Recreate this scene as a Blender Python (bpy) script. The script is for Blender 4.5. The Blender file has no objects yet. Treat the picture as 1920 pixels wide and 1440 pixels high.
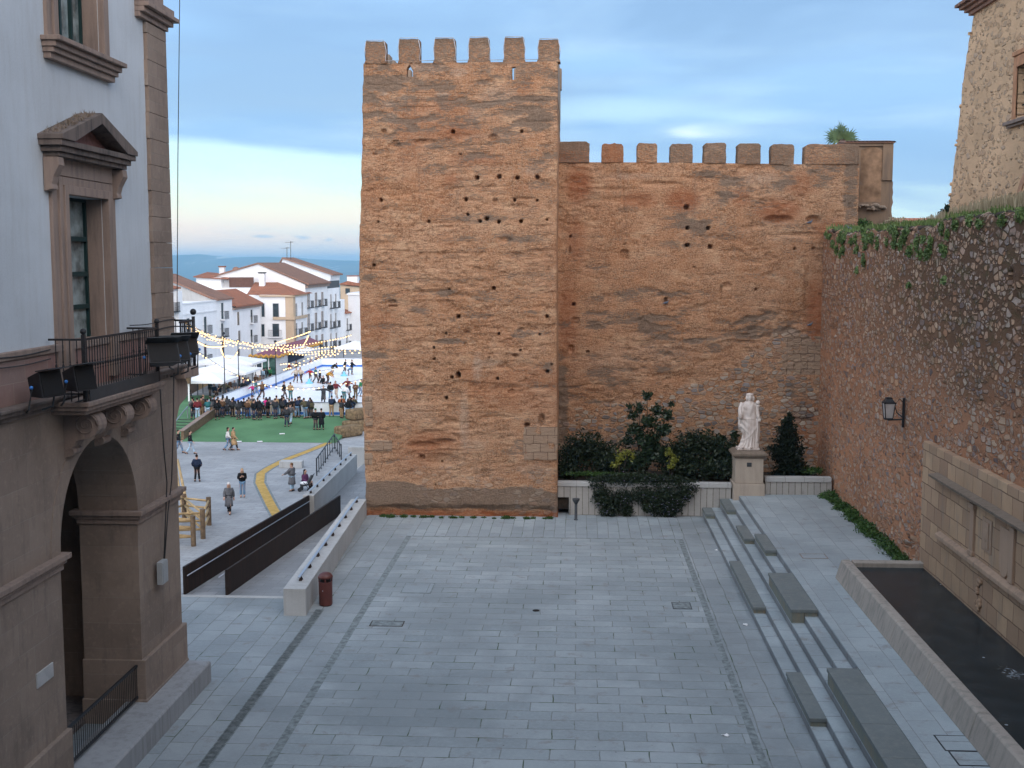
import bpy, bmesh, math, random
import numpy as np
from mathutils import Vector, Matrix
R = math.radians
random.seed(7)
rng = np.random.default_rng(7)
scene = bpy.context.scene
col = scene.collection

# ---------------------------------------------------------------- camera
FPX = 2200.0
PITCH = math.atan(228.0 / FPX)
YAW = math.atan(123.0 / FPX * math.cos(PITCH))
CAM_H = 11.0
cd = bpy.data.cameras.new('camera'); cam = bpy.data.objects.new('camera', cd); col.objects.link(cam)
cam.location = (0, 0, CAM_H)
cam.rotation_euler = (R(90) - PITCH, 0, YAW)
cd.sensor_width = 36; cd.lens = 36 * FPX / 1920
cd.clip_start = 0.3; cd.clip_end = 60000
scene.camera = cam

# ---------------------------------------------------------------- survey: pixel of the photo -> point on a known plane
_f = np.array([-math.sin(YAW) * math.cos(PITCH), math.cos(YAW) * math.cos(PITCH), -math.sin(PITCH)])
_r = np.array([math.cos(YAW), math.sin(YAW), 0]); _u = np.cross(_r, _f)
def P(px, py, X=None, Y=None, Z=None):
    d = _f * FPX + _r * (px - 960) - _u * (py - 720)
    t = (Z - CAM_H) / d[2] if Z is not None else (Y / d[1] if Y is not None else X / d[0])
    v = d * t
    return Vector((v[0], v[1], v[2] + CAM_H))

# ---------------------------------------------------------------- light
scene.view_settings.view_transform = 'Standard'
scene.view_settings.look = 'None'
scene.view_settings.gamma = 1
scene.view_settings.exposure = -0.13
SUN_EL, SUN_AZ = R(24), R(158)      # glow of the western sky behind the camera
w = bpy.data.worlds.new('World'); scene.world = w; w.use_nodes = True
def build_world():
    nt = w.node_tree; nt.nodes.clear()
    n = lambda t: nt.nodes.new(t)
    L = nt.links.new
    out = n('ShaderNodeOutputWorld')
    sky = n('ShaderNodeTexSky'); sky.sky_type = 'NISHITA'; sky.sun_disc = False
    sky.sun_elevation = SUN_EL; sky.sun_rotation = SUN_AZ; sky.air_density = 1.0; sky.dust_density = 1.0
    b1 = n('ShaderNodeBackground'); b1.inputs[1].default_value = 0.05; L(sky.outputs[0], b1.inputs[0])
    tc = n('ShaderNodeTexCoord'); sp = n('ShaderNodeSeparateXYZ'); L(tc.outputs['Generated'], sp.inputs[0])
    def m(op, a, b=None, c=None, clamp=False):
        q = n('ShaderNodeMath'); q.operation = op; q.use_clamp = clamp
        for i, v in enumerate((a, b, c)):
            if v is None: continue
            if hasattr(v, 'links'): L(v, q.inputs[i])
            else: q.inputs[i].default_value = v
        return q.outputs[0]
    # cloud bands: noise stretched along the horizon
    mp = n('ShaderNodeMapping'); L(tc.outputs['Generated'], mp.inputs[0]); mp.inputs['Scale'].default_value = (1.6, 1.6, 7.0)
    mp.inputs['Location'].default_value = (0.35, 0.0, 0.12)
    nz = n('ShaderNodeTexNoise'); L(mp.outputs[0], nz.inputs['Vector']); nz.inputs['Scale'].default_value = 1.6
    nz.inputs['Detail'].default_value = 5; nz.inputs['Roughness'].default_value = .5; nz.inputs['Distortion'].default_value = .3
    mp2 = n('ShaderNodeMapping'); L(tc.outputs['Generated'], mp2.inputs[0]); mp2.inputs['Scale'].default_value = (5, 5, 30)
    mp2.inputs['Rotation'].default_value = (0, R(4), 0)
    nz2 = n('ShaderNodeTexNoise'); L(mp2.outputs[0], nz2.inputs['Vector']); nz2.inputs['Scale'].default_value = 1.3
    nz2.inputs['Detail'].default_value = 4
    # elevation, warped a little so that band edges wander
    e = m('ADD', sp.outputs['Z'], m('MULTIPLY', m('SUBTRACT', nz.outputs['Fac'], .5), .085))
    e = m('ADD', e, m('MULTIPLY', m('SUBTRACT', nz2.outputs['Fac'], .5), .025))
    # the low edge of the cloud deck falls to the right
    e = m('ADD', e, m('MULTIPLY', sp.outputs['X'], .075))
    rp = n('ShaderNodeValToRGB'); L(m('MULTIPLY', e, 2.0, clamp=True), rp.inputs[0])
    cr = rp.color_ramp
    stops = [(0.0, (.98, .82, .74)), (.022, (.98, .89, .76)), (.05, (.86, .90, .76)), (.09, (.66, .86, .84)), (.135, (.56, .82, .90)),
             (.158, (.19, .41, .76)), (.20, (.155, .365, .72)), (.29, (.26, .49, .83)), (.42, (.32, .53, .83)), (.60, (.34, .55, .88)), (1.0, (.46, .58, .76))]
    cr.elements[0].position = 0; cr.elements[0].color = (*stops[0][1], 1)
    cr.elements[1].position = 1; cr.elements[1].color = (*stops[-1][1], 1)
    for p, c in stops[1:-1]:
        k = cr.elements.new(p); k.color = (*c, 1)
    # pale streaks in the deck
    st = n('ShaderNodeMapRange'); L(nz2.outputs['Fac'], st.inputs[0])
    for i, v in ((1, .50), (2, .74), (3, 0), (4, .40)): st.inputs[i].default_value = v
    mx = n('ShaderNodeMix'); mx.data_type = 'RGBA'; L(st.outputs[0], mx.inputs[0]); L(rp.outputs[0], mx.inputs[6]); mx.inputs[7].default_value = (.55, .76, .96, 1)
    # soft blue-grey cloud banks high up
    cb = n('ShaderNodeMapRange'); L(nz.outputs['Fac'], cb.inputs[0])
    for i, v in ((1, .42), (2, .57), (3, 0), (4, .85)): cb.inputs[i].default_value = v
    hi = n('ShaderNodeMapRange'); L(e, hi.inputs[0])
    for i, v in ((1, .085), (2, .12), (3, 0), (4, 1)): hi.inputs[i].default_value = v
    mc = n('ShaderNodeMix'); mc.data_type = 'RGBA'; L(m('MULTIPLY', cb.outputs[0], hi.outputs[0]), mc.inputs[0]); L(mx.outputs[2], mc.inputs[6]); mc.inputs[7].default_value = (.19, .35, .61, 1)
    # torn breaks and small far cloudlets
    iy = m('DIVIDE', 1.0, m('MAXIMUM', sp.outputs['Y'], .05)); du = m('ADD', m('MULTIPLY', sp.outputs['X'], iy), m('MULTIPLY', m('SUBTRACT', nz2.outputs['Fac'], .5), .09)); dv = m('ADD', m('MULTIPLY', sp.outputs['Z'], iy), m('MULTIPLY', m('SUBTRACT', nz2.outputs['Fac'], .5), .018))
    prev = mc.outputs[2]
    for (px, py, ru, rv, cc, amt) in ((1320, 243, .020, .0050, (.82, .95, 1.0), .80), (1345, 241, .042, .0075, (.66, .86, .98), .55), (1180, 205, .11, .012, (.55, .82, .98), .6), (1430, 215, .05, .006, (.50, .76, .97), .5), (506, 441, .011, .0022, (.34, .53, .76), .8), (586, 441, .008, .0026, (.34, .53, .76), .8), (638, 445, .004, .0018, (.40, .58, .78), .7), (500, 250, .07, .010, (.16, .38, .74), .5)):
        d_ = P(px, py, Y=1.0); dx_, dz_ = d_[0], d_[2]-CAM_H
        q_ = m('ADD', m('POWER', m('DIVIDE', m('SUBTRACT', du, dx_+.0), ru), 2.0), m('POWER', m('DIVIDE', m('SUBTRACT', dv, dz_), rv), 2.0))
        f_ = m('MULTIPLY', m('POWER', m('SUBTRACT', 1.0, m('MULTIPLY', q_, .5), clamp=True), 2.5), amt)
        f_ = m('MULTIPLY', f_, m('GREATER_THAN', sp.outputs['Y'], .1))
        mk = n('ShaderNodeMix'); mk.data_type = 'RGBA'; L(f_, mk.inputs[0]); L(prev, mk.inputs[6]); mk.inputs[7].default_value = (*cc, 1); prev = mk.outputs[2]
    # brighter, whiter half of the sky behind the viewer
    bk = n('ShaderNodeMapRange'); L(sp.outputs['Y'], bk.inputs[0])
    for i, v in ((1, .35), (2, -.5), (3, 0), (4, 1)): bk.inputs[i].default_value = v
    mb = n('ShaderNodeMix'); mb.data_type = 'RGBA'; L(m('MULTIPLY', bk.outputs[0], .8), mb.inputs[0]); L(prev, mb.inputs[6]); mb.inputs[7].default_value = (.90, .89, .91, 1)
    b2 = n('ShaderNodeBackground'); L(mb.outputs[2], b2.inputs[0]); L(m('ADD', 1.0, m('MULTIPLY', bk.outputs[0], 1.9)), b2.inputs[1])
    ad = n('ShaderNodeAddShader'); L(b1.outputs[0], ad.inputs[0]); L(b2.outputs[0], ad.inputs[1])
    L(ad.outputs[0], out.inputs[0])
build_world()
sd = bpy.data.lights.new('sun', 'SUN'); sun = bpy.data.objects.new('sun', sd); col.objects.link(sun)
sd.energy = 1.0; sd.angle = R(40); sd.color = (1.0, .74, .56)
# light travels away from the camera side, low
sun.rotation_euler = (R(90) - SUN_EL, 0, R(22))

# ---------------------------------------------------------------- object helpers
LOC = {}
def tag(o, label=None, cat=None, group=None, kind=None):
    if label: o['label'] = label
    if cat: o['category'] = cat
    if group: o['group'] = group
    if kind: o['kind'] = kind
    return o
def thing(name, loc, label, cat, group=None, rz=0):
    o = bpy.data.objects.new(name, None); col.objects.link(o); o.location = loc; o.rotation_euler = (0, 0, rz)
    o.empty_display_size = .2
    LOC[o] = Vector(loc)
    return tag(o, label, cat, group)
def copy_tree(o, parent=None):
    c = o.copy(); col.objects.link(c); c.parent = parent
    for ch in o.children: copy_tree(ch, c)
    return c
class MB:
    def __init__(s): s.v = []; s.f = []; s.mi = []; s.m = 0
    def add(s, vs, fs):
        b = len(s.v); s.v += [tuple(map(float, v)) for v in vs]; s.f += [tuple(i + b for i in f) for f in fs]; s.mi += [s.m] * len(fs); return s
    def box(s, x0, x1, y0, y1, z0, z1):
        vs = [(x0,y0,z0),(x1,y0,z0),(x1,y1,z0),(x0,y1,z0),(x0,y0,z1),(x1,y0,z1),(x1,y1,z1),(x0,y1,z1)]
        return s.add(vs, [(0,3,2,1),(4,5,6,7),(0,1,5,4),(1,2,6,5),(2,3,7,6),(3,0,4,7)])
    def obox(s, c, sx, sy, sz, rot):
        M = rot
        vs = [Vector(c) + M @ Vector((x*sx/2, y*sy/2, z*sz/2)) for z in (-1,1) for x,y in ((-1,-1),(1,-1),(1,1),(-1,1))]
        return s.add(vs, [(0,3,2,1),(4,5,6,7),(0,1,5,4),(1,2,6,5),(2,3,7,6),(3,0,4,7)])
    def prism(s, poly, z0, z1):
        n = len(poly); vs = [(x,y,z0) for x,y in poly] + [(x,y,z1) for x,y in poly]
        return s.add(vs, [tuple(range(n))[::-1], tuple(range(n, 2*n))] + [(i,(i+1)%n,(i+1)%n+n,i+n) for i in range(n)])
    def hexa(s, bot, top):   # two quads of 3-d points
        return s.add(list(bot)+list(top), [(0,3,2,1),(4,5,6,7),(0,1,5,4),(1,2,6,5),(2,3,7,6),(3,0,4,7)])
    def extr(s, prof, axis, a0, a1):   # profile polygon extruded along an axis; prof in the two other coords
        def q(u, v, a): return {'x': (a,u,v), 'y': (u,a,v), 'z': (u,v,a)}[axis]
        n = len(prof); vs = [q(u,v,a0) for u,v in prof] + [q(u,v,a1) for u,v in prof]
        return s.add(vs, [tuple(range(n))[::-1], tuple(range(n,2*n))] + [(i,(i+1)%n,(i+1)%n+n,i+n) for i in range(n)])
    def tube(s, pts, r, n=8, r1=None, cap=True):
        pts = [Vector(p) for p in pts]; k = len(pts); rings = []
        for i, p in enumerate(pts):
            t = (pts[min(i+1,k-1)] - pts[max(i-1,0)]).normalized()
            a = t.orthogonal().normalized() if abs(t.z) > .95 else t.cross(Vector((0,0,1))).normalized()
            b = t.cross(a); rr = r if r1 is None else r + (r1-r)*i/(k-1)
            rings.append([p + (a*math.cos(2*math.pi*j/n) + b*math.sin(2*math.pi*j/n))*rr for j in range(n)])
        return s.loft(rings, cap)
    def loft(s, rings, cap=True, close=True):
        n = len(rings[0]); vs = [v for r in rings for v in r]; fs = []
        for i in range(len(rings)-1):
            for j in range(n if close else n-1):
                a = i*n+j; b = i*n+(j+1)%n; fs.append((a,b,b+n,a+n))
        if cap: fs += [tuple(range(n))[::-1], tuple(range((len(rings)-1)*n, len(rings)*n))]
        return s.add(vs, fs)
    def lathe(s, prof, c=(0,0,0), n=16, sx=1, sy=1):
        return s.loft([[(c[0]+r*sx*math.cos(2*math.pi*j/n), c[1]+r*sy*math.sin(2*math.pi*j/n), c[2]+z) for j in range(n)] for r,z in prof])
    def ball(s, c, r, n=10, k=7):
        if not hasattr(r, '__len__'): r = (r,r,r)
        prof = [(math.sin(math.pi*i/k), -math.cos(math.pi*i/k)) for i in range(k+1)]
        prof[0] = (.02,-1); prof[-1] = (.02,1)
        return s.loft([[(c[0]+q*r[0]*math.cos(2*math.pi*j/n), c[1]+q*r[1]*math.sin(2*math.pi*j/n), c[2]+z*r[2]) for j in range(n)] for q,z in prof])
    def build(s, name, mats, parent=None, bevel=0, smooth=False, seg=2, local=False, label=None):
        if not isinstance(mats, (list, tuple)): mats = [mats]
        me = bpy.data.meshes.new(name)
        a = np.array(s.v)
        if parent is not None: off = LOC.get(parent, Vector((0,0,0)))
        elif local: off = Vector((0,0,0))
        else: off = Vector(((a[:,0].min()+a[:,0].max())/2, (a[:,1].min()+a[:,1].max())/2, a[:,2].min()))
        if local: off = Vector((0,0,0))
        me.from_pydata([(x-off[0],y-off[1],z-off[2]) for x,y,z in s.v], [], s.f)
        for m in mats: me.materials.append(m)
        if len(mats) > 1: me.polygons.foreach_set('material_index', s.mi)
        if smooth: me.polygons.foreach_set('use_smooth', [True]*len(me.polygons))
        me.update()
        o = bpy.data.objects.new(name, me); col.objects.link(o)
        if parent is not None: o.parent = parent; LOC[o] = off
        else: o.location = off; LOC[o] = Vector(off)
        if bevel:
            b = o.modifiers.new('bevel', 'BEVEL'); b.width = bevel; b.segments = seg; b.limit_method = 'ANGLE'; b.angle_limit = R(40)
        if label: o['label'] = label
        return o
def npmesh(name, V, F, mat, attrs=None, smooth=True, parent=None, label=None):
    me = bpy.data.meshes.new(name)
    V = np.asarray(V, float); F = np.asarray(F)
    off = np.array(LOC.get(parent, Vector((0,0,0)))) if parent is not None else np.array([(V[:,0].min()+V[:,0].max())/2, (V[:,1].min()+V[:,1].max())/2, V[:,2].min()])
    W = (V - off).astype(np.float32)
    me.vertices.add(len(W)); me.vertices.foreach_set('co', W.ravel())
    k = F.shape[1]; me.loops.add(F.size); me.loops.foreach_set('vertex_index', F.ravel().astype(np.int32))
    me.polygons.add(len(F)); me.polygons.foreach_set('loop_start', (np.arange(len(F))*k).astype(np.int32))
    if smooth: me.polygons.foreach_set('use_smooth', np.ones(len(F), bool))
    me.update(calc_edges=True); me.validate()
    for kx, arr in (attrs or {}).items():
        at = me.attributes.new(kx, 'FLOAT', 'POINT'); at.data.foreach_set('value', np.asarray(arr, np.float32).ravel())
    me.materials.append(mat)
    o = bpy.data.objects.new(name, me); col.objects.link(o)
    if parent is not None: o.parent = parent; LOC[o] = Vector(off)
    else: o.location = off; LOC[o] = Vector(off)
    if label: o['label'] = label
    return o
def gridfaces(nu, nv, flip=False):
    i, j = np.meshgrid(np.arange(nu-1), np.arange(nv-1), indexing='ij'); a = i*nv + j
    F = np.stack([a, a+nv, a+nv+1, a+1], -1).reshape(-1, 4)
    return F[:, ::-1] if flip else F
# ---- numpy noise
def vnoise(x, y, seed=0):
    r = np.random.default_rng(seed); T = r.random((256, 256))
    xi = np.floor(x).astype(int); yi = np.floor(y).astype(int); fx = x-xi; fy = y-yi
    fx = fx*fx*(3-2*fx); fy = fy*fy*(3-2*fy)
    a = T[xi & 255, yi & 255]; b = T[(xi+1) & 255, yi & 255]; c = T[xi & 255, (yi+1) & 255]; d = T[(xi+1) & 255, (yi+1) & 255]
    return (a*(1-fx)+b*fx)*(1-fy) + (c*(1-fx)+d*fx)*fy
def fbm(x, y, seed=0, oct=4, g=.5):
    s = 0; a = 1; t = 0
    for k in range(oct):
        s = s + a*vnoise(x*2**k + 17.3*k, y*2**k + 5.1*k, seed+k); t += a; a *= g
    return s/t
def sstep(a, b, x):
    t = np.clip((x-a)/(b-a), 0, 1); return t*t*(3-2*t)

# ---------------------------------------------------------------- materials
class G:
    def __init__(s, name, rough=.85, spec=.3, metal=0):
        s.m = bpy.data.materials.new(name); s.m.use_nodes = True; s.nt = s.m.node_tree; s.nt.nodes.clear()
        s.out = s.n('ShaderNodeOutputMaterial'); s.b = s.n('ShaderNodeBsdfPrincipled'); s.L(s.b.outputs[0], s.out.inputs[0])
        s.set(Roughness=rough, Metallic=metal); s.b.inputs['Specular IOR Level'].default_value = spec
        s._pos = None
    def n(s, t): return s.nt.nodes.new(t)
    def L(s, a, b): s.nt.links.new(a, b)
    def put(s, inp, v):
        if hasattr(v, 'links'): s.L(v, inp)
        elif isinstance(v, (tuple, list)): inp.default_value = (*v, 1) if (len(v) == 3 and inp.type == 'RGBA') else v
        else: inp.default_value = v
    def set(s, **k):
        for a, v in k.items(): s.put(s.b.inputs[a.replace('_', ' ')], v)
    @property
    def pos(s):
        if s._pos is None: s._pos = s.n('ShaderNodeNewGeometry').outputs['Position']
        return s._pos
    def obj(s): return s.n('ShaderNodeTexCoord').outputs['Object']
    def rnd(s): return s.n('ShaderNodeObjectInfo').outputs['Random']
    def sep(s, v):
        q = s.n('ShaderNodeSeparateXYZ'); s.L(v, q.inputs[0]); return q.outputs
    def comb(s, x, y, z):
        q = s.n('ShaderNodeCombineXYZ')
        for i, v in enumerate((x,y,z)): s.put(q.inputs[i], v)
        return q.outputs[0]
    def map(s, v, sc=(1,1,1), rot=(0,0,0), loc=(0,0,0)):
        q = s.n('ShaderNodeMapping'); s.L(v, q.inputs[0]); q.inputs['Scale'].default_value = sc; q.inputs['Rotation'].default_value = rot; q.inputs['Location'].default_value = loc
        return q.outputs[0]
    def noise(s, v, sc, det=4, rough=.55, dist=0):
        q = s.n('ShaderNodeTexNoise'); s.L(v, q.inputs['Vector']); q.inputs['Scale'].default_value = sc; q.inputs['Detail'].default_value = det
        q.inputs['Roughness'].default_value = rough; q.inputs['Distortion'].default_value = dist; return q.outputs['Fac']
    def math(s, op, a, b=0., c=0., clamp=False):
        q = s.n('ShaderNodeMath'); q.operation = op; q.use_clamp = clamp
        for i, v in enumerate((a,b,c)): s.put(q.inputs[i], v)
        return q.outputs[0]
    def rng(s, v, a, b, c=0., d=1.):
        q = s.n('ShaderNodeMapRange'); q.interpolation_type = 'SMOOTHSTEP'; s.L(v, q.inputs[0])
        for i, x in ((1,a),(2,b),(3,c),(4,d)): q.inputs[i].default_value = x
        return q.outputs[0]
    def mix(s, f, a, b, mode='MIX'):
        q = s.n('ShaderNodeMix'); q.data_type = 'RGBA'; q.blend_type = mode; s.put(q.inputs[0], f); s.put(q.inputs[6], a); s.put(q.inputs[7], b); return q.outputs[2]
    def ramp(s, v, stops, const=False):
        q = s.n('ShaderNodeValToRGB'); s.L(v, q.inputs[0]); cr = q.color_ramp
        if const: cr.interpolation = 'CONSTANT'
        cr.elements[0].position = stops[0][0]; cr.elements[0].color = (*stops[0][1], 1)
        cr.elements[1].position = stops[-1][0]; cr.elements[1].color = (*stops[-1][1], 1)
        for p, c in stops[1:-1]: cr.elements.new(p).color = (*c, 1)
        return q.outputs[0]
    def attr(s, name):
        q = s.n('ShaderNodeAttribute'); q.attribute_name = name; return q.outputs['Fac']
    def vor(s, v, sc, feature='F1', rand=1.):
        q = s.n('ShaderNodeTexVoronoi'); q.feature = feature; s.L(v, q.inputs['Vector']); q.inputs['Scale'].default_value = sc; q.inputs['Randomness'].default_value = rand; return q.outputs
    def brick(s, v, w, h, c1, c2, mortar, ms=.01, off=.5, bias=0., smooth=.1):
        q = s.n('ShaderNodeTexBrick'); s.L(v, q.inputs['Vector']); q.inputs['Scale'].default_value = 1
        q.inputs['Brick Width'].default_value = w; q.inputs['Row Height'].default_value = h; q.inputs['Mortar Size'].default_value = ms
        q.inputs['Mortar Smooth'].default_value = smooth; q.inputs['Bias'].default_value = bias; q.offset = off
        s.put(q.inputs['Color1'], c1); s.put(q.inputs['Color2'], c2); s.put(q.inputs['Mortar'], mortar); return q.outputs
    def bump(s, h, st=.4, d=.02, prev=None):
        q = s.n('ShaderNodeBump'); s.L(h, q.inputs['Height']); q.inputs['Strength'].default_value = st; q.inputs['Distance'].default_value = d
        if prev is not None: s.L(prev, q.inputs['Normal'])
        return q.outputs[0]

def simple(name, c, rough=.8, var=.12, sc=4., bump=.25, bsc=30., spec=.3, metal=0, emit=None, es=0, dirt=None, objc=True, bd=.008):
    """painted / cast surface with broad tonal wear and fine grain"""
    g = G(name, rough, spec, metal); v = g.obj() if objc else g.pos
    a = g.noise(v, sc, 5, .6); c = tuple(c)
    dk = tuple(x*(1-var*1.6) for x in c); lt = tuple(min(1, x*(1+var)) for x in c)
    cc = g.mix(g.rng(a, .3, .7), dk, lt)
    if dirt: cc = g.mix(g.rng(g.noise(v, sc*.6, 6, .65), .52, .72, 0, .7), cc, dirt)
    g.set(Base_Color=cc)
    if bump: g.set(Normal=g.bump(g.noise(v, bsc, 4), bump, bd))
    if emit: g.set(Emission_Color=emit, Emission_Strength=es)
    return g.m

def paving(name, w, h, rot=0., c1=(.27,.30,.33), c2=(.35,.38,.41), mortar=(.13,.13,.12), ms=.012, off=.5, moss=True, axis='xy', loc=(0,0,0), rough=.75, warp=.012, var=1.):
    g = G(name, rough, .35)
    p = g.map(g.pos, rot=(0,0,rot), loc=loc)
    if axis == 'yz': x,y,z = g.sep(g.pos); p = g.comb(y, z, 0.)
    if axis == 'xz': x,y,z = g.sep(g.pos); p = g.comb(x, z, 0.)
    wv = g.n('ShaderNodeTexNoise'); g.L(p, wv.inputs['Vector']); wv.inputs['Scale'].default_value = .9; wv.inputs['Detail'].default_value = 3
    vm = g.n('ShaderNodeVectorMath'); vm.operation = 'SUBTRACT'; g.L(wv.outputs['Color'], vm.inputs[0]); vm.inputs[1].default_value = (.5,.5,.5)
    vs = g.n('ShaderNodeVectorMath'); vs.operation = 'SCALE'; g.L(vm.outputs[0], vs.inputs[0]); vs.inputs['Scale'].default_value = warp*6
    va = g.n('ShaderNodeVectorMath'); va.operation = 'ADD'; g.L(p, va.inputs[0]); g.L(vs.outputs[0], va.inputs[1])
    q = g.brick(va.outputs[0], w, h, c1, c2, mortar, ms, off)
    n1 = g.noise(g.pos, .35, 5, .6); n2 = g.noise(g.pos, 9, 5, .7); n3 = g.noise(g.pos, 70, 3, .7)
    c = g.mix(g.rng(n1, .3, .7, 0., .55*var), q[0], tuple(x*.72 for x in c1))
    c = g.mix(g.rng(n2, .35, .75, 0., .35*var), c, tuple(min(1, x*1.18) for x in c2))
    c = g.mix(g.rng(n3, .45, .75, 0., .30), c, tuple(x*.6 for x in c1))
    st = g.noise(g.map(g.pos, loc=(31,7,3)), 1.7, 6, .7)
    c = g.mix(g.rng(st, .56, .70, 0., .6), c, (.20,.18,.165))
    br = g.noise(g.map(g.pos, loc=(3,17,3)), .22, 5, .65); c = g.mix(g.rng(br, .46, .64, 0., .45), c, tuple(k*.66 for k in c1))
    sp = g.vor(g.pos, 2.1)[0]; c = g.mix(g.math('MULTIPLY', g.rng(sp, .045, .03), g.rng(n1, .5, .56)), c, (.09,.09,.09))
    if moss:
        mo = g.math('MULTIPLY', q[1], g.rng(g.noise(g.pos, 1.1, 4), .52, .66), clamp=True)
        c = g.mix(mo, c, (.045,.075,.03))
    h_ = g.math('SUBTRACT', g.math('MULTIPLY', n3, .25), q[1])
    g.set(Base_Color=c, Normal=g.bump(g.math('ADD', h_, g.math('MULTIPLY', n2, .4)), .5, .012), Roughness=g.rng(n2, .2, .8, rough-.15, rough+.12))
    return g.m

def make_tapial():
    """rammed earth: grey lichen, pale patches, red wet earth and stones come in as per-vertex masks"""
    g = G('rammed_earth', .95, .1)
    p = g.pos; ps = g.map(p, sc=(1,1,3.2))
    n1 = g.noise(p, .45, 6, .62); n2 = g.noise(ps, 2.4, 6, .68); n3 = g.noise(p, 16, 5, .7); n4 = g.noise(p, 60, 3, .7); n5 = g.noise(g.map(p, sc=(1,1,5)), 5.0, 5, .7)
    c = g.mix(g.rng(n1, .32, .68), (.50,.245,.125), (.61,.36,.22))
    c = g.mix(g.rng(n2, .42, .62, 0., .6), c, (.43,.21,.105))
    lump = g.noise(g.map(p, sc=(1,1,1.8), loc=(5,2,9)), 1.1, 6, .6); c = g.mix(g.rng(lump, .52, .66, 0., .55), c, (.70,.46,.29)); c = g.mix(g.rng(lump, .46, .34, 0., .55), c, (.38,.18,.09))
    cv = g.noise(g.map(p, sc=(1,1,2.6), loc=(1,4,2)), 3.1, 6, .72); crev_shade = g.math('MULTIPLY', g.rng(g.math('ABSOLUTE', g.math('SUBTRACT', cv, .5)), .028, .006), g.rng(g.noise(p, 1.4, 4, .6), .42, .54)); c = g.mix(g.math('MULTIPLY', crev_shade, .9), c, (.10,.055,.035))  # ragged shadow lines of the eroded face drawn into the colour
    pt = g.noise(g.map(p, sc=(1,1,1.5), loc=(8,1,3)), 24, 3, .6); c = g.mix(g.rng(pt, .64, .70, 0., .7), c, (.17,.095,.06)); c = g.mix(g.rng(pt, .34, .29, 0., .5), c, (.66,.50,.37))
    zz_ = g.sep(p)[2]; ln = g.math('ABSOLUTE', g.math('SUBTRACT', g.math('FRACT', g.math('DIVIDE', g.math('ADD', zz_, g.math('MULTIPLY', n1, .35)), .86)), .5))
    lift = g.math('MULTIPLY', g.rng(ln, .035, .0), g.rng(g.noise(p, .9, 3), .42, .56)); c = g.mix(g.math('MULTIPLY', lift, .6), c, (.22,.12,.075))
    rs = g.noise(g.map(p, sc=(3.2,3.2,.16)), 1.6, 4, .6); c = g.mix(g.math('MULTIPLY', g.rng(rs, .55, .72), g.rng(zz_, 9., 16., .1, .5)), c, (.20,.15,.115))
    c = g.mix(g.rng(n3, .45, .66, 0., .7), c, (.70,.46,.29))
    c = g.mix(g.rng(n3, .48, .30, 0., .7), c, (.24,.12,.07))
    c = g.mix(g.rng(n4, .58, .72, 0., .35), c, (.64,.48,.36))
    c = g.mix(g.rng(n4, .40, .28, 0., .6), c, (.17,.09,.06))
    red = g.math('MULTIPLY', g.attr('red'), g.rng(n2, .25, .55, .35, 1.), clamp=True); c = g.mix(red, c, (.36,.125,.055))
    pale = g.math('MULTIPLY', g.attr('pale'), g.rng(n3, .35, .6, .25, 1.), clamp=True); c = g.mix(pale, c, (.55,.42,.32))
    grey = g.math('ADD', g.attr('grey'), g.math('MULTIPLY', g.math('SUBTRACT', n5, .5), 2.3))
    grey = g.math('ADD', grey, g.math('MULTIPLY', g.math('SUBTRACT', n3, .5), 1.8))
    c = g.mix(g.rng(grey, .40, .74, 0., .78), c, g.mix(n3, (.12,.095,.075), (.28,.22,.17)))
    # rubble core showing near the foot
    sw = g.n('ShaderNodeTexNoise'); g.L(p, sw.inputs['Vector']); sw.inputs['Scale'].default_value = 2.5
    sa = g.n('ShaderNodeVectorMath'); sa.operation = 'MULTIPLY_ADD'; g.L(sw.outputs['Color'], sa.inputs[0]); sa.inputs[1].default_value = (.14,.14,.14); g.L(g.map(p, sc=(1,.0,1.75)), sa.inputs[2])
    sv = sa.outputs[0]; e = g.vor(sv, 3.0, 'DISTANCE_TO_EDGE', .85)[0]; vo = g.vor(sv, 3.0, 'F1', .85); vc = vo[1]
    r = g.sep(vc)[0]
    sc_ = g.ramp(r, [(0,(.38,.25,.17)),(.2,(.50,.38,.28)),(.38,(.20,.185,.18)),(.5,(.58,.48,.37)),(.68,(.32,.31,.31)),(.82,(.42,.24,.15)),(1,(.68,.60,.50))])
    sc_ = g.mix(g.rng(n3, .3, .7, 0., .3), sc_, (.34,.22,.15))
    sm = g.math('MULTIPLY', g.math('MULTIPLY', g.rng(e, .05, .12), g.rng(vo[0], .66, .54)), g.attr('stone'), clamp=True); sm = g.math('MULTIPLY', sm, g.math('GREATER_THAN', g.sep(vc)[1], .12))
    sm = g.math('MULTIPLY', sm, g.rng(g.noise(p, 1.3, 3), .26, .36), clamp=True)
    c = g.mix(sm, c, sc_)
    # squared ashlar repairs
    x,y,z = g.sep(p); aw = g.math('MULTIPLY', g.math('SUBTRACT', g.noise(p, 1.6, 3), .5), .16); bq = g.brick(g.comb(g.math('ADD', x, aw),g.math('ADD', z, aw),0.), .62, .36, (.50,.36,.25), (.42,.29,.20), (.20,.13,.09), .014)
    am = g.math('MULTIPLY', g.rng(g.attr('ashlar'), .4, .6), g.rng(g.noise(p, 2.2, 5, .65), .36, .46)); c = g.mix(am, c, g.mix(g.rng(n3, .3, .7, 0., .5), bq[0], (.36,.25,.18)))
    h = g.math('ADD', g.math('MULTIPLY', n3, .9), g.math('MULTIPLY', n4, .45)); h = g.math('ADD', h, g.math('MULTIPLY', n5, 1.2))
    h = g.math('ADD', h, g.math('MULTIPLY', sm, .9)); h = g.math('SUBTRACT', h, g.math('MULTIPLY', g.math('MULTIPLY', bq[1], am), .8))
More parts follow.
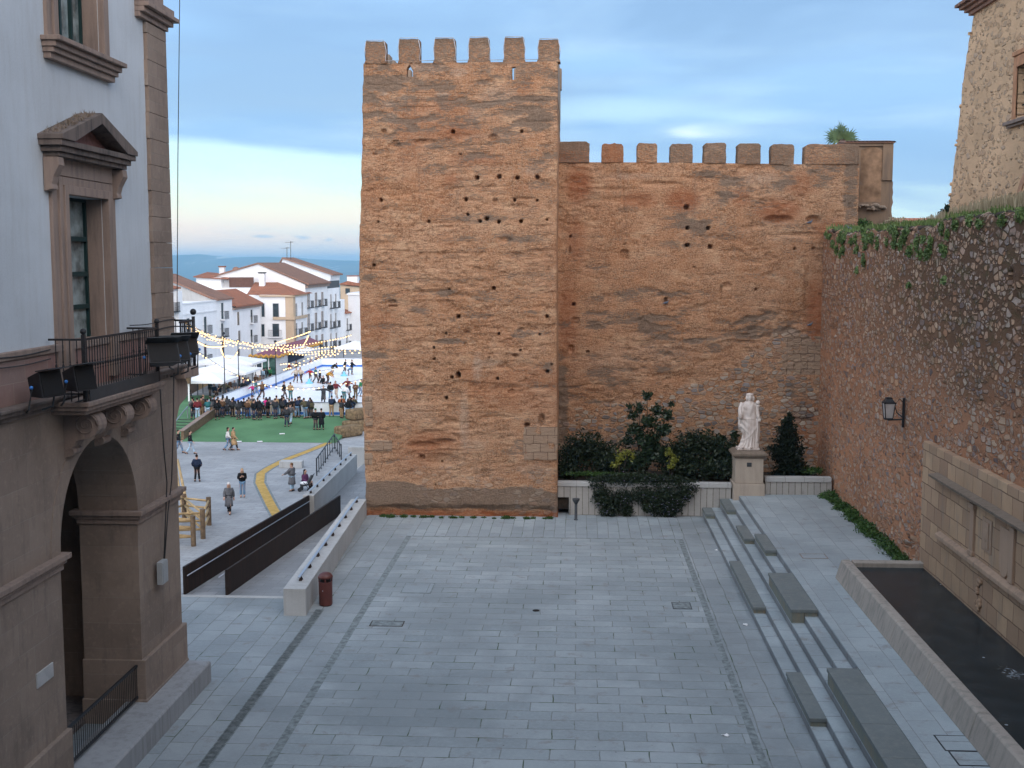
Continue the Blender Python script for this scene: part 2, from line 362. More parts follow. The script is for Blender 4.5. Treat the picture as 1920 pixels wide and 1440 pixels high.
    g.set(Base_Color=c, Normal=g.bump(h, 1., .075)); return g.m

def make_rubble(name, axis='yz', scale=2.6, mortar=(.40,.20,.115), moss=True, cover=.22):
    g = G(name, .92, .15); p = g.pos; x,y,z = g.sep(p)
    v = g.comb(y, z, 0.) if axis == 'yz' else g.comb(x, z, 0.)
    v = g.map(v, sc=(1,1.75,1))
    wn = g.n('ShaderNodeTexNoise'); g.L(v, wn.inputs['Vector']); wn.inputs['Scale'].default_value = 2.2; wn.inputs['Detail'].default_value = 3
    va = g.n('ShaderNodeVectorMath'); va.operation = 'MULTIPLY_ADD'; g.L(wn.outputs['Color'], va.inputs[0]); va.inputs[1].default_value = (.16,.16,0); g.L(v, va.inputs[2])
    vv = va.outputs[0]
    big = g.noise(v, .25, 5, .6); n3 = g.noise(p, 14, 5, .7); n4 = g.noise(p, 55, 3, .7)
    def stones(sc, lo, hi):
        e = g.vor(vv, sc, 'DISTANCE_TO_EDGE', .82)[0]; o = g.vor(vv, sc, 'F1', .82)
        r = g.sep(o[1]); cc = g.ramp(r[0], [(0,(.32,.17,.10)),(.18,(.50,.34,.23)),(.34,(.13,.115,.12)),(.48,(.58,.42,.29)),(.6,(.24,.22,.225)),(.72,(.55,.33,.20)),(.84,(.42,.36,.33)),(.93,(.46,.37,.29)),(1,(.50,.43,.36))])
        m = g.math('MULTIPLY', g.math('MULTIPLY', g.rng(e, lo, hi), g.rng(o[0], .70, .56)), g.math('GREATER_THAN', r[1], cover*.7)); return cc, m, e
    c1, m1, e1 = stones(scale, .05, .11); c2, m2, e2 = stones(scale*1.6, .06, .12)
    sel = g.rng(g.noise(v, .8, 3), .46, .54)
    sc_ = g.mix(sel, c1, c2); m = g.math('ADD', g.math('MULTIPLY', m1, g.math('SUBTRACT', 1., sel)), g.math('MULTIPLY', m2, sel), clamp=True)
    mo = g.mix(g.rng(big, .35, .65), mortar, tuple(q*1.35 for q in mortar)); mo = g.mix(g.rng(n4, .4, .7, 0., .5), mo, tuple(q*.55 for q in mortar))
    # pointed lower down, washed out and dark near the top
    up = g.math('MULTIPLY', g.rng(g.math('ADD', z, g.math('MULTIPLY', big, 6.)), 8.5, 13.0), g.rng(y, 52., 34., .35, 1.))
    if moss: mo = g.mix(up, mo, (.135,.08,.05))
    sc_ = g.mix(g.rng(n3, .35, .7, .0, .34), sc_, tuple(q*1.1 for q in mortar))
    if cover > .5: sc_ = g.mix(.55, sc_, mortar)
    c = g.mix(m, mo, sc_)
    if moss:
        gm = g.math('MULTIPLY', up, g.rng(g.noise(v, 1.2, 5, .7), .50, .62)); c = g.mix(g.math('MULTIPLY', gm, .4), c, (.08,.085,.035))
    h = g.math('ADD', g.math('MULTIPLY', m, 1.4), g.math('ADD', g.math('MULTIPLY', n3, .6), g.math('MULTIPLY', n4, .3)))
    g.set(Base_Color=c, Normal=g.bump(h, 1., .06)); return g.m

def make_ashlar(name, w, h, c1, c2, mortar, axis, ms=.012, stain=(.16,.13,.11), vs=.5, bd=.012):
    g = G(name, .88, .2); x,y,z = g.sep(g.pos); v = g.comb(y,z,0.) if axis == 'yz' else g.comb(x,z,0.)
    wv = g.n('ShaderNodeTexNoise'); g.L(g.pos, wv.inputs['Vector']); wv.inputs['Scale'].default_value = 1.1; wv.inputs['Detail'].default_value = 2
    va = g.n('ShaderNodeVectorMath'); va.operation = 'MULTIPLY_ADD'; g.L(wv.outputs['Color'], va.inputs[0]); k_ = .12 if vs > .55 else .03; va.inputs[1].default_value = (k_,k_*.7,0); g.L(v, va.inputs[2]); v = va.outputs[0]
    q = g.brick(v, w, h, c1, c2, mortar, ms)
    n1 = g.noise(g.pos, .6, 5, .65); n2 = g.noise(g.pos, 8, 5, .7); n3 = g.noise(g.map(g.pos, sc=(1,1,.25)), 3., 5, .7); n4 = g.noise(g.pos, 50, 3, .7)
    c = g.mix(g.rng(n1, .35, .7, 0., vs), q[0], tuple(k*.65 for k in c1)); c = g.mix(g.rng(n3, .5, .75, 0., .55), c, stain)
    c = g.mix(g.rng(n2, .5, .75, 0., .4), c, tuple(min(1,k*1.3) for k in c2))
    h_ = g.math('SUBTRACT', g.math('ADD', g.math('MULTIPLY', n2, .5), g.math('MULTIPLY', n4, .25)), q[1])
    g.set(Base_Color=c, Normal=g.bump(h_, .6, bd)); return g.m

def make_leaf(name, c, c2, gloss=.5):
    g = G(name, gloss, .4)
    r = g.attr('tone'); cc = g.mix(r, c, c2); cc = g.mix(g.rng(g.noise(g.obj(), 1.6, 3), .35, .65, 0., .5), cc, tuple(k*.5 for k in c))
    g.set(Base_Color=cc); 
    tr = g.n('ShaderNodeBsdfTranslucent'); g.L(cc, tr.inputs[0]); mx = g.n('ShaderNodeMixShader'); mx.inputs[0].default_value = .18
    g.L(g.b.outputs[0], mx.inputs[1]); g.L(tr.outputs[0], mx.inputs[2]); g.L(mx.outputs[0], g.out.inputs[0]); return g.m

def make_tiles(name, c1=(.42,.165,.095), c2=(.31,.14,.09), c3=(.20,.14,.11), axis='x', pitch=4.5):
    g = G(name, .9, .15); p = g.pos; x,y,z = g.sep(p)
    a = x if axis == 'x' else y
    wv = g.math('SINE', g.math('MULTIPLY', a, 6.283*pitch))
    n1 = g.noise(p, .8, 5, .65); n2 = g.noise(p, 7, 4, .7)
    c = g.mix(g.rng(n1, .35, .65), c1, c2); c = g.mix(g.rng(n2, .5, .7, 0., .6), c, c3); c = g.mix(g.rng(n2, .45, .3, 0., .5), c, (.42,.20,.12))
    c = g.mix(g.rng(wv, -.6, -1., 0., .55), c, (.06,.04,.03))
    g.set(Base_Color=c, Normal=g.bump(g.math('ADD', wv, n2), .8, .06)); return g.m

def make_streaked(name, c, streak, amt=.6, rough=.8):
    g = G(name, rough, .25); n1 = g.noise(g.map(g.pos, sc=(2.2,2.2,.25)), 2.5, 5, .65); n2 = g.noise(g.pos, 25, 4, .7); n0 = g.noise(g.pos, .5, 4)
    cc = g.mix(g.rng(n1, .42, .7, 0., amt), c, streak); cc = g.mix(g.rng(n2, .4, .7, 0., .3), cc, tuple(k*.7 for k in c)); cc = g.mix(g.rng(n0, .4, .65, 0., .35), cc, tuple(min(1,k*1.25) for k in c))
    g.set(Base_Color=cc, Normal=g.bump(n2, .35, .01)); return g.m

M = {}
M['tapial'] = make_tapial()
M['rubble'] = make_rubble('rubble_masonry')
M['rubble_pale'] = make_rubble('rubble_church', 'yz', 2.6, (.66,.44,.27), moss=False, cover=.75)
M['pave_main'] = paving('granite_setts', 1.12, .57, 0, c1=(.255,.295,.31), c2=(.36,.40,.415), mortar=(.16,.165,.155), ms=.015, warp=.02)
M['pave_side'] = paving('granite_setts_lengthwise', .98, .62, R(90), off=.35, loc=(.1,.0,0), c1=(.245,.28,.295), c2=(.335,.37,.385), mortar=(.16,.165,.155), ms=.015, warp=.02)
M['pave_far'] = paving('granite_setts_upright', 1.25, .44, R(90), c1=(.26,.30,.32), c2=(.34,.385,.405), off=.5)
M['pave_landing'] = paving('granite_terrace', 1.15, .66, R(90), c1=(.29,.335,.355), c2=(.365,.415,.435), mortar=(.17,.17,.16), ms=.009, moss=False)
M['pave_plaza'] = paving('plaza_paving', .9, .45, R(12), c1=(.31,.32,.33), c2=(.40,.41,.42), mortar=(.20,.18,.17), ms=.014, moss=False)
M['pave_ramp'] = paving('ramp_paving', .8, .5, 0, c1=(.28,.29,.30), c2=(.36,.37,.38), mortar=(.15,.14,.13), moss=False)
M['strip'] = simple('pebble_strip', (.20,.23,.235), .9, .25, 6, .6, 60, objc=False)
M['drain'] = None
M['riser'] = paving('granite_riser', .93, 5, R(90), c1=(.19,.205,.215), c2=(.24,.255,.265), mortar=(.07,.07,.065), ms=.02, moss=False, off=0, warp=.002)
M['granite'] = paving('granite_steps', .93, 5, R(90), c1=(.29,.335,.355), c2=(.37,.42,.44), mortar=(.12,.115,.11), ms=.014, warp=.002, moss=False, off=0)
M['ledge'] = make_streaked('granite_ledge', (.31,.32,.33), (.19,.19,.19), .6)
M['slate'] = make_streaked('green_slate_bench', (.145,.165,.165), (.205,.215,.20), .7, .7)
M['slate_side'] = make_streaked('green_slate_side', (.17,.19,.165), (.27,.21,.14), .8, .8)
M['pool_wall'] = make_streaked('granite_basin', (.34,.30,.26), (.17,.17,.15), .7, .85)
M['concrete'] = make_streaked('pale_concrete', (.42,.425,.42), (.28,.275,.26), .5, .85)
M['corten'] = make_streaked('rusted_steel', (.021,.013,.010), (.062,.027,.016), .6, .75)
M['steel'] = simple('brushed_steel', (.42,.43,.47), .35, .05, 5, .05, 60, .5, .8)
M['iron'] = simple('black_iron', (.018,.019,.022), .5, .2, 8, .15, 60, .4)
M['ashlar'] = make_ashlar('fountain_ashlar', .74, .52, (.50,.345,.22), (.33,.215,.145), (.15,.09,.06), 'yz', .016, (.22,.20,.17), .6, .03)
M['ashlar_plain'] = make_streaked('fountain_cornice', (.37,.26,.185), (.20,.155,.12), .7)
M['hall_stone'] = make_ashlar('granite_facade', 1.25, .62, (.245,.19,.155), (.30,.235,.19), (.29,.24,.20), 'yz', .010, (.125,.10,.09), .5)
M['hall_stone_x'] = make_ashlar('granite_facade_return', 1.25, .62, (.245,.19,.155), (.30,.235,.19), (.29,.24,.20), 'xz', .010, (.125,.10,.09), .5)
M['hall_trim'] = make_streaked('granite_trim', (.27,.205,.17), (.13,.105,.095), .7)
M['hall_dark'] = make_streaked('weathered_trim_and_shade', (.15,.12,.105), (.04,.037,.037), 1.)  # weathered trim; its dark tone also stands in for shade inside the arcade
M['stucco'] = make_streaked('grey_white_render', (.49,.53,.565), (.41,.43,.44), .5, .9)
M['pinkband'] = make_ashlar('pink_granite_band', .95, .40, (.30,.17,.145), (.27,.19,.165), (.33,.25,.21), 'yz', .008, (.16,.13,.12))
M['planter'] = None
M['marble'] = make_streaked('weathered_marble', (.64,.57,.52), (.36,.27,.22), .85, .6)
M['sandstone'] = make_streaked('pedestal_stone', (.41,.345,.28), (.27,.225,.18), .5)
M['moss_stone'] = make_streaked('mossy_cap', (.20,.155,.12), (.09,.08,.055), .7)
M['white'] = simple('whitewash', (.80,.82,.84), .85, .03, .5, .1, 12, .1, dirt=(.66,.68,.70), objc=False)
M['white_b'] = simple('whitewash_grey', (.70,.72,.74), .85, .04, .5, .1, 12, .1, dirt=(.58,.58,.58), objc=False)
M['beige'] = simple('beige_render', (.50,.39,.28), .85, .06, .6, .1, 12, .1, objc=False)
M['roof'] = make_tiles('clay_roof_tiles', axis='y', pitch=3.2)
M['roof_x'] = make_tiles('clay_roof_tiles_x', axis='x', pitch=3.2)
M['roof_brown'] = make_tiles('old_roof_tiles', (.31,.175,.125), (.25,.15,.115), (.17,.13,.11), 'y', 3.2)
M['glass'] = simple('dark_window_glass', (.035,.05,.06), .12, .2, 2, 0, 10, .6)
M['glass_hall'] = simple('reflecting_glass', (.24,.29,.29), .10, .45, 1.6, 0, 10, .8)
M['green_frame'] = simple('dark_green_frame', (.012,.035,.035), .5, .1)
M['wood'] = simple('untreated_wood', (.46,.32,.16), .8, .15, 4, .3, 40)
M['wood_dark'] = simple('brown_timber', (.17,.115,.07), .8, .2, 5, .3, 40)
M['bark'] = simple('bark', (.07,.055,.04), .95, .3, 9, .8, 30, .1)
M['leaf_dark'] = make_leaf('dark_leaves', (.012,.024,.010), (.035,.055,.022))
M['leaf_mag'] = make_leaf('glossy_leaves', (.016,.035,.015), (.045,.075,.035), .35)
M['leaf_conifer'] = make_leaf('conifer_leaves', (.008,.016,.008), (.020,.035,.015))
M['leaf_yellow'] = make_leaf('yellow_leaves', (.17,.19,.03), (.36,.37,.06))
M['leaf_green'] = make_leaf('green_leaves', (.035,.085,.018), (.085,.17,.035))
M['leaf_ivy'] = make_leaf('ivy_leaves', (.10,.17,.05), (.22,.30,.10))
M['leaf_palm'] = make_leaf('palm_leaves', (.07,.14,.07), (.20,.25,.09))
M['leaf_dry'] = make_leaf('dry_grass_blades', (.36,.30,.19), (.54,.47,.33))
M['turf'] = simple('artificial_turf', (.10,.21,.105), .95, .10, .35, .4, 90, .1, objc=False)
M['ice'] = simple('ice', (.86,.90,.94), .3, .03, .3, .02, 5, .4, objc=False)
M['board_white'] = simple('white_board', (.80,.84,.88), .4, .03, 1, 0, 10, .4)
M['board_blue'] = simple('blue_strip', (.03,.16,.55), .4, .05, 1, 0, 10, .4)
M['canvas'] = simple('white_canvas', (.80,.82,.84), .8, .04, .4, .1, 9, .2)
M['yellow'] = None
M['bin_red'] = simple('maroon_paint', (.105,.028,.022), .45, .12, 4, .05, 30, .5)
M['bin_dark'] = simple('bin_opening', (.010,.009,.009), .7, .1)
M['dark_grey'] = simple('charcoal_paint', (.045,.05,.055), .55, .1)
M['hay'] = simple('straw', (.22,.155,.09), .95, .3, 5, .9, 55, .1)
M['gold'] = simple('gold_garland', (.55,.30,.05), .5, .4, 8, .9, 30, .5)
M['purple'] = simple('purple_roof', (.22,.085,.12), .7, .1, 1)
M['grey_plastic'] = simple('grey_box_plastic', (.33,.35,.36), .55, .05)
M['soil'] = simple('planting_soil', (.05,.038,.028), .95, .3, 3, .8, 20)
M['skin'] = simple('skin', (.50,.30,.22), .55, .05, 5, 0)
M['bulb'] = simple('warm_bulb', (1,.8,.5), .5, 0, 1, 0, 10, .3, emit=(1.0,.60,.22,1), es=2.2)
M['cable'] = simple('black_cable', (.03,.03,.032), .6, 0, 1, 0)
M['pigeon'] = simple('pigeon_feathers', (.14,.16,.20), .7, .3, 12, 0)
M['white_plain'] = simple('white_paint', (.78,.79,.80), .5, .03)
M['blue_knob'] = simple('blue_knob', (.05,.20,.55), .4, .05)
M['leaf_brown'] = simple('brown_panel', (.12,.06,.045), .6, .1)
M['dark_void'] = simple('dark_blue_interior', (.02,.025,.06), .7, .3, 1)
# ================================================================ THE SETTING
ZP = -3.2      # level of the lower square
ZD = -2.4      # level of the turf deck and rink
def ST(o): return tag(o, kind='structure')
# land out to the horizon: town hill, plain 70 m below, low sierra on the skyline
def land():
    rad = np.concatenate([np.linspace(0, 260, 14), np.geomspace(300, 14000, 70)])
    an = np.linspace(-math.pi, math.pi, 241)[:-1]
    Rr, A = np.meshgrid(rad, an, indexing='ij'); X = Rr*np.sin(A); Y = Rr*np.cos(A)
    h = -4.6 - 70*sstep(255, 900, Rr)
    h = h + (fbm(X/900+9, Y/900+3, 3, 4)-.5)*30*sstep(800, 3000, Rr)
    ridge = fbm(A*13+20, Rr/5000+2, 11, 4)
    h = h + sstep(7600, 9000, Rr)*(40 + 125*ridge) + sstep(4500, 6200, Rr)*(fbm(A*11+3, Rr/1500, 5, 3)-.35)*70
    V = np.stack([X, Y, h], -1).reshape(-1, 3); nu, nv = Rr.shape
    i, j = np.meshgrid(np.arange(nu-1), np.arange(nv), indexing='ij'); a = i*nv+j; b = i*nv+(j+1) % nv
    F = np.stack([a, b, b+nv, a+nv], -1).reshape(-1, 4)
    g = G('open_country', .95, .1); p = g.pos
    n1 = g.noise(g.map(p, sc=(1,.45,1)), .0011, 6, .6); n2 = g.noise(g.map(p, sc=(1,.4,1)), .006, 5, .65); n3 = g.noise(g.map(p, sc=(1,.22,1), loc=(3,9,0)), .0016, 6, .7)
    c = g.mix(g.rng(n1, .38, .62), (.055,.075,.04), (.13,.13,.07)); c = g.mix(g.rng(n2, .45, .65, 0., .8), c, (.035,.05,.03))
    c = g.mix(g.rng(n3, .56, .62, 0., .9), c, (.62,.60,.55)); g.set(Base_Color=c)
    o = npmesh('land', V, F[:, ::-1], g.m); return ST(o)
land()
ST(MB().box(-95, 14, 38.4, 250, ZP-1.2, ZP).build('lower_square', M['pave_plaza']))
# upper court: slab with the paving laid on it
m = MB().box(-40, -13.16, -8, 37.42, ZP+.002, -.02); m.box(-13.16, 12, -8, 37.42, ZP+.002, -.02); m.box(-9.6, 14.5, 37.42, 62, ZP+.002, -.02)
ST(m.build('court_slab', M['concrete']))
def sheet(name, poly, z, mat): 
    o = MB().add([(x,y,z) for x,y in poly], [tuple(range(len(poly)))]).build(name, mat); return ST(o)
sheet('pavement', [(-6.63,-8),(4.06,-8),(4.06,46.2),(-6.63,46.2)], 0, M['pave_main'])
sheet('pavement', [(-40,-8),(-6.85,-8),(-6.85,50.6),(-9.1,50.6),(-9.1,37.42),(-40,37.42)], 0, M['pave_side'])
sheet('pavement', [(4.26,-8),(7,-8),(7,51),(4.26,51)], 0, M['pave_side'])
sheet('pavement', [(-6.85,46.3),(4.26,46.3),(4.26,51.2),(-6.85,51.2)], 0, M['pave_far'])
sheet('pebble_strip', [(-6.85,-8),(-6.63,-8),(-6.63,46.2),(-6.85,46.3)], .0, M['strip'])
sheet('pebble_strip', [(4.06,-8),(4.26,-8),(4.26,46.3),(4.06,46.2)], .0, M['strip'])
sheet('pebble_strip', [(-6.85,46.3),(-6.63,46.2),(4.06,46.2),(4.26,46.3)], .0, M['strip'])
# kerb edge of the court where the ramp starts
ST(MB().box(-40, -9.18, 37.2, 37.44, -.3, .012).build('kerb', M['concrete'], bevel=.008))
# ramp between the steel walls, then a landing beside the tower, then down to the square
def ramp():
    m = MB(); Ys = [37.44, 55.5, 74, 84]; Zs = [0, -1.29, -1.42, ZP-.05]
    m.loft([[(-13.16,y,ZP-.5),(-9.0 if y<56 else -6,y,ZP-.5),(-9.0 if y<56 else -6,y,z),(-13.16,y,z)] for y,z in zip(Ys,Zs)], close=True)
    return ST(m.build('ramp', M['pave_ramp']))
ramp()
# terrace above the steps
ST(MB().box(7.01, 11.6, -8, 52, -.02, 1.0).build('terrace', M['pave_landing']))
# fill behind the rubble wall
m = MB(); m.loft([[(11.7,y,12.02),(30,y,12.02),(30,y,13.4),(15,y,12.5),(11.7,y,12.1)] for y in (-8, 20, 36, 54)], close=True)
m.box(30, 60, -8, 90, 10, 13)
ST(m.build('garden_ground', M['soil']))
ST(MB().box(11.75, 60, -8, 54.9, -.05, 12.0).build('terrace_earth', M['soil']))

# the building the view is taken from: it closes the court behind the viewer
def rear_house():
    t = thing('rear_building', (3,-6,0), 'plain pale rendered building closing the court behind the viewer', 'building')
    MB().box(-9.4, 17, -12, -1.6, -.02, 22).build('wall', M['stucco'], t)
    MB().box(-9.8, 17.4, -12.4, -1.2, 22.001, 22.4).build('eaves', M['hall_trim'], t, bevel=.03)
    for x in (-6, -1.2, 3.6, 8.4):
        for z in (2.4, 8.6, 13.2, 17.6):
            w_ = MB().box(x-.75, x+.75, -1.599, -1.5, z, z+2.6).build('window', M['hall_trim'], t); MB().box(x-.6, x+.6, -1.499, -1.48, z+.15, z+2.45).build('pane', M['glass'], w_)
rear_house()

# ---------------------------------------------------------------- steps and slate benches
def steps():
    t = thing('stone_steps', (6.25, 38, 0), 'flight of five broad grey granite steps up to the fountain terrace', 'steps')
    for k in range(4):
        x0 = 5.5 + .375*k; z1 = .2*(k+1)
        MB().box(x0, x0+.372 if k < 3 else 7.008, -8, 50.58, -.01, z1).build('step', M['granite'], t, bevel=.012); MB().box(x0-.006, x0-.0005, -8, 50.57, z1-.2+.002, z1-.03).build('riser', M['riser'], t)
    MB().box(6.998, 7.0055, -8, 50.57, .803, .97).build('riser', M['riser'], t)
    return t
steps()
def bench(x0, x1, y0, y1, top, zs, label):
    """slab whose top is flush with the next step up; zs = tread heights it covers"""
    t = thing('slate_bench', ((x0+x1)/2, (y0+y1)/2, zs[0]), label, 'bench', 'dark slate benches set on the steps')
    n = max(1, round((y1-y0)/1.75)); L = (y1-y0)/n
    for i in range(n):
        a, b = y0+i*L+.006, y0+(i+1)*L-.006
        m = MB(); m.box(x0-.03, x1-.002, a, b, top-.09, top+.006)
        m.build('seat_slab', M['slate'], t, bevel=.008)
    w_ = (x1-x0)/len(zs); m = MB()
    for i, z in enumerate(zs): m.box(x0+i*w_ + (.0 if i == 0 else .001), x0+(i+1)*w_-.012, y0+.03, y1-.03, z+.003, top-.091)
    m.build('front_slab', M['slate_side'], t)
bench(5.5, 5.875, 49.2, 50.57, .4, (.2,), 'shortest dark slate bench, bottom step against the pale planter wall')
bench(6.25, 6.625, 48.25, 50.57, .8, (.6,), 'dark slate bench high on the steps touching the planter wall beside the pedestal')
bench(6.25, 6.625, 43.1, 45.35, .8, (.6,), 'short dark slate bench mid-steps, left one of the offset pair below the statue')
bench(6.625, 6.998, 40.55, 43.1, 1.0, (.8,), 'short dark slate bench on the top step, right one of the offset pair')
bench(5.5, 5.875, 35.7, 41.4, .4, (.2,), 'long narrow slate bench on the bottom step, middle of the flight')
bench(6.25, 6.998, 33.5, 37.6, 1.0, (.6,.8), 'wide two-step slate bench in the middle of the flight')
bench(5.5, 5.875, 26.8, 29.95, .4, (.2,), 'narrow slate bench on the bottom step nearest the viewer')
bench(6.25, 6.998, 21.5, 28.6, 1.0, (.6,.8), 'longest wide slate bench, cut off by the bottom edge of the view')

# ---------------------------------------------------------------- fountain basin, water, ashlar front
def basin():
    t = thing('fountain_basin', (9.8, 30, 1.0), 'long pale granite basin of dark still water on the terrace', 'fountain')
    m = MB(); cuts = [6, 21.2, 24.3, 27.4, 30.6, 33.8, 37.1]
    for a, b in zip(cuts[:-1], cuts[1:]):
        m.extr([(8.25,.99),(8.74,.99),(8.74,1.52),(8.70,1.60),(8.46,1.60),(8.42,1.56)], 'y', a+.004, b-.004)
    m.build('basin_wall', M['pool_wall'], t, bevel=.03)
    MB().box(8.745, 11.07, 36.72, 37.1, .99, 1.60).build('basin_wall', M['pool_wall'], t, bevel=.03)
    MB().box(8.745, 11.0, 6, 36.715, .99, 1.08).build('basin_floor', M['dark_grey'], t)
    MB().box(10.93, 11.08, 6, 35.2, 1.09, 1.46).build('wall_kerb', M['concrete'], t, bevel=.01)
    MB().box(10.94, 11.08, 35.21, 36.7, 1.09, 1.50).build('rusty_kerb', simple('rusty_kerb', (.16,.07,.05), .8, .2), t)
    MB().box(10.3, 10.75, 23.6, 24.0, 1.085, 1.62).build('water_spout', M['concrete'], t, bevel=.02)
    # water
    g = G('dark_water', .06, .5); p = g.pos
    n = g.noise(p, 1.3, 4, .6); n2 = g.noise(p, 9, 4, .6)
    sp_ = g.math('SUBTRACT', 1., g.math('MULTIPLY', g.math('POWER', g.math('ADD', g.math('POWER', g.math('SUBTRACT', g.sep(p)[0], 10.2), 2.), g.math('POWER', g.math('MULTIPLY', g.math('SUBTRACT', g.sep(p)[1], 27.2), .65), 2.)), .5), 1.3), clamp=True)
    foam = g.rng(g.math('MULTIPLY', g.noise(p, 5, 6, .7, 1.2), g.math('POWER', sp_, .5)), .44, .56)
    vv = g.vor(p, 1.3)[0]; leaf = g.rng(vv, .055, .035)
    c = g.mix(g.rng(n, .4, .65), (.016,.024,.028), (.026,.036,.042)); c = g.mix(g.math('MAXIMUM', g.math('MULTIPLY', foam, .7), g.math('MULTIPLY', leaf, .6)), c, (.45,.50,.55))
    g.set(Base_Color=c, Normal=g.bump(g.math('ADD', n2, g.math('MULTIPLY', foam, .8)), .10, .02), Roughness=.24)
    g.b.inputs['Specular IOR Level'].default_value = .14
    MB().box(8.742, 10.93, 6, 36.718, 1.09, 1.45).build('water', g.m, t)
basin()

# ---------------------------------------------------------------- generic displaced masonry face
def holes_depth(A, Z, H):
    d = np.zeros_like(A)
    for (a, z, ra, rz, dep) in H:
        q = np.maximum(np.abs(A-a)/ra, np.abs(Z-z)/rz); q2 = np.sqrt(((A-a)/ra)**2 + ((Z-z)/rz)**2)
        d = np.maximum(d, dep*(1-sstep(.75, 1.25, .5*q+.5*q2)))
    return d
def ell(A, Z, a, z, ra, rz, rot=0):
    c, s = math.cos(rot), math.sin(rot); da = (A-a)*c+(Z-z)*s; dz = -(A-a)*s+(Z-z)*c
    return np.clip(1.25 - np.sqrt((da/ra)**2 + (dz/rz)**2)*1.1, 0, 1)
def box_mesh_from_face(name, A, Z, D, place, back, mat, attrs, parent=None, label=None):
    """front height field plus sides, top and back; place(a,z,d)->xyz ; back = distance"""
    nu, nv = A.shape; V = place(A, Z, D).reshape(-1, 3); F = gridfaces(nu, nv)
    B = place(A, Z, np.full_like(A, back))
    idx = np.arange(nu*nv).reshape(nu, nv)
    ring = np.concatenate([idx[:, 0], idx[-1, 1:], idx[-2::-1, -1], idx[0, -2:0:-1]])
    # rings of the sides follow the front edge back in three steps
    nr = len(ring); Vs = [V]; prev = ring; base = nu*nv; Fs = [F]
    Bf = B.reshape(-1, 3)
    Vfront = V[ring]; Vback = Bf[ring]
    for k, t in enumerate((.2, .6, 1.0)):
        Vs.append(Vfront*(1-t) + Vback*t); cur = base + np.arange(nr); base += nr
        Fs.append(np.stack([prev, cur, np.roll(cur, -1), np.roll(prev, -1)], -1)); prev = cur
    Vs.append(Vback.mean(0)[None]); c = base
    # back closed as a fan of quads degenerate-free (pairs)
    q = np.stack([prev[0::2][:nr//2], np.full(nr//2, c), prev[(np.arange(0, nr-(nr % 2), 2)+2) % nr][:nr//2], prev[1::2][:nr//2]], -1)
    Fs.append(q)
    Vall = np.concatenate(Vs); ext = len(Vall)-nu*nv
    at = {k: np.concatenate([v.ravel(), np.concatenate([v.ravel()[ring]]*3 + [[v.mean()]])]) for k, v in attrs.items()}
    return npmesh(name, Vall, np.concatenate(Fs), mat, at, True, parent, label)

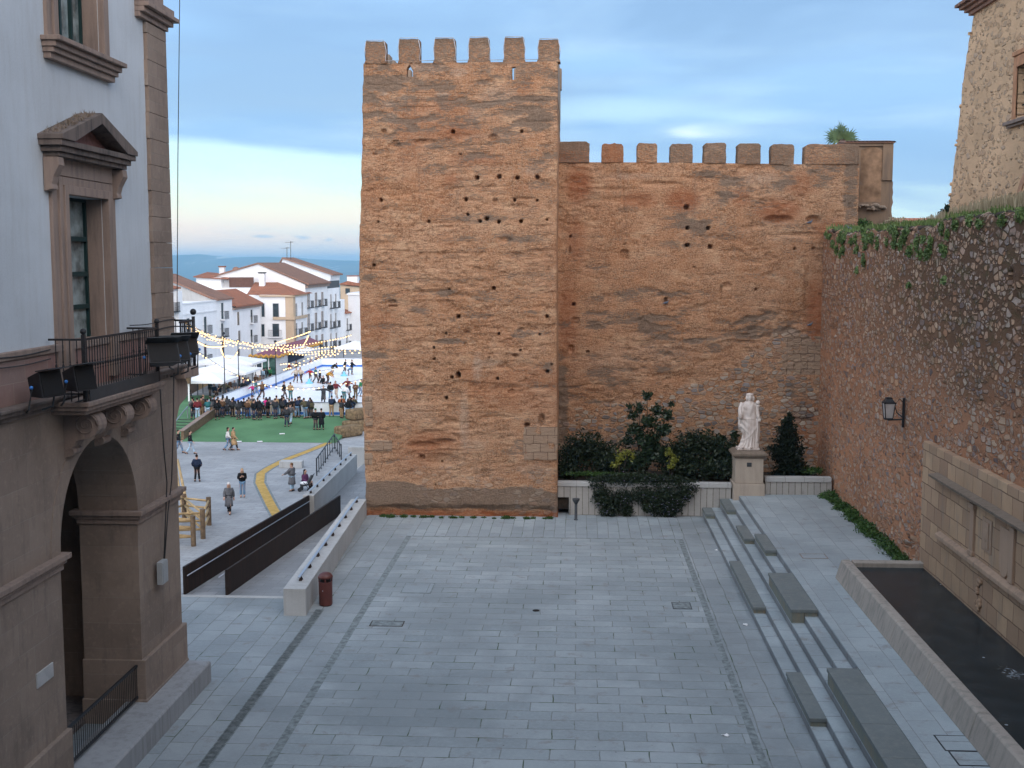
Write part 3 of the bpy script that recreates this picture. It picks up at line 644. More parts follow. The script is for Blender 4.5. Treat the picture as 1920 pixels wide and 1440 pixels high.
# ---------------------------------------------------------------- the tower
TX0, TX1, TY = -9.22, -0.83, 49.95
def px_tower(px, py): v = P(px, py, Y=TY); return v.x, v.z
def tower():
    t = thing('stone_tower', ((TX0+TX1)/2, TY+4, 0), 'tall square rammed earth tower with six pointed-gap battlements on its face', 'tower')
    ztop = px_tower(860, 117)[1]
    nu, nv = 215, 490
    u = np.linspace(0, 1, nu); z = np.linspace(-.3, ztop, nv); U, Z = np.meshgrid(u, z, indexing='ij')
    # side edges: battered and ragged
    xl = np.interp(z, [0, 2.4, 8.5, 13, 17, ztop], [-9.13, -9.20, -9.33, -9.26, -9.10, -9.02]) + (fbm(z*1.6, z*0+3, 21, 4)-.5)*.12
    xr = np.interp(z, [0, 6, 12, ztop], [-.80, -.86, -.90, -.86]) + (fbm(z*1.9, z*0+9, 22, 4)-.5)*.07
    A = xl[None, :]*(1-U) + xr[None, :]*U
    # courses of the shuttering, erosion ledges, pitting
    er = fbm(A*.34+4, Z*2.3+7, 31, 5); er2 = fbm(A*1.8+1, Z*5.5, 37, 4); big = fbm(A*.35, Z*.3, 41, 3)
    zone = sstep(1.5, 4, Z)*(1-sstep(13.4, 15.4, Z)); zone = .25 + .75*zone
    D = (big-.5)*.16 + zone*(sstep(.54, .62, er)*.045 + (er2-.5)*.05)
    crs = np.abs(((Z+.12*np.sin(A*.7)+.05*fbm(A*2, Z, 5)) / .86) % 1 - .5); D += .035*(1-sstep(.0, .06, crs))*(fbm(A*.8, Z*.8, 55) > .47)
    D += (fbm(A*5, Z*7, 61, 3)-.5)*.07; pit = fbm(A*3.3, Z*4.4, 63, 3); D += sstep(.60, .70, pit)*.04*zone
    # eroded shelves (from the photograph)
    for (x, y, rx, ry, dep) in ((795,266,26,4,.14),(740,272,12,4,.12),(925,258,9,5,.16),(865,256,20,5,.06),(948,450,14,4,.1),(735,566,8,3,.15),(800,835,40,5,.16),(835,828,22,4,.2),(830,863,38,10,.12),
                             (845,792,18,5,.14),(910,890,12,8,.09),(960,735,8,5,.14),(876,628,8,10,.1),(930,782,34,3,.06),(1016,788,6,9,.2),(868,640,30,3,.05),(980,372,22,2,.08),(968,388,26,3,.06)):
        a, zz = px_tower(x, y); s = 43.8; D = np.maximum(D, D*.3 + dep*np.clip(1.6*ell(A, Z, a, zz, rx/s, ry/s*1.4) , 0, 1)*(.6+.8*fbm(A*3, Z*6, 77)))
    # washed-out foot
    D += .20*(1-sstep(.25, .55, Z + .35*(fbm(A*.9, Z*0, 81, 3)-.5)))*(.4+fbm(A*1.5, Z*3, 83, 3)) - .03*sstep(.4,.6,Z)*(1-sstep(1.25,1.5,Z+.6*(fbm(A*.6, Z*0, 85, 3)-.5)))
    H = []
    c7 = lambda x, y, r, ry=None, dep=.45: H.append((*px_tower(660+x/3.2, 50+y/3.2), r/3.2/43.8, (ry or r)/3.2/43.8, dep))
    for x, y, r in ((605,630,10),(1017,627,8),(750,905,11),(882,900,11),(992,907,10),(1112,902,11),(172,1040,10),(683,1036,11),(975,1040,8),(1110,1042,6),(695,1127,6),(768,1168,9),(808,1152,11),(880,1171,9),(1013,1168,10),(1170,1158,6),(460,1170,8),(155,1172,6),(130,1430,9),(1228,1165,5),(650,765,4)): c7(x, y, r)
    for x, y, r, ry, dep in ((190,627,15,12,.2),(425,680,18,6,.2),(262,685,16,5,.14),(845,668,22,12,.16),(858,1045,13,12,.14),(135,763,12,6,.12),(120,978,14,5,.14)): c7(x, y, r, ry, dep)
    c8 = lambda x, y, r, ry=None, dep=.45: H.append((*px_tower(660+x/2.88, 500+y/2.88), r/2.88/43.8, (ry or r)/2.88/43.8, dep))
    for x, y, r in ((765,117,8),(523,123,5),(1053,270,8),(574,270,10),(505,360,6),(793,362,7),(1014,366,5),(443,438,6),(443,500,6),(540,598,8),(787,605,7),(1055,567,8),(508,711,9),(908,452,5),(742,490,4),(1080,528,4),(487,1054,5),(450,1178,4)): c8(x, y, r)
    c8(574, 585, 11, 15, .6); c8(1027, 822, 14, 18, .25); c8(945, 855, 14, 9, .3); c8(378, 1030, 16, 13, .22); c8(882, 482, 16, 8, .2); c8(222, 212, 22, 6, .16); c8(622, 356, 12, 6, .18); c8(612, 425, 8, 18, .12); c8(1095, 318, 10, 12, .15)
    D = np.maximum(D, holes_depth(A + .03*(fbm(A*8, Z*8, 5)-.5), Z, H))
    # arrow loops right through the parapet
    edge = np.minimum(U, 1-U)*(TX1-TX0); fade = sstep(0, .25, edge); D = D*(.25+.75*fade) - .0 + (1-sstep(0, .12, edge))*.05
    # masks
    lon = fbm(A*.5, Z*2.4, 91, 5)
    grey = .13 + .22*sstep(.54, .64, lon) + .34*sstep(13.6, 17.8, Z + 1.8*(fbm(A*.4, Z*.3, 95)-.5)) - .14*sstep(2.0, 5.5, Z)*(1-sstep(5.5, 9, Z))*0
    for (x, y, rx, ry, wgt) in ((840,640,36,6,.5),(930,565,34,7,.45),(890,560,28,5,.3),(785,580,26,9,.4),(700,665,26,8,.4),(900,410,55,10,.3),(830,440,20,5,.45),(860,450,45,7,.22),(1010,300,26,26,.25),(720,150,34,28,.35),(690,520,22,7,.35),(835,548,16,7,.4),
                              (750,265,40,8,.3),(960,188,40,8,.3),(740,655,40,5,.25),(1000,585,24,6,.35),(970,630,34,4,.25),(1030,690,14,14,.3),(960,450,60,14,.2),(700,375,24,8,.35),(1015,215,32,12,.2),(770,245,60,6,.2)):
        a, zz = px_tower(x, y); grey += 1.75*wgt*ell(A, Z, a, zz, rx/43.8, ry/43.8)
    brk = fbm(A*1.25+3, Z*4.6, 117, 5); brk2 = fbm(A*.45+7, Z*.9, 119, 3)
    grey = .08 + (grey-.08)*(.45+1.0*sstep(.40, .64, brk)) + .17*sstep(.53, .62, brk)*sstep(.50, .62, brk2)
    D += .03*sstep(.50, .58, brk)*sstep(.45, .6, brk2)
    band = sstep(.22, .40, Z + .25*(fbm(A*1.2, Z*0, 97, 3)-.5))*(1-sstep(1.25, 1.42, Z + .75*(fbm(A*.5+2, Z*0, 99, 3)-.5) + .35*sstep(-2.2,-.8,A)))
    grey += .95*band
    pale = np.zeros_like(A)
    for (x, y, rx, ry, wgt) in ((935,180,40,18,.55),(890,215,16,16,.45),(730,195,16,8,.8),(757,183,9,6,.9),(830,178,16,5,.8),(800,125,40,12,.6),(860,135,18,9,.7),(735,220,14,10,.7),(870,790,10,60,.55),(895,690,10,30,.6),(915,680,30,8,.5),(890,835,26,12,.4),(720,175,8,4,.8),
                              (700,740,22,70,.25),(760,770,60,22,.25),(1000,880,40,12,.35),(930,255,80,5,.3),(1000,320,20,9,.5)):
        a, zz = px_tower(x, y); pale += wgt*np.clip(1.5*ell(A, Z, a, zz, rx/43.8, ry/43.8), 0, 1)
    red = .9*(1-sstep(.1, .35, Z)) + .5*ell(A, Z, *px_tower(870,250), 1.1, .45) + .6*ell(A, Z, *px_tower(848,335), .45, .35) + .5*ell(A, Z, *px_tower(890,300), 1.6, .35) + .4*ell(A, Z, *px_tower(820,830), 1.6, .7) + .35*ell(A, Z, *px_tower(985,170), .5, .5)
    red += .30*sstep(.55, .7, fbm(A*.3+9, Z*.35, 103, 4))
    ash = ((A > px_tower(982,830)[0]) & (Z < px_tower(1000,800)[1]) & (Z > px_tower(1000,862)[1])) | ((A < px_tower(735,830)[0]-.3*(Z < 2.6)) & (Z < px_tower(700,826)[1]) & (Z > px_tower(700,846)[1])) | ((A < px_tower(697,740)[0]) & (Z < px_tower(700,850)[1]) & (Z > px_tower(700,872)[1])) | ((A < px_tower(698,740)[0]) & (A > px_tower(684,740)[0]) & (Z < px_tower(700,742)[1]) & (Z > px_tower(700,800)[1]))
    ash = ash.astype(float); D = D*(1-.7*ash) - .03*ash
    stone = np.zeros_like(A) + .35*(1-sstep(1.6, 3.2, Z))*sstep(.5, .6, fbm(A*.6, Z*.6, 111))
    place = lambda a, z, d: np.stack([a, TY + d, z], -1)
    attrs = dict(grey=grey, pale=pale, red=red, stone=stone, ashlar=ash)
    ks = int(np.searchsorted(z, 18.05))
    sl = lambda M_, lo, hi: np.ascontiguousarray(M_[:, lo:hi])
    box_mesh_from_face('tower_wall', sl(A,0,ks+1), sl(Z,0,ks+1), sl(D,0,ks+1), place, 8.4, M['tapial'], {k: sl(v,0,ks+1) for k, v in attrs.items()}, t)
    # parapet: thin wall on top, pierced by the two arrow loops
    A2, Z2, D2 = (sl(q, ks, nv) for q in (A, Z, D))
    ca = (A2[:-1,:-1]+A2[1:,1:])/2; cz = (Z2[:-1,:-1]+Z2[1:,1:])/2; keep = np.ones_like(ca, bool)
    for (x0_, x1_, y0_, y1_, peak) in ((762.5, 773, 122, 143, True), (961, 965.5, 126, 149, False)):
        xa, zt_ = px_tower(x0_, y0_); xb, zb_ = px_tower(x1_, y1_); w = (xb-xa)/2; cxx = (xa+xb)/2
        ww = w*np.clip((zt_-cz)/(zt_-zb_)*2.2, 0, 1) if peak else w
        keep &= ~((np.abs(ca-cxx) < ww+.02) & (cz < zt_) & (cz > zb_))
    nu2, nv2 = A2.shape; N = nu2*nv2
    Vf = place(A2, Z2, D2).reshape(-1,3); Vb = place(A2, Z2, np.full_like(A2, .42)).reshape(-1,3)
    i, j = np.nonzero(keep); a_ = i*nv2+j; FF = [np.stack([a_, a_+nv2, a_+nv2+1, a_+1], -1)]; FF.append(FF[0][:, ::-1]+N)
    kp = np.pad(keep, 1)
    for di, dj, e in ((-1,0,(1,0)),(1,0,(nv2,nv2+1)),(0,-1,(0,nv2)),(0,1,(nv2+1,1))):
        m_ = keep & ~kp[1+di:1+di+keep.shape[0], 1+dj:1+dj+keep.shape[1]]
        i, j = np.nonzero(m_); q_ = i*nv2+j; FF.append(np.stack([q_+e[1], q_+e[0], q_+e[0]+N, q_+e[1]+N], -1))
    npmesh('parapet', np.concatenate([Vf, Vb]), np.concatenate(FF), M['tapial'], {k: np.concatenate([sl(v,ks,nv).ravel()]*2) for k, v in attrs.items()}, True, t)
    for bx0, bx1, by0, by1 in ((-9.05,-8.45,TY+.64,TY+8.2), (-1.45,-.87,TY+.64,TY+8.2), (-8.44,-1.46,TY+7.6,TY+8.2)):
        MB().box(bx0, bx1, by0, by1, 17.9, ztop-.06).build('parapet', M['wallplain'], t)
    # merlons: front row from the photograph, the other three sides at the same pitch
    def merlon(xa, xb, zb, zt, y0, y1, flare=.05, seed=0):
        nA, nZ = 22, 26
        uu, zz = np.meshgrid(np.linspace(0, 1, nA), np.linspace(0, 1, nZ), indexing='ij')
        topw = 1 - .02*sstep(.8, 1, zz)
        cx = (xa+xb)/2; hw = (xb-xa)/2*topw + flare*(np.abs(zz-.45)**2)*.0 + .035*(fbm(zz*3+seed, uu*0+seed, 200+seed)-.5) + .05*sstep(.2, .0, zz)
        a = cx + (uu*2-1)*hw; z = zb + (zt-zb)*zz + .05*(fbm(uu*3+seed, uu*0, 220+seed)-.5)*sstep(.9, 1, zz)
        # eroded, rounded top corners
        z -= .03*sstep(.9, 1.0, np.abs(uu*2-1))*sstep(.8, 1, zz)
        d = (fbm(a*3, z*3, 230+seed, 3)-.5)*.08
        return a, z, d, y1-y0
    mk = [(80,200,82),(280,405,70),(493,617,70),(700,823,68),(912,1033,68),(1117,1243,82)]
    atts = lambda a, z, g0: dict(grey=np.full_like(a, g0)+.3*sstep(19.9, 20.4, z), pale=np.zeros_like(a), red=np.zeros_like(a), stone=np.zeros_like(a), ashlar=np.zeros_like(a))
    spots = []
    for i, (xa, xb, yt) in enumerate(mk):
        a0 = px_tower(660+xa/3.2, 100)[0]; a1 = px_tower(660+xb/3.2, 100)[0]; zt = px_tower(860, 50+yt/3.2)[1]; spots.append((a0, a1))
        a, z, d, dep = merlon(a0, a1, ztop-.02, zt, TY, TY+.55, seed=i)
        box_mesh_from_face('merlon', a, z, d, lambda a, z, d: np.stack([a, TY+.02+d, z], -1), .6, M['tapial'], atts(a, z, .66), t)
    for k in range(1, 5):
        y0 = TY + .35 + k*1.5
        for xs in ((-9.0,-8.45), (-1.45,-.9)):
            mm = MB().box(xs[0], xs[1], y0, y0+.85, ztop-.05, ztop+.95); mm.build('merlon', M['wallplain'], t, bevel=.04)
    for a0, a1 in spots: MB().box(a0, a1, TY+7.6, TY+8.2, ztop-.05, ztop+.95).build('merlon', M['wallplain'], t, bevel=.04)
    # pale mortar-coloured light cable looping over the battlements
    pts = []
    for i, (a0, a1) in enumerate(spots):
        zt = px_tower(860, 50+mk[i][2]/3.2)[1]
        pts += [(a0+.02, ztop+.08), (a0-.02, ztop+.5), (a0+.03, zt-.05), (a0+.06, zt+.03), (a1-.06, zt+.03), (a1-.03, zt-.08), (a1+.05, ztop+.5), (a1+.0, ztop+.08)]
    MB().tube([(a, TY-.05, z) for a, z in pts], .014, 5).build('light_cable', M['steel'], t, smooth=True)
    return t, ztop
M['wallplain'] = make_streaked('weathered_earth_plaster', (.27,.205,.155), (.15,.125,.10), .8)
twr, TZ = tower()
# ---------------------------------------------------------------- curtain wall beside the tower
CY = 54.2
def px_cur(px, py): v = P(px, py, Y=CY); return v.x, v.z
CS = 40.7
def curtain():
    t = thing('curtain_wall', (6, CY+.6, 0), 'orange rammed earth curtain wall with square battlements joining the tower to the rubble wall', 'wall')
    x0, x1 = -1.6, px_cur(1612, 300)[0]
    zf = lambda a: np.interp(a, [px_cur(1045,0)[0], px_cur(1105,0)[0], px_cur(1300,0)[0], px_cur(1520,0)[0]], [px_cur(1105,304)[1], px_cur(1105,304)[1], px_cur(1300,305)[1], px_cur(1500,308)[1]])
    nu, nv = 300, 330
    U, T = np.meshgrid(np.linspace(0,1,nu), np.linspace(0,1,nv), indexing='ij'); A = x0+(x1-x0)*U
    ZT = zf(A); Z = -.3 + (ZT+.3)*T
    er = fbm(A*.6+14, Z*1.9+7, 131, 5); er2 = fbm(A*1.9+1, Z*5, 137, 4)
    D = (fbm(A*.3, Z*.3, 141, 3)-.5)*.25 + sstep(.54, .61, er)*.05 + (er2-.5)*.06 + (fbm(A*5, Z*6, 143, 3)-.5)*.07 + sstep(.60, .68, fbm(A*3.1, Z*4, 145, 3))*.035
    for (x, y, rx, ry, dep) in ((1150,355,40,3,.08),(1240,345,40,4,.09),(1170,375,60,5,.06),(1460,412,26,6,.22),(1525,412,14,6,.2),(1505,440,45,4,.08),(1168,362,2,22,.1),(1500,600,22,14,.12),(1500,640,30,5,.08),(1440,730,50,4,.06),(1400,715,46,3,.14),(1500,787,26,4,.35),(1520,560,14,60,.10),(1390,740,40,3,.1)):
        a, zz = px_cur(x, y); D = np.maximum(D, D*.3 + dep*np.clip(1.6*ell(A, Z, a, zz, rx/CS, ry/CS*1.3), 0, 1)*(.6+.8*fbm(A*3, Z*6, 177)))
    H = []
    for x, y, r, ry, dep in ((1287,389,4,4,.4),(1289,428,3,3,.4),(1328,428,3,3,.4),(1288,460,4,3,.4),(1332,463,4,4,.4),(1170,478,8,9,.18),(1363,536,7,6,.12),(1070,443,2,2,.3),(1068,469,1.5,6,.2),(1076,571,3,3,.4),(1248,566,3,7,.25),
                             (1171,458,2,1.5,.2),(1490,466,2,2,.3),(1526,466,3,2,.3),(1079,602,7,7,.12),(1102,660,3,2,.3),(1100,500,1,1,.3),(1301,501,2,1,.2),(1418,543,2,2,.2),(1574,301,5,4,.3),(1352,543,2,7,.15),(1070,655,5,7,.15)):
        H.append((*px_cur(x, y), r/CS, ry/CS, dep))
    D = np.maximum(D, holes_depth(A, Z, H))
    grey = .12 + .24*sstep(.54, .64, fbm(A*.5, Z*2.2, 191, 5)) + .15*sstep(15.2, 16.2, Z)
    for (x, y, rx, ry, wgt) in ((1310,420,80,22,.42),(1290,455,90,14,.3),(1370,350,30,34,.5),(1330,320,30,16,.5),(1470,330,24,30,.5),(1110,600,50,30,.4),(1200,600,60,22,.42),(1230,625,40,16,.4),(1300,640,50,12,.4),(1400,600,60,20,.35),(1440,625,60,14,.55),(1160,720,50,14,.35),(1250,690,40,14,.35),(1500,750,40,50,.6),(1540,320,30,30,.75),(1595,360,14,90,.8),(1570,300,24,26,.45),(1410,350,60,20,.2),(1220,545,80,12,.25),(1130,560,60,12,.25),(1500,425,10,10,0)):
        a, zz = px_cur(x, y); grey += 1.6*wgt*ell(A, Z, a, zz, rx/CS, ry/CS)
    brk = fbm(A*1.25+13, Z*4.6, 217, 5); brk2 = fbm(A*.4+7, Z*.8, 219, 3) + .25*ell(A, Z, *px_cur(1250,600), 8, 2.2)
    grey = .06 + (grey-.06)*(.45+1.0*sstep(.40, .64, brk)) + .24*sstep(.53, .62, brk)*sstep(.50, .62, brk2)
    D += .035*sstep(.50, .58, brk)*sstep(.48, .62, brk2)
    red = np.zeros_like(A)
    for (x, y, rx, ry, wgt) in ((1085,345,28,38,.75),(1280,375,36,24,.8),(1200,375,40,16,.6),(1460,395,46,26,.75),(1500,345,30,30,.45),(1530,600,22,90,.8),(1560,430,40,20,.6),(1080,450,20,50,.4),(1390,370,20,20,.5),(1065,600,22,90,.55),(1510,800,40,60,.55)):
        a, zz = px_cur(x, y); red += wgt*np.clip(1.4*ell(A, Z, a, zz, rx/CS, ry/CS), 0, 1)
    pale = np.zeros_like(A)
    for (x, y, rx, ry, wgt) in ((1430,335,50,16,.5),(1180,330,60,8,.5),(1130,680,60,40,.35),(1250,660,80,24,.3),(1500,640,30,14,.4)):
        a, zz = px_cur(x, y); pale += wgt*ell(A, Z, a, zz, rx/CS, ry/CS)
    lineZ = np.interp(A, [px_cur(1060,0)[0], px_cur(1200,0)[0], px_cur(1300,0)[0], px_cur(1390,0)[0], px_cur(1470,0)[0]], [px_cur(0,770)[1], px_cur(0,745)[1], px_cur(0,712)[1], px_cur(0,680)[1], px_cur(0,620)[1]])
    stone = 1-sstep(-.15, .15, Z-lineZ+ .8*(fbm(A*1.2, Z*1.2, 195)-.5)); stone = np.clip(stone, 0, 1)
    # bulging stones in the core
    D = D*(1-.6*stone)
    ash = ((A > px_cur(1468,650)[0]) & (Z < px_cur(0,626)[1]) & (Z > px_cur(0,695)[1])).astype(float)
    # shade beside the tower painted as a dark streak; grey stain at the foot
    grey += 1.6*ell(A, Z, *px_cur(1052,780), .35, 2.6) + .5*(1-sstep(0.2,1.6,Z))
    place = lambda a, z, d: np.stack([a, CY + d, z], -1)
    at = dict(grey=grey, pale=pale, red=red, stone=stone, ashlar=ash)
    box_mesh_from_face('wall_face', A, Z, D, place, 1.5, M['tapial'], at, t)
    mk = [(45,216,186,0),(281,398,197,1),(470,580,196,2),(649,770,200,3),(829,950,197,3),(1010,1135,200,3),(1191,1315,205,3),(1371,1664,207,4)]
    for i, (xa, xb, yt, kind) in enumerate(mk):
        a0 = px_cur(1030+xa/2.866, 300)[0] - (.9 if i == 0 else 0); a1 = px_cur(1030+xb/2.866, 300)[0]; zt = px_cur(1200, 200+yt/2.866)[1]
        zb = float(zf(np.array([(a0+a1)/2]))[0])-.02
        nA, nZ = max(22, int((a1-a0)/.07)), 24
        uu, zz = np.meshgrid(np.linspace(0,1,nA), np.linspace(0,1,nZ), indexing='ij')
        a = a0+(a1-a0)*uu + (uu*2-1)*.04*(fbm(zz*3+i, uu*0, 250+i)-.6); z = zb+(zt-zb)*zz - .10*sstep(.84, 1., np.abs(uu*2-1))*sstep(.75,1,zz)*(nA < 40) + (.14 if kind == 1 else .05)*(fbm(uu*5+i, uu*0, 260+i)-.5)*sstep(.8,1,zz)
        d = (fbm(a*3, z*3, 270+i, 3)-.5)*.10
        if i == 7:   # bulk continuing down to the wall
            pass
        gv = {0:.68, 1:.34, 2:.50, 3:.74, 4:.55}[kind]
        gr = np.full_like(a, gv) + (.45*sstep(.55,.75,zz) if kind == 0 else .1*sstep(.6,1,zz)) + (.35*sstep(.6,.9,uu) if kind == 4 else 0)
        rd = np.full_like(a, .5 if kind in (0,1) else .0)*(1-sstep(.4,.8,zz) if kind == 0 else 1)
        z0_ = np.zeros_like(a)
        box_mesh_from_face('merlon', a, z, d, lambda a, z, d: np.stack([a, CY+.0+d, z], -1), .65, M['tapial'], dict(grey=gr, red=rd, pale=z0_, stone=z0_, ashlar=z0_), t)
    return t
curtain()
M['turret'] = make_streaked('turret_plaster', (.225,.155,.105), (.13,.10,.08), .9)
# plastered turret with a tiled top behind the wall end
def turret():
    Y = 55.9; q = lambda x, y: P(x, y, Y=Y)
    t = thing('wall_turret', (q(1643,300).x, Y+1.2, 12), 'square plastered turret with a blocked arch and clay tile capping', 'turret')
    xl, xr = q(1585,300).x, q(1673,300).x; zt = q(1640,268).z
    m = MB(); nz = 22
    prof = []
    random.seed(3)
    for i in range(nz+1):
        z = 11.5 + (zt-11.5)*i/nz; j = random.uniform(-.04, .04); xx = xr + j + (.06 if z < q(0,345).z else 0)
        prof.append([(xl,Y,z),(xx,Y,z),(xx,Y+2.4,z),(xl,Y+2.4,z)])
    m.loft(prof); m.build('plaster_body', M['turret'], t)
    # blind arch: a raised surround
    ax0, ax1 = q(1614,300).x, q(1654,300).x; az = q(0,290).z
    arc = [(ax0+(ax1-ax0)*k/10, az+.16*math.sin(math.pi*k/10)) for k in range(11)]
    m = MB().extr([(ax0,q(0,383).z)]+arc+[(ax1,q(0,383).z)], 'y', Y-.012, Y+.05); m.build('blind_arch', simple('ochre_plaster', (.30,.19,.12), .95, .3, 1.2, .4, 30, .1, dirt=(.18,.14,.115)), t)
    m = MB(); m.box(ax1, xr+.02, Y-.09, Y+.02, q(0,345).z, zt-.02); m.box(xl, ax1, Y-.09, Y+.02, az+.17, zt-.02); m.build('raised_surround', M['turret'], t, bevel=.02)
    # tiles
    m = MB(); n = 13
    for i in range(n):
        x = xl-.06 + (xr-xl+.16)*(i+.5)/n
        m.loft([[(x+.095*math.cos(a), y_, z_+.075*math.sin(a)) for a in np.linspace(0, math.pi, 6)] for y_, z_ in ((Y-.2, zt+.0), (Y+1.2, zt+.16))], cap=False, close=False)
        m.loft([[(x+.095*math.cos(a), y_, z_+.075*math.sin(a)) for a in np.linspace(0, math.pi, 6)] for y_, z_ in ((Y+1.2, zt+.16), (Y+2.6, zt+.0))], cap=False, close=False)
    m.hexa([(xl-.1,Y-.15,zt-.02),(xr+.06,Y-.15,zt-.02),(xr+.06,Y+2.55,zt-.02),(xl-.1,Y+2.55,zt-.02)], [(xl-.1,Y-.15,zt+.03),(xr+.06,Y-.15,zt+.03),(xr+.06,Y+2.55,zt+.03),(xl-.1,Y+2.55,zt+.03)])
    m.extr([(Y-.1,zt+.03),(Y+1.2,zt+.13),(Y+2.5,zt+.03)], 'x', xl-.08, xr+.04)
    m.build('tile_roof', M['roof_brown'], t, smooth=False)
    # broken masonry ledge
    m = MB(); random.seed(5)
    for i in range(16): m.ball((random.uniform(ax0-.1, ax1+.1), Y-.12+random.uniform(-.1,.05), q(0,392).z+random.uniform(-.12,.08)), (random.uniform(.08,.2), .12, random.uniform(.05,.1)), 7, 5)
    m.build('broken_stones', M['wallplain'], t)
turret()

# ---------------------------------------------------------------- rubble wall on the right
WX = 11.1
def rubble_wall():
    t = thing('rubble_wall', (WX+.4, 38, 1), 'high rubble stone wall in red mortar along the right side, ivy on its top', 'wall')
    y = np.arange(15, 54.6, .11); nv = 150
    zt = np.interp(y, [15, 30.2, 33.7, 38.2, 45, 54.6], [12.3, 12.25, 12.32, 12.22, 12.2, 12.4]) + (fbm(y*1.3, y*0, 301, 4)-.5)*.35
    Yg, T = np.meshgrid(y, np.linspace(0, 1, nv), indexing='ij'); Zg = .6 + (zt[:, None]-.6)*T
    # stones as rounded bumps: two sizes of jittered cells
    def cells(sy, sz, seed):
        a = Yg/sy; b = Zg/sz; ia = np.floor(a).astype(int); ib = np.floor(b).astype(int); Rr = np.random.default_rng(seed).random((64,64,3)); best = np.full_like(Yg, 9.)
        amp = np.zeros_like(Yg)
        for da in (-1,0,1):
            for db in (-1,0,1):
                r = Rr[(ia+da) & 63, (ib+db) & 63]; d = np.hypot(a-(ia+da+.5+(r[...,0]-.5)*.7), b-(ib+db+.5+(r[...,1]-.5)*.7)); k = d < best; best = np.where(k, d, best); amp = np.where(k, r[...,2], amp)
        return (1-sstep(.2, .62, best))*amp
    D = .075*cells(.42, .33, 5)*sstep(2, 8, Zg) + .03*cells(.42, .33, 5) + .05*cells(.8, .55, 8)*sstep(6, 9, Zg)
    D = -D + (fbm(Yg*.25, Zg*.3, 305, 3)-.5)*.35*(1-(Yg < 37.5)*(Zg < 5.6)) + (fbm(Yg*2, Zg*2, 307, 3)-.5)*.06
    D += .22*sstep(5.5, 10.5, Zg)*(fbm(Yg*.5, Zg*.7, 309, 4)-.35)*1.2
    D += .28*sstep(9, 12.4, Zg)*0
    # broken foot near the basin
    D += .25*ell(Yg, Zg, 39.2, 1.6, 1.4, .7)*sstep(.45, .6, fbm(Yg*3, Zg*3, 311))
    D = np.maximum(D, holes_depth(Yg, Zg, [(30.9,10.6,.13,.2,.5),(36.0,7.3,.1,.12,.4),(43.2,6.5,.1,.1,.4)]))
    D[:, -1] = .15; D[:, -2] *= .5
    place = lambda a, z, d: np.stack([WX + d, a, z], -1)
    F = box_mesh_from_face('wall_face', Yg[::-1], Zg[::-1], D[::-1], place, .9, M['rubble'], dict(up=Zg), t)
    # ashlar front of the fountain, slightly proud
    y1, zt_ = 37.2, 5.42
    m = MB().box(WX-.20, WX+.06, 15, y1, .99, zt_); m.build('ashlar_front', M['ashlar'], t, bevel=.02)
    m = MB(); m.extr([(WX-.2,4.44),(WX-.48,4.58),(WX-.50,4.66),(WX-.2,4.70)], 'y', 15, 35.6); m.build('cornice', M['moss_stone'], t, bevel=.01)
    m = MB(); m.extr([(WX-.2,2.72),(WX-.36,2.80),(WX-.36,2.92),(WX-.2,3.0)], 'y', 15, 35.2); m.build('string_course', M['ashlar_plain'], t, bevel=.015)
    m = MB(); m.box(WX-.27, WX-.19, 32.15, 32.45, 3.02, 4.42); m.box(WX-.31, WX-.19, 32.1, 32.5, 4.28, 4.43); m.box(WX-.30, WX-.19, 32.1, 32.5, 3.0, 3.12); m.box(WX-.27, WX-.19, 29.2, 29.5, 3.02, 4.42); m.build('pilaster', M['ashlar_plain'], t, bevel=.012)
    m = MB(); m.box(WX-.235, WX-.19, 30.85, 31.55, 3.35, 4.25); m.extr([(WX-.25,0),(WX-.19,0),(WX-.19,0),(WX-.25,0)], 'z', 0, 0) if False else None
    m.build('carved_panel', M['ashlar_plain'], t, bevel=.02)
    m = MB(); m.box(WX-.26, WX-.22, 31.0, 31.4, 3.45, 4.15); m.ball((WX-.25, 31.2, 3.8), (.05,.14,.2)); m.build('carved_shield', M['ashlar_plain'], t, bevel=.01)
    m = MB(); m.extr([(29.85+.32*math.cos(a), 3.38+.36*math.sin(a)) for a in np.linspace(math.pi, 2*math.pi, 9)]+[(30.17,4.3),(29.53,4.3)], 'x', WX-.255, WX-.19); m.build('carved_tablet', M['ashlar_plain'], t, bevel=.02)
    m = MB(); random.seed(11)
    for i in range(14): m.ball((WX-.22, 31.75+random.uniform(-.25,.25), 2.05+random.uniform(-.4,.4)), (random.uniform(.03,.06),random.uniform(.06,.12),random.uniform(.05,.10)), 8, 6)
    m.build('worn_carving', M['ashlar'], t, smooth=True)
    # coping of earth at the wall head
    MB().loft([[(WX+.05,y_,z_-.12),(WX+.95,y_,z_-.15),(WX+.95,y_,z_+.03),(WX+.5,y_,z_+.08),(WX+.12,y_,z_+.02)] for y_, z_ in zip(y[::8], zt[::8])]).build('wall_head', M['soil'], t, smooth=True)
    return t, y, zt
rw, RWY, RWZ = rubble_wall()

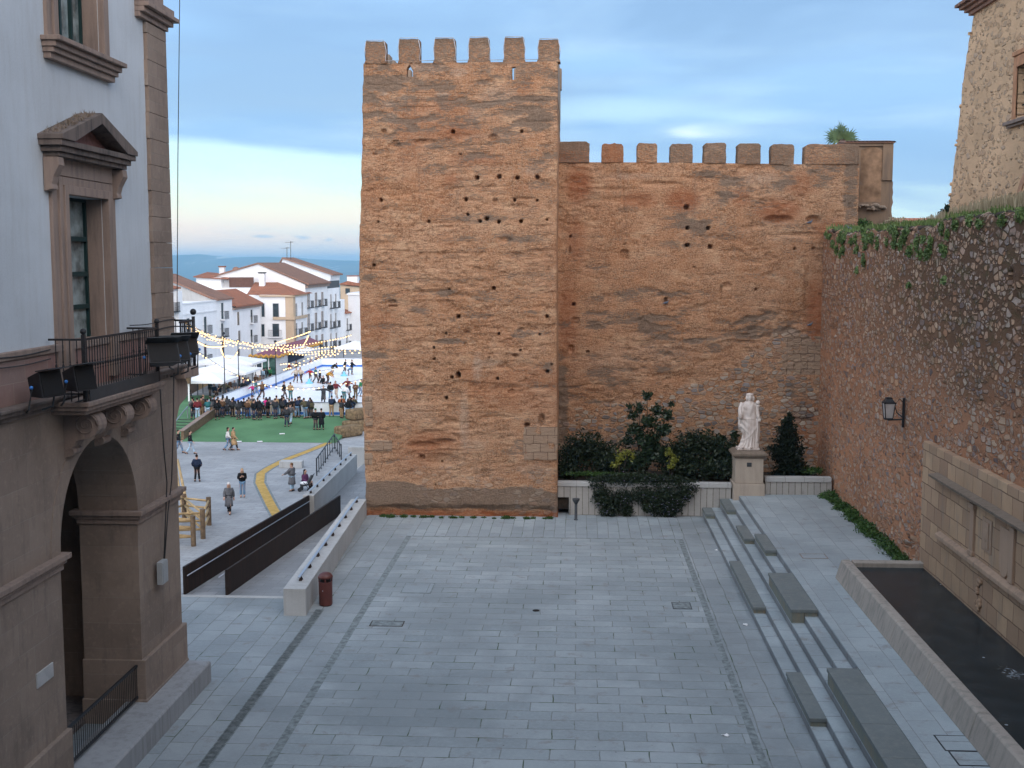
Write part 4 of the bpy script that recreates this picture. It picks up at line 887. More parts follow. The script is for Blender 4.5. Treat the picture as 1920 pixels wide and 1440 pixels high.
# lantern on a bracket
def lantern():
    t = thing('wall_lantern', (10.75, 40, 5.6), 'black square wall lantern with bracket on the rubble stone wall', 'lamp')
    x = 10.52; y = 40.0; zc = 6.05
    m = MB(); m.box(WX-.12, WX-.04, y-.03, y+.03, 5.45, 6.45); m.tube([(WX-.08,y,5.72),(x-.02,y,5.70)], .028, 6); m.tube([(WX-.1,y,6.3),(WX-.22,y,6.42),(WX-.38,y,6.2),(WX-.3,y,5.95),(WX-.12,y,5.8)], .018, 5); m.build('bracket', M['iron'], t)
    m = MB()
    for sx in (-1,1):
        for sy in (-1,1): m.hexa([(x+sx*.12-.012,y+sy*.12-.012,5.76),(x+sx*.12+.012,y+sy*.12-.012,5.76),(x+sx*.12+.012,y+sy*.12+.012,5.76),(x+sx*.12-.012,y+sy*.12+.012,5.76)], [(x+sx*.175-.014,y+sy*.175-.014,6.27),(x+sx*.175+.014,y+sy*.175-.014,6.27),(x+sx*.175+.014,y+sy*.175+.014,6.27),(x+sx*.175-.014,y+sy*.175+.014,6.27)])
    m.box(x-.135,x+.135,y-.135,y+.135,5.72,5.77); m.box(x-.19,x+.19,y-.19,y+.19,6.27,6.31); m.build('cage', M['iron'], t)
    m = MB().loft([[(x-s,y-s,z),(x+s,y-s,z),(x+s,y+s,z),(x-s,y+s,z)] for s,z in ((.175,6.315),(.10,6.42),(.10,6.46),(.03,6.48))]); m.build('hood', M['iron'], t)
    m = MB().loft([[(x-s,y-s,z),(x+s,y-s,z),(x+s,y+s,z),(x-s,y+s,z)] for s,z in ((.115,5.775),(.165,6.265))]); m.build('glass', simple('frosted_lamp_glass', (.45,.42,.40), .3, .1, 3, 0), t)
lantern()

# ---------------------------------------------------------------- church wall top right
def church():
    X = 14.0
    t = thing('stone_building', (X+4, 38, 12.3), 'tall tawny rubble building with small window and eaves above the garden', 'building')
    z0 = 12.3; zt = 19.75; n = 40; yb = 45.68; ytop = 43.5; m = MB(); random.seed(9); rings = []
    for i in range(n+1):
        z = z0 + (zt-z0)*i/n; f_ = (z-z0)/(zt-z0)
        yy = np.interp(f_, [0,.25,.5,.75,.97,1], [45.75,45.35,44.85,44.5,43.75,43.7]) + random.uniform(-.07,.07)
        rings.append([(X,6,z),(X+14,6,z),(X+14,yy,z),(X+.0,yy,z)])
    wy0, wy1, wz0, wz1 = 37.3, 39.15, 15.62, 17.2
    # wall built as pieces round the window opening
    def piece(ya, zb, zc, ragged):
        mm = []
        for i in range(n+1):
            z = z0+(zt-z0)*i/n
            if z < zb-1e-6 or z > zc+1e-6: continue
            mm.append(z)
        return mm
    m = MB()
    zs = sorted(set([r[0][2] for r in rings]+[wz0, wz1]))
    yedge = lambda z: np.interp(z, [r[0][2] for r in rings], [r[2][1] for r in rings])
    m.loft([[(X,wy1,z),(X+8,wy1,z),(X+8,yedge(z),z),(X,yedge(z),z)] for z in zs])
    m.box(X, X+8, 6, wy0, z0, zt); m.box(X, X+8, wy0, wy1, z0, wz0); m.box(X, X+8, wy0, wy1, wz1, zt); m.box(X+.5, X+8, wy0, wy1, wz0, wz1)
    m.build('rubble_wall', M['rubble_pale'], t)
    # brick surround, window
    m = MB(); m.box(X-.03,X+.05,wy1,wy1+.3,wz0-.1,wz1+.35); m.box(X-.06,X+.05,wy0-.45,wy0,wz0-.1,wz1+.35); m.box(X-.06,X+.05,wy0,wy1,wz1,wz1+.35)
    m.extr([(X-.1,wz1+.36),(X+.02,wz1+.36),(X+.02,wz1+.5),(X-.1,wz1+.5)], 'y', wy0-.2, wy1+.3); m.build('window_surround', simple('orange_plaster', (.46,.235,.13), .9, .15), t, bevel=.015)
    m = MB(); m.box(X-.22,X+.06,wy0-.4,wy1+.55,wz0-.22,wz0-.10); m.box(X-.14,X+.06,wy0-.4,wy1+.45,wz0-.30,wz0-.221); m.build('window_sill', M['hall_trim'], t, bevel=.02)
    w_ = MB(); w_.box(X+.30,X+.36,wy0+.005,wy1-.005,wz0+.005,wz1-.005); wo = w_.build('window', M['glass'], t)
    m = MB()
    for k in range(1, 5): m.tube([(X+.2, wy0+(wy1-wy0)*k/5, wz0), (X+.2, wy0+(wy1-wy0)*k/5, wz1)], .02, 6)
    for k in range(1, 4): m.tube([(X+.2, wy0, wz0+(wz1-wz0)*k/4), (X+.2, wy1, wz0+(wz1-wz0)*k/4)], .02, 6)
    m.build('bars', M['iron'], wo)
    # blocked low arch
    arc = [(37.2+1.5*math.cos(a), 13.0+1.0*math.sin(a)) for a in np.linspace(0, math.pi, 12)]; arc2 = [(37.2+1.2*math.cos(a), 13.0+.75*math.sin(a)) for a in np.linspace(math.pi, 0, 12)]
    MB().extr(arc+arc2, 'x', X-.03, X+.02).build('brick_arch', simple('faded_brick', (.42,.24,.15), .9, .15), t)
    # eaves
    m = MB()
    for k,(o,h) in enumerate(((.12,.12),(.24,.12),(.38,.10))): m.box(X-o, X+8, 6, 43.75+o, zt+sum((.12,.12,.10)[:k])+.001, zt+sum((.12,.12,.10)[:k])+h)
    m.build('eaves', simple('brick_eaves', (.30,.17,.12), .9, .25, 5), t, bevel=.01)
    m = MB().hexa([(X-.5,6,zt+.35),(X+8,6,zt+.35),(X+8,44.25,zt+.35),(X-.5,44.25,zt+.35)], [(X-.5,6,zt+.45),(X+8,6,zt+3.2),(X+8,44.25,zt+3.2),(X-.5,44.25,zt+.45)]); m.build('tile_roof', M['roof_brown'], t)
    # jutting broken stones down the ragged corner
    m = MB(); random.seed(2)
    for i in range(40):
        z = random.uniform(z0, zt-.3); s = random.uniform(.06,.12); m.obox((X+random.uniform(0,.5), yedge(z)+random.uniform(-.04,.06), z), s*2, s*1.4, s, Matrix.Rotation(random.uniform(-.4,.4),3,'X') @ Matrix.Rotation(random.uniform(-.4,.4),3,'Z'))
    m.build('quoin_stones', M['rubble_pale'], t, bevel=.02)
church()
t = thing('tiled_house', (24, 81, 10), 'low roof of red clay tiles seen beyond the garden wall', 'house')
MB().hexa([(17,78,12.6),(31,78,12.6),(31,86,12.6),(17,86,12.6)], [(17,81.9,14.0),(31,81.9,14.0),(31,82.1,14.0),(17,82.1,14.0)]).build('roof', M['roof_x'], t)
MB().box(17.3, 30.7, 78.4, 85.6, 8, 12.59).build('wall', M['white_b'], t)

# ---------------------------------------------------------------- planter, pedestal, statue
def planter():
    mp_ = paving('planter_slabs', .27, 3, 0, c1=(.36,.345,.32), c2=(.44,.42,.385), mortar=(.12,.10,.085), ms=.018, off=0, moss=False, axis='xz', var=.8)
    mc = paving('planter_coping', .82, 3, 0, c1=(.42,.42,.41), c2=(.48,.475,.46), mortar=(.2,.18,.16), ms=.01, off=0, moss=False, axis='xz', var=.6)
    t = thing('stone_planter', (4.8, 51, 0), 'low pale planter wall of upright rough slabs under the bushes', 'planter')
    zc = 1.47
    m = MB(); m.box(-.32, 6.70, 50.60, 50.85, -.01, zc-.20); m.box(-.88, -.321, 50.60, 50.85, .78, zc-.20); m.build('slab_facing', mp_, t)
    m = MB(); m.box(8.18, 11.0, 50.60, 50.85, .99, 1.56); m.build('slab_facing', mp_, t)
    m = MB(); m.box(-.95, 6.72, 50.55, 50.95, zc-.198, zc); m.build('coping', mc, t, bevel=.015)
    m = MB(); m.box(8.16, 10.98, 50.55, 50.95, 1.562, 1.77); m.build('coping', mc, t, bevel=.015)
    MB().box(-.84, 10.98, 50.86, 54.15, .2, 1.36).build('soil', M['soil'], t)
    return t
planter()
t = thing('statue_pedestal', (7.43, 50.9, .5), 'square pale stone pedestal with mossy cap and small plaque', 'pedestal')
m = MB(); m.box(6.76, 8.10, 50.25, 51.55, -.0, 1.52); m.build('pedestal_base', M['sandstone'], t, bevel=.02)
m = MB(); m.box(6.83, 8.03, 50.32, 51.48, 1.525, 2.62); m.build('pedestal_die', M['sandstone'], t, bevel=.015)
m = MB(); m.loft([[(7.43-s,50.9-s,z),(7.43+s,50.9-s,z),(7.43+s,50.9+s,z),(7.43-s,50.9+s,z)] for s,z in ((.62,2.625),(.68,2.70),(.735,2.74),(.735,2.82),(.68,2.845),(.60,2.93))]); m.build('cap', M['moss_stone'], t)
m = MB(); m.box(7.32, 7.52, 50.30, 50.33, 2.26, 2.44); m.build('plaque', M['dark_grey'], t, bevel=.004)

def statue():
    cx, cy, z0 = 7.47, 50.9, 2.93
    t = thing('marble_statue', (cx, cy, z0), 'white weathered marble statue of a draped Roman woman holding an offering', 'statue')
    H = 2.44
    nz, na = 150, 140
    zs = np.linspace(0, 1, nz); an = np.linspace(0, 2*math.pi, na, endpoint=False); T, Aa = np.meshgrid(zs, an, indexing='ij')
    # silhouette from the photograph: left / right edges as fractions of height (x in metres from the axis)
    lh = [0,.02,.06,.12,.20,.27,.33,.40,.48,.54,.60,.68,.76,.82,.855,.875,.89,.93,.97,1.0]
    xl = [-.50,-.50,-.44,-.34,-.30,-.27,-.36,-.42,-.43,-.42,-.39,-.40,-.40,-.33,-.20,-.12,-.145,-.16,-.15,-.10]
    xr = [.40,.40,.38,.36,.37,.38,.39,.38,.36,.35,.33,.32,.30,.26,.19,.12,.145,.165,.15,.10]
    yd = [.33,.33,.30,.28,.27,.27,.27,.27,.26,.25,.24,.25,.24,.20,.15,.12,.15,.17,.16,.10]
    XL = np.interp(T, lh, xl); XR = np.interp(T, lh, xr); YD = np.interp(T, lh, yd)
    c = (XL+XR)/2; hw = (XR-XL)/2
    rad = np.ones_like(T)
    # drapery folds: swags across the hips, vertical pleats below, V folds on the chest
    body = sstep(.02, .06, T)*(1-sstep(.84, .87, T))
    fx = np.cos(Aa); fy = np.sin(Aa)
    sw = np.sin(26*(T*1.9 + .36*fx*(1-T) + .08*np.sin(3*Aa))); 
    lower = (1-sstep(.20,.30,T+.12*fx)); mid = sstep(.20,.30,T+.12*fx)*(1-sstep(.52,.58,T)); up = sstep(.56,.62,T)
    rad += body*(lower*.055*np.sin(Aa*17+T*5) + mid*.075*sw*(.55+.45*np.sin(Aa*2+1)) + up*.045*np.sin(22*(T-.35*np.abs(fx)))) 
    rad += body*.03*(np.cos(T*60+Aa*4))*.4
    rad += .05*np.exp(-((T-.555)/.012)**2)                 # belt roll
    # diagonal edge of the mantle
    dg = T-(.155+.30*np.clip((fx+1)/2,0,1)**1.3); rad += .08*np.exp(-(dg/.022)**2)*(np.sin(Aa) < .3)*body
    # hem roll and plinth
    V = np.stack([c + hw*fx*rad, YD*fy*rad*(1+.0*T), T*H], -1)
    V = V.reshape(-1,3) + np.array([cx, cy, z0]); V[:, 1] -= 0
    i, j = np.meshgrid(np.arange(nz-1), np.arange(na), indexing='ij'); a = i*na+j; b = i*na+(j+1) % na
    F = np.stack([a, b, b+na, a+na], -1).reshape(-1,4)
    top = np.array([[i0 for i0 in ((nz-1)*na+np.arange(na))]])
    V = np.concatenate([V, [[cx, cy, z0+H+.01]]]); cidx = len(V)-1
    r_ = (nz-1)*na+np.arange(na); capF = np.stack([r_[0::2], r_[1::2], np.roll(r_[0::2], -1), np.full(na//2, cidx)], -1)
    npmesh('draped_body', V, np.concatenate([F, capF]), M['marble'], {}, True, t)
    B = lambda x, y, z: (cx+x, cy+y, z0+z*H)
    # sleeve and bent right arm (viewer's left), broken at the wrist
    m = MB(); m.tube([B(-.30,-.02,.83), B(-.40,-.05,.74), B(-.42,-.12,.64), B(-.38,-.22,.555)], .105, 12, .085); m.tube([B(-.42,-.04,.60),B(-.44,-.06,.45),B(-.42,-.04,.36)], .07, 10, .045); m.build('right_arm', M['marble'], t, smooth=True)
    m = MB(); m.tube([B(.22,-.02,.82), B(.32,-.06,.72), B(.35,-.14,.62), B(.36,-.26,.56)], .10, 12, .07)
    for k in range(4): m.tube([B(.33+.03*k,-.28,.565), B(.33+.03*k,-.34,.545), B(.335+.03*k,-.35,.515)], .017, 6, .012)
    m.tube([B(.30,-.25,.57), B(.28,-.31,.58), B(.29,-.34,.59)], .018, 6, .013); m.build('left_arm', M['marble'], t, smooth=True)
    # mantle falling from the forearm
    m = MB()
    m.loft([[B(.33+.09*math.cos(a)*(1+.18*math.sin(5*a+z*9)), -.12+.12*math.sin(a)*(1+.18*math.cos(4*a)), z) for a in np.linspace(0,2*math.pi,24,endpoint=False)] for z in np.linspace(.56,.13,14)]); m.build('hanging_mantle', M['marble'], t, smooth=True)
    # small upright figure / horn of plenty on the shoulder side
    m = MB(); m.lathe([(.01,0),(.055,.0),(.06,.12),(.075,.28),(.06,.34),(.10,.40),(.085,.44),(.05,.45),(.09,.48),(.105,.55),(.07,.63),(.01,.65)], (cx+.335, cy-.10, z0+.615*H), 16); m.build('offering', M['marble'], t, smooth=True)
    # head: face, veil and crown
    m = MB(); hz = .935
    m.ball(B(0,-.05,hz), (.118,.135,.155), 20, 14); m.ball(B(0,-.185,hz-.008), (.020,.03,.042), 8, 6); m.ball(B(-.045,-.158,hz+.012), (.024,.015,.013), 8, 5); m.ball(B(.045,-.158,hz+.012), (.024,.015,.013), 8, 5); m.ball(B(0,-.172,hz-.033), (.036,.014,.010), 8, 5); m.ball(B(0,-.15,hz-.05), (.035,.03,.022), 8, 5)
    m.ball(B(0,-.155,hz+.026), (.085,.012,.010), 10, 5)
    m.tube([B(0,-.02,.85), B(0,-.04,.90)], .075, 12, .07); m.build('head', M['marble'], t, smooth=True)
    m = MB(); m.ball(B(0,.0,hz+.005), (.155,.14,.17), 18, 12); m.lathe([(.12,.0),(.155,.02),(.155,.085),(.12,.10),(.01,.105)], B(0,-.01,.957), 18)
    for s in (-1,1): m.tube([B(s*.135,-.06,.955), B(s*.150,-.08,.91), B(s*.125,-.10,.86)], .045, 8, .035)
    m.build('veil', M['marble'], t, smooth=True)
    # base block with feet and support
    m = MB(); m.box(cx-.53, cx+.42, cy-.34, cy+.30, z0+.001, z0+.10); m.build('plinth', M['marble'], t, bevel=.02)
    m = MB(); m.ball(B(-.30,-.30,.052), (.06,.13,.045), 10, 6); m.ball(B(.06,-.33,.052), (.06,.13,.045), 10, 6); m.box(cx+.20, cx+.40, cy-.22, cy+.15, z0+.10, z0+.50); m.build('feet', M['marble'], t, bevel=.02)
statue()

# ---------------------------------------------------------------- small fixtures of the court
t = thing('bollard_light', (-.01, 49.6, 0), 'slim dark bollard light with a funnel head by the planter wall', 'bollard')
MB().lathe([(.01,0),(.085,0),(.085,.03),(.06,.04),(.06,.72),(.01,.72)], (-.01,49.6,0), 14).build('post', M['dark_grey'], t, smooth=True)
MB().lathe([(.01,.70),(.065,.70),(.155,.86),(.16,.93),(.13,.93),(.01,.90)], (-.01,49.6,0), 16).build('head', M['dark_grey'], t, smooth=True)
bx, by = -8.05, 36.55
t = thing('litter_bin', (bx, by, 0), 'maroon cylindrical litter bin with domed lid beside the pale parapet', 'bin')
MB().lathe([(.01,.02),(.20,.02),(.215,.05),(.22,.78),(.01,.78)], (bx,by,0), 28).build('body', M['bin_red'], t, smooth=False)
MB().lathe([(.01,.0),(.19,.0),(.19,.045),(.01,.045)], (bx,by,0), 28).build('foot', M['bin_dark'], t)
m = MB().lathe([(.01,.90),(.235,.90),(.24,.94),(.22,.99),(.16,1.05),(.08,1.08),(.01,1.09)], (bx,by,0), 28); m.build('lid', M['bin_red'], t, smooth=True)
MB().lathe([(.01,.781),(.17,.781),(.17,.899),(.01,.899)], (bx,by,0), 20).build('opening', M['bin_dark'], t)
m = MB(); [m.box(bx+.20*math.cos(a)-.02, bx+.20*math.cos(a)+.02, by+.20*math.sin(a)-.02, by+.20*math.sin(a)+.02, .78, .90) for a in (R(10),R(100),R(190),R(280))]; m.build('lid_support', M['bin_red'], t)
MB().ball((bx-.05,by-.215,.52), (.018,.008,.025)).build('lock_plate', M['steel'], t)
# slot drain, manholes, gratings
def slot_drain():
    t = thing('slot_drain', (-8.1,24,0), 'long dark slot drain grating running down the left of the court', 'drain')
    m = MB(); m.box(-8.235,-8.015,-6,36.0,.002,.006); m.build('channel', M['bin_dark'], t)
    m = MB(); y = 14.
    while y < 36: m.box(-8.23,-8.02,y,y+.035,.0065,.012); y += .07
    m.box(-8.26,-8.235,-6,36.02,.003,.013); m.box(-8.015,-7.99,-6,36.02,.003,.013); m.build('grating', M['strip'], t)
slot_drain()
def cover(poly4, label, cat, mat, rim, kind):
    xs = [p[0] for p in poly4]; ys = [p[1] for p in poly4]; z = poly4[0][2]
    t = thing(kind, ((min(xs)+max(xs))/2, (min(ys)+max(ys))/2, z), label, cat)
    x0,x1,y0,y1 = min(xs),max(xs),min(ys),max(ys); b = .03
    m = MB(); m.box(x0,x1,y0,y0+b,z+.002,z+.010); m.box(x0,x1,y1-b,y1,z+.002,z+.010); m.box(x0,x0+b,y0+b,y1-b,z+.002,z+.010); m.box(x1-b,x1,y0+b,y1-b,z+.002,z+.010); m.build('frame', rim, t)
    MB().box(x0+b,x1-b,y0+b,y1-b,z+.003,z+.008).build('cover_plate', mat, t)
q = lambda x, y, z=0: tuple(P(x, y, Z=z))
cover([q(752,1112),q(808,1112),q(812,1094),q(760,1094)], 'square stone-topped inspection cover on the left of the court', 'manhole', M['granite'], M['strip'], 'inspection_cover')
cover([q(694,1174),q(755,1174),q(757,1165),q(697,1165)], 'long grey inspection cover below the square one', 'manhole', M['strip'], M['soil'], 'inspection_cover')
cover([q(1262,1142),q(1296,1142),q(1294,1130),q(1262,1130)], 'grey slatted grating beside the right pebble strip', 'grating', M['strip'], M['dark_grey'], 'drain_grating')
cover([q(1505,1047,1.),q(1548,1047,1.),q(1546,1039,1.),q(1506,1039,1.)], 'terrace inspection cover with rusty spots', 'manhole', M['granite'], M['hall_trim'], 'inspection_cover')
cover([q(1772,1380,1.),q(1815,1408,1.),q(1772,1408,1.),q(1815,1380,1.)], 'upper one of two black-framed covers by the basin', 'manhole', M['granite'], M['iron'], 'inspection_cover')
cover([q(1798,1410,1.),q(1842,1436,1.),q(1798,1436,1.),q(1842,1410,1.)], 'lower one of two black-framed covers by the basin', 'manhole', M['granite'], M['iron'], 'inspection_cover')
a = P(1005,1145,Z=0); t = tag(MB().lathe([(.01,.003),(.11,.003),(.11,.012),(.01,.012)], (a.x,a.y,0), 20).build('round_drain', M['bin_dark']), 'small round dark drain cap in the middle of the court', 'drain cap')
for px_, py_, z_, lb in ((1360,1380,0,'crumpled white paper scrap at the right of the court'),(1399,1172,0,'white paper scrap beside the bottom step'),(1343,1032,0,'tiny white scrap beside the far bottom step'),(632,927,-1.42,'white scrap lying on the landing beside the tower')):
    a = P(px_,py_,Z=z_); m = MB(); random.seed(px_)
    for k in range(4): m.obox((a.x+random.uniform(-.05,.05), a.y+random.uniform(-.04,.04), z_+.02), .09, .06, .012, Matrix.Rotation(random.uniform(-.5,.5),3,'X') @ Matrix.Rotation(random.uniform(0,3),3,'Z'))
    tag(m.build('paper_scrap', M['white_plain']), lb, 'litter')

# ---------------------------------------------------------------- parapets and rusted steel walls by the ramp
t = thing('ramp_parapet', (-9.1,43,0), 'pale concrete parapet with flat handrail between court and ramp', 'parapet')
m = MB(); m.hexa([(-9.13,35.35,-1.9),(-8.42,35.35,-1.9),(-9.13,49.9,-1.9),(-9.80,49.9,-1.9)], [(-9.13,35.35,.86),(-8.42,35.35,.86),(-9.13,49.9,.74),(-9.80,49.9,.74)]); m.build('wall', M['concrete'], t, bevel=.015)
ra = lambda s: (-8.78+(-9.44+8.78)*s, 35.7+(49.6-35.7)*s, .86+(.74-.86)*s)
p0, p1 = ra(.03), ra(1.0)
m = MB(); m.hexa([(p0[0]-.05,p0[1],p0[2]+.14),(p0[0]+.03,p0[1],p0[2]+.14),(p1[0]+.03,p1[1],p1[2]+.14),(p1[0]-.05,p1[1],p1[2]+.14)], [(p0[0]-.05,p0[1],p0[2]+.17),(p0[0]+.03,p0[1],p0[2]+.17),(p1[0]+.03,p1[1],p1[2]+.17),(p1[0]-.05,p1[1],p1[2]+.17)]); m.build('handrail', M['steel'], t)
for k in range(9):
    p = ra(.05+.115*k); MB().hexa([(p[0]-.045,p[1]-.12,p[2]+.002),(p[0]+.045,p[1]-.12,p[2]+.002),(p[0]+.045,p[1]+.12,p[2]+.002),(p[0]-.045,p[1]+.12,p[2]+.002)], [(p[0]-.02,p[1]-.015,p[2]+.14),(p[0]+.02,p[1]-.015,p[2]+.14),(p[0]+.02,p[1]+.015,p[2]+.14),(p[0]-.02,p[1]+.015,p[2]+.14)]).build('bracket', M['corten'], t)
def steelwall(x, y0, y1, z0t, z1t, b0, b1, label, rail, end):
    t = thing('steel_wall', (x,(y0+y1)/2,-1), label, 'wall', 'rusted steel walls lining the ramp')
    MB().hexa([(x-.04,y0,b0),(x+.04,y0,b0),(x+.04,y1,b1),(x-.04,y1,b1)], [(x-.04,y0,z0t),(x+.04,y0,z0t),(x+.04,y1,z1t),(x-.04,y1,z1t)]).build('plate', M['corten'], t)
    m = MB(); xx = x+rail
    m.tube([(xx,y0+end,z0t-.12),(xx,y1-.3,z1t-.12)] if rail < .1 else [(xx,y0+end,z0t-.30),(xx,y1-.3,z1t-.22)], .022, 8)
    m.build('handrail', M['steel'], t, smooth=True)
steelwall(-13.0, 37.46, 55.6, .95, -.27, -.3, -1.6, 'left rusted steel wall with thin handrail edging the ramp', .12, 0)
steelwall(-11.58, 37.46, 56.1, .86, -.36, -.3, -1.6, 'right rusted steel wall dividing the ramp from the steps', -.09, -.5)
# ground retaining the square side
t = thing('landing_parapet', (-13.2,60,-2), 'pale concrete parapet with bracketed rail at the ramp landing', 'parapet')
MB().hexa([(-13.3,55.65,-3.3),(-12.75,55.65,-3.3),(-12.95,67.9,-3.3),(-13.5,67.9,-3.3)], [(-13.3,55.65,-.28),(-12.75,55.65,-.28),(-12.95,67.9,-.28),(-13.5,67.9,-.28)]).build('wall', M['concrete'], t, bevel=.015)
MB().hexa([(-13.06,55.8,-.12),(-12.98,55.8,-.12),(-13.18,67.6,-.12),(-13.26,67.6,-.12)], [(-13.06,55.8,-.09),(-12.98,55.8,-.09),(-13.18,67.6,-.09),(-13.26,67.6,-.09)]).build('handrail', M['steel'], t)
for k in range(8):
    y_ = 56.2+1.6*k; x_ = -13.03-.2*(y_-55.8)/11.8
    MB().hexa([(x_-.04,y_-.12,-.279),(x_+.04,y_-.12,-.279),(x_+.04,y_+.12,-.279),(x_-.04,y_+.12,-.279)], [(x_-.02,y_-.02,-.12),(x_+.02,y_-.02,-.12),(x_+.02,y_+.02,-.12),(x_-.02,y_+.02,-.12)]).build('bracket', M['corten'], t)
# retaining side of ramp towards the square
ST(MB().box(-13.3, -13.17, 37.46, 74, ZP-.3, -1.45).build('retaining_edge', M['concrete']))
t = tag(MB().box(-14.1, -12.6, 71.0, 71.6, -1.6, -.35).build('stone_block', M['concrete'], bevel=.02), 'short pale concrete block against the tower corner', 'block')
def stair_rail():
    t = thing('stair_railing', (-17.5, 80, ZP), 'black iron railing with close uprights beyond the pale parapet', 'railing')
    A = [P(594,892,Z=ZP), P(610,868,Z=ZP), P(627,842,Z=ZP), P(640,862,Z=ZP)]
    rail = MB(); bars = MB()
    H_ = (1.15,1.15,1.15,1.0)
    for (a,ha),(b,hb) in zip(list(zip(A,H_))[:-1], list(zip(A,H_))[1:]):
        rail.tube([a+Vector((0,0,ha)), b+Vector((0,0,hb))], .05, 6); rail.tube([a+Vector((0,0,.2)), b+Vector((0,0,.2))], .03, 6)
        n = 4
        for k in range(n+1): p = a.lerp(b, k/n); MB().tube([p, p+Vector((0,0,ha))], .045 if k in (0,n) else .035, 5).build('upright', M['iron'], t)
    rail.build('rail', M['iron'], t)
stair_rail()
# ================================================================ TOWN HALL ON THE LEFT
HX, HY = -10.31, 29.45
def town_hall():
    t = thing('town_hall', (-16, 20, 0), 'tall grey rendered hall with pink granite arcade, quoins and iron balcony on the left', 'building')
    S, SX, TR, DK = M['hall_stone'], M['hall_stone_x'], M['hall_trim'], M['hall_dark']
    a0, a1, zs, r = 22.47, 26.60, 5.20, 2.065; ac = (a0+a1)/2
    zc = 8.13; XI = HX-1.40
    arc = lambda c, rr, z0, n=22: [(c+rr*math.cos(a), z0+rr*math.sin(a)) for a in np.linspace(0, math.pi, n)]
    # east front: piers and spandrel with the arch
    m = MB()
    m.extr([(a0,zs),(a0,zc),(a1,zc),(a1,zs)]+arc(ac, r, zs)[1:-1], 'x', XI, HX)
    for y0, y1 in ((a1, HY), (a0-1.9, a0), ): m.box(XI, HX, y0+.0001, y1-.0001, .0, zs) if False else m.box(XI, HX, y0, y1, 0, zc)
    m.build('arcade_front', S, t)
    m = MB(); m.box(XI, HX, -6, 20.569, 0, zc); m.build('arcade_front', S, t)
    # north end with its own arch towards the square
    b0, b1 = -17.2, -13.05; bc = (b0+b1)/2
    m = MB(); m.extr([(b0,zs),(b0,zc),(b1,zc),(b1,zs)]+arc(bc, r, zs)[1:-1], 'y', HY-1.4, HY); m.box(b1, XI-.001, HY-1.4, HY, 0, zc); m.box(-19, b0, HY-1.4, HY, 0, zc); m.build('arcade_north', SX, t)
    m = MB(); m.box(-15.2, -14.2, -6, HY-1.401, 0, zc); m.build('arcade_back_wall', M['hall_dark'], t)  # arcade back wall, ceiling and floor coloured dark to imitate deep shade
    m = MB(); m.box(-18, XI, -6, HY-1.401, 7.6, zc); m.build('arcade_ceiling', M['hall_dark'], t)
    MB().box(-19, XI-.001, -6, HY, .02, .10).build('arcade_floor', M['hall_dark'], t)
    # wider plinths
    m = MB(); m.box(XI-.04, HX+.10, a1-.04, HY+.10, -.01, 1.58); m.box(XI-.07, HX+.12, a1-.07, HY+.12, -.005, .62); m.build('pier_plinth', S, t, bevel=.02)
    m = MB(); m.box(XI-.04, HX+.10, -6, a0+.04, -.01, 1.58); m.build('pier_plinth', S, t, bevel=.02)
    # impost mouldings
    def imp(y0, y1, name='impost'):
        m = MB()
        for k,(o,z0_,z1_) in enumerate(((.05,4.87,5.0),(.10,5.0,5.09),(.17,5.09,5.20))): m.box(XI-o, HX+o, y0-o, y1+o, z0_+.0005*k, z1_)
        m.build(name, TR, t, bevel=.012)
    imp(a1, HY); imp(-6, a0)
    # archivolt
    m = MB(); m.extr(arc(ac, r+.42, zs)+arc(ac, r+.004, zs)[::-1], 'x', HX-.1, HX+.018); m.build('arch_ring', S, t)
    # string ledge under the upper floor, then the pink band
    m = MB(); m.box(HX-.5, HX+.10, -6, HY+.10, 8.131, 8.24); m.box(HX-.5, HX+.20, -6, HY+.20, 8.2405, 8.33); m.box(HX-.5, HX+.26, -6, HY+.26, 8.3305, 8.39); m.build('string_ledge', DK, t, bevel=.012)
    m = MB(); m.box(HX-.6, HX-.02, -6, 28.12, 8.391, 9.22); m.build('granite_band', M['pinkband'], t)
    m = MB(); m.box(HX-.6, HX+.03, -6, 28.12, 9.221, 9.38); m.build('band_moulding', TR, t, bevel=.02)
    # upper wall with two openings
    ux0, ux1 = HX-.60, HX-.05; UY0, UY1 = 23.3, 25.45   # both windows share an axis
    LW = (23.3, 25.3, 8.45, 12.36); TW = (23.2, 25.45, 15.37, 18.0); ZT = 19.5
    m = MB(); m.box(ux0, ux1, -6, LW[0], 9.381, ZT); m.box(ux0, ux1, LW[1], 28.12, 9.381, 15.37); m.box(ux0, ux1, TW[1], 28.12, 15.37, ZT)
    m.box(ux0, ux1, LW[0], LW[1], LW[3], TW[2]); m.box(ux0, ux1, LW[0], TW[1], TW[3], ZT)
    m.build('rendered_wall', M['stucco'], t)
    m = MB(); m.box(-19, ux0-.001, -6, HY-.3, zc, ZT); m.build('rendered_wall', M['stucco'], t)
    # corner strip of granite blocks
    m = MB(); z = 8.391; k = 0
    while z < 16.7:
        h = .62; m.box(HX-.9, HX+.035, 28.10 if k % 2 else 28.14, HY+.005*(k%2), z, min(z+h-.008, 16.7)); z += h; k += 1
    m.build('corner_blocks', S, t, bevel=.008)
    # top cornice
    m = MB()
    for k,(o,z0_,z1_) in enumerate(((.08,16.72,16.84),(.18,16.84,16.96),(.30,16.96,17.06),(.20,17.06,17.25),(.0,17.25,ZT))): m.box(HX-1.2, HX+o, (-6 if k < 0 else 27.9-.3*(k<4)), HY+o, z0_+.0005*k, z1_)
    m.build('cornice', TR, t, bevel=.015)
    # ---- upper window
    w = MB()
    y0, y1, zb, zt = TW
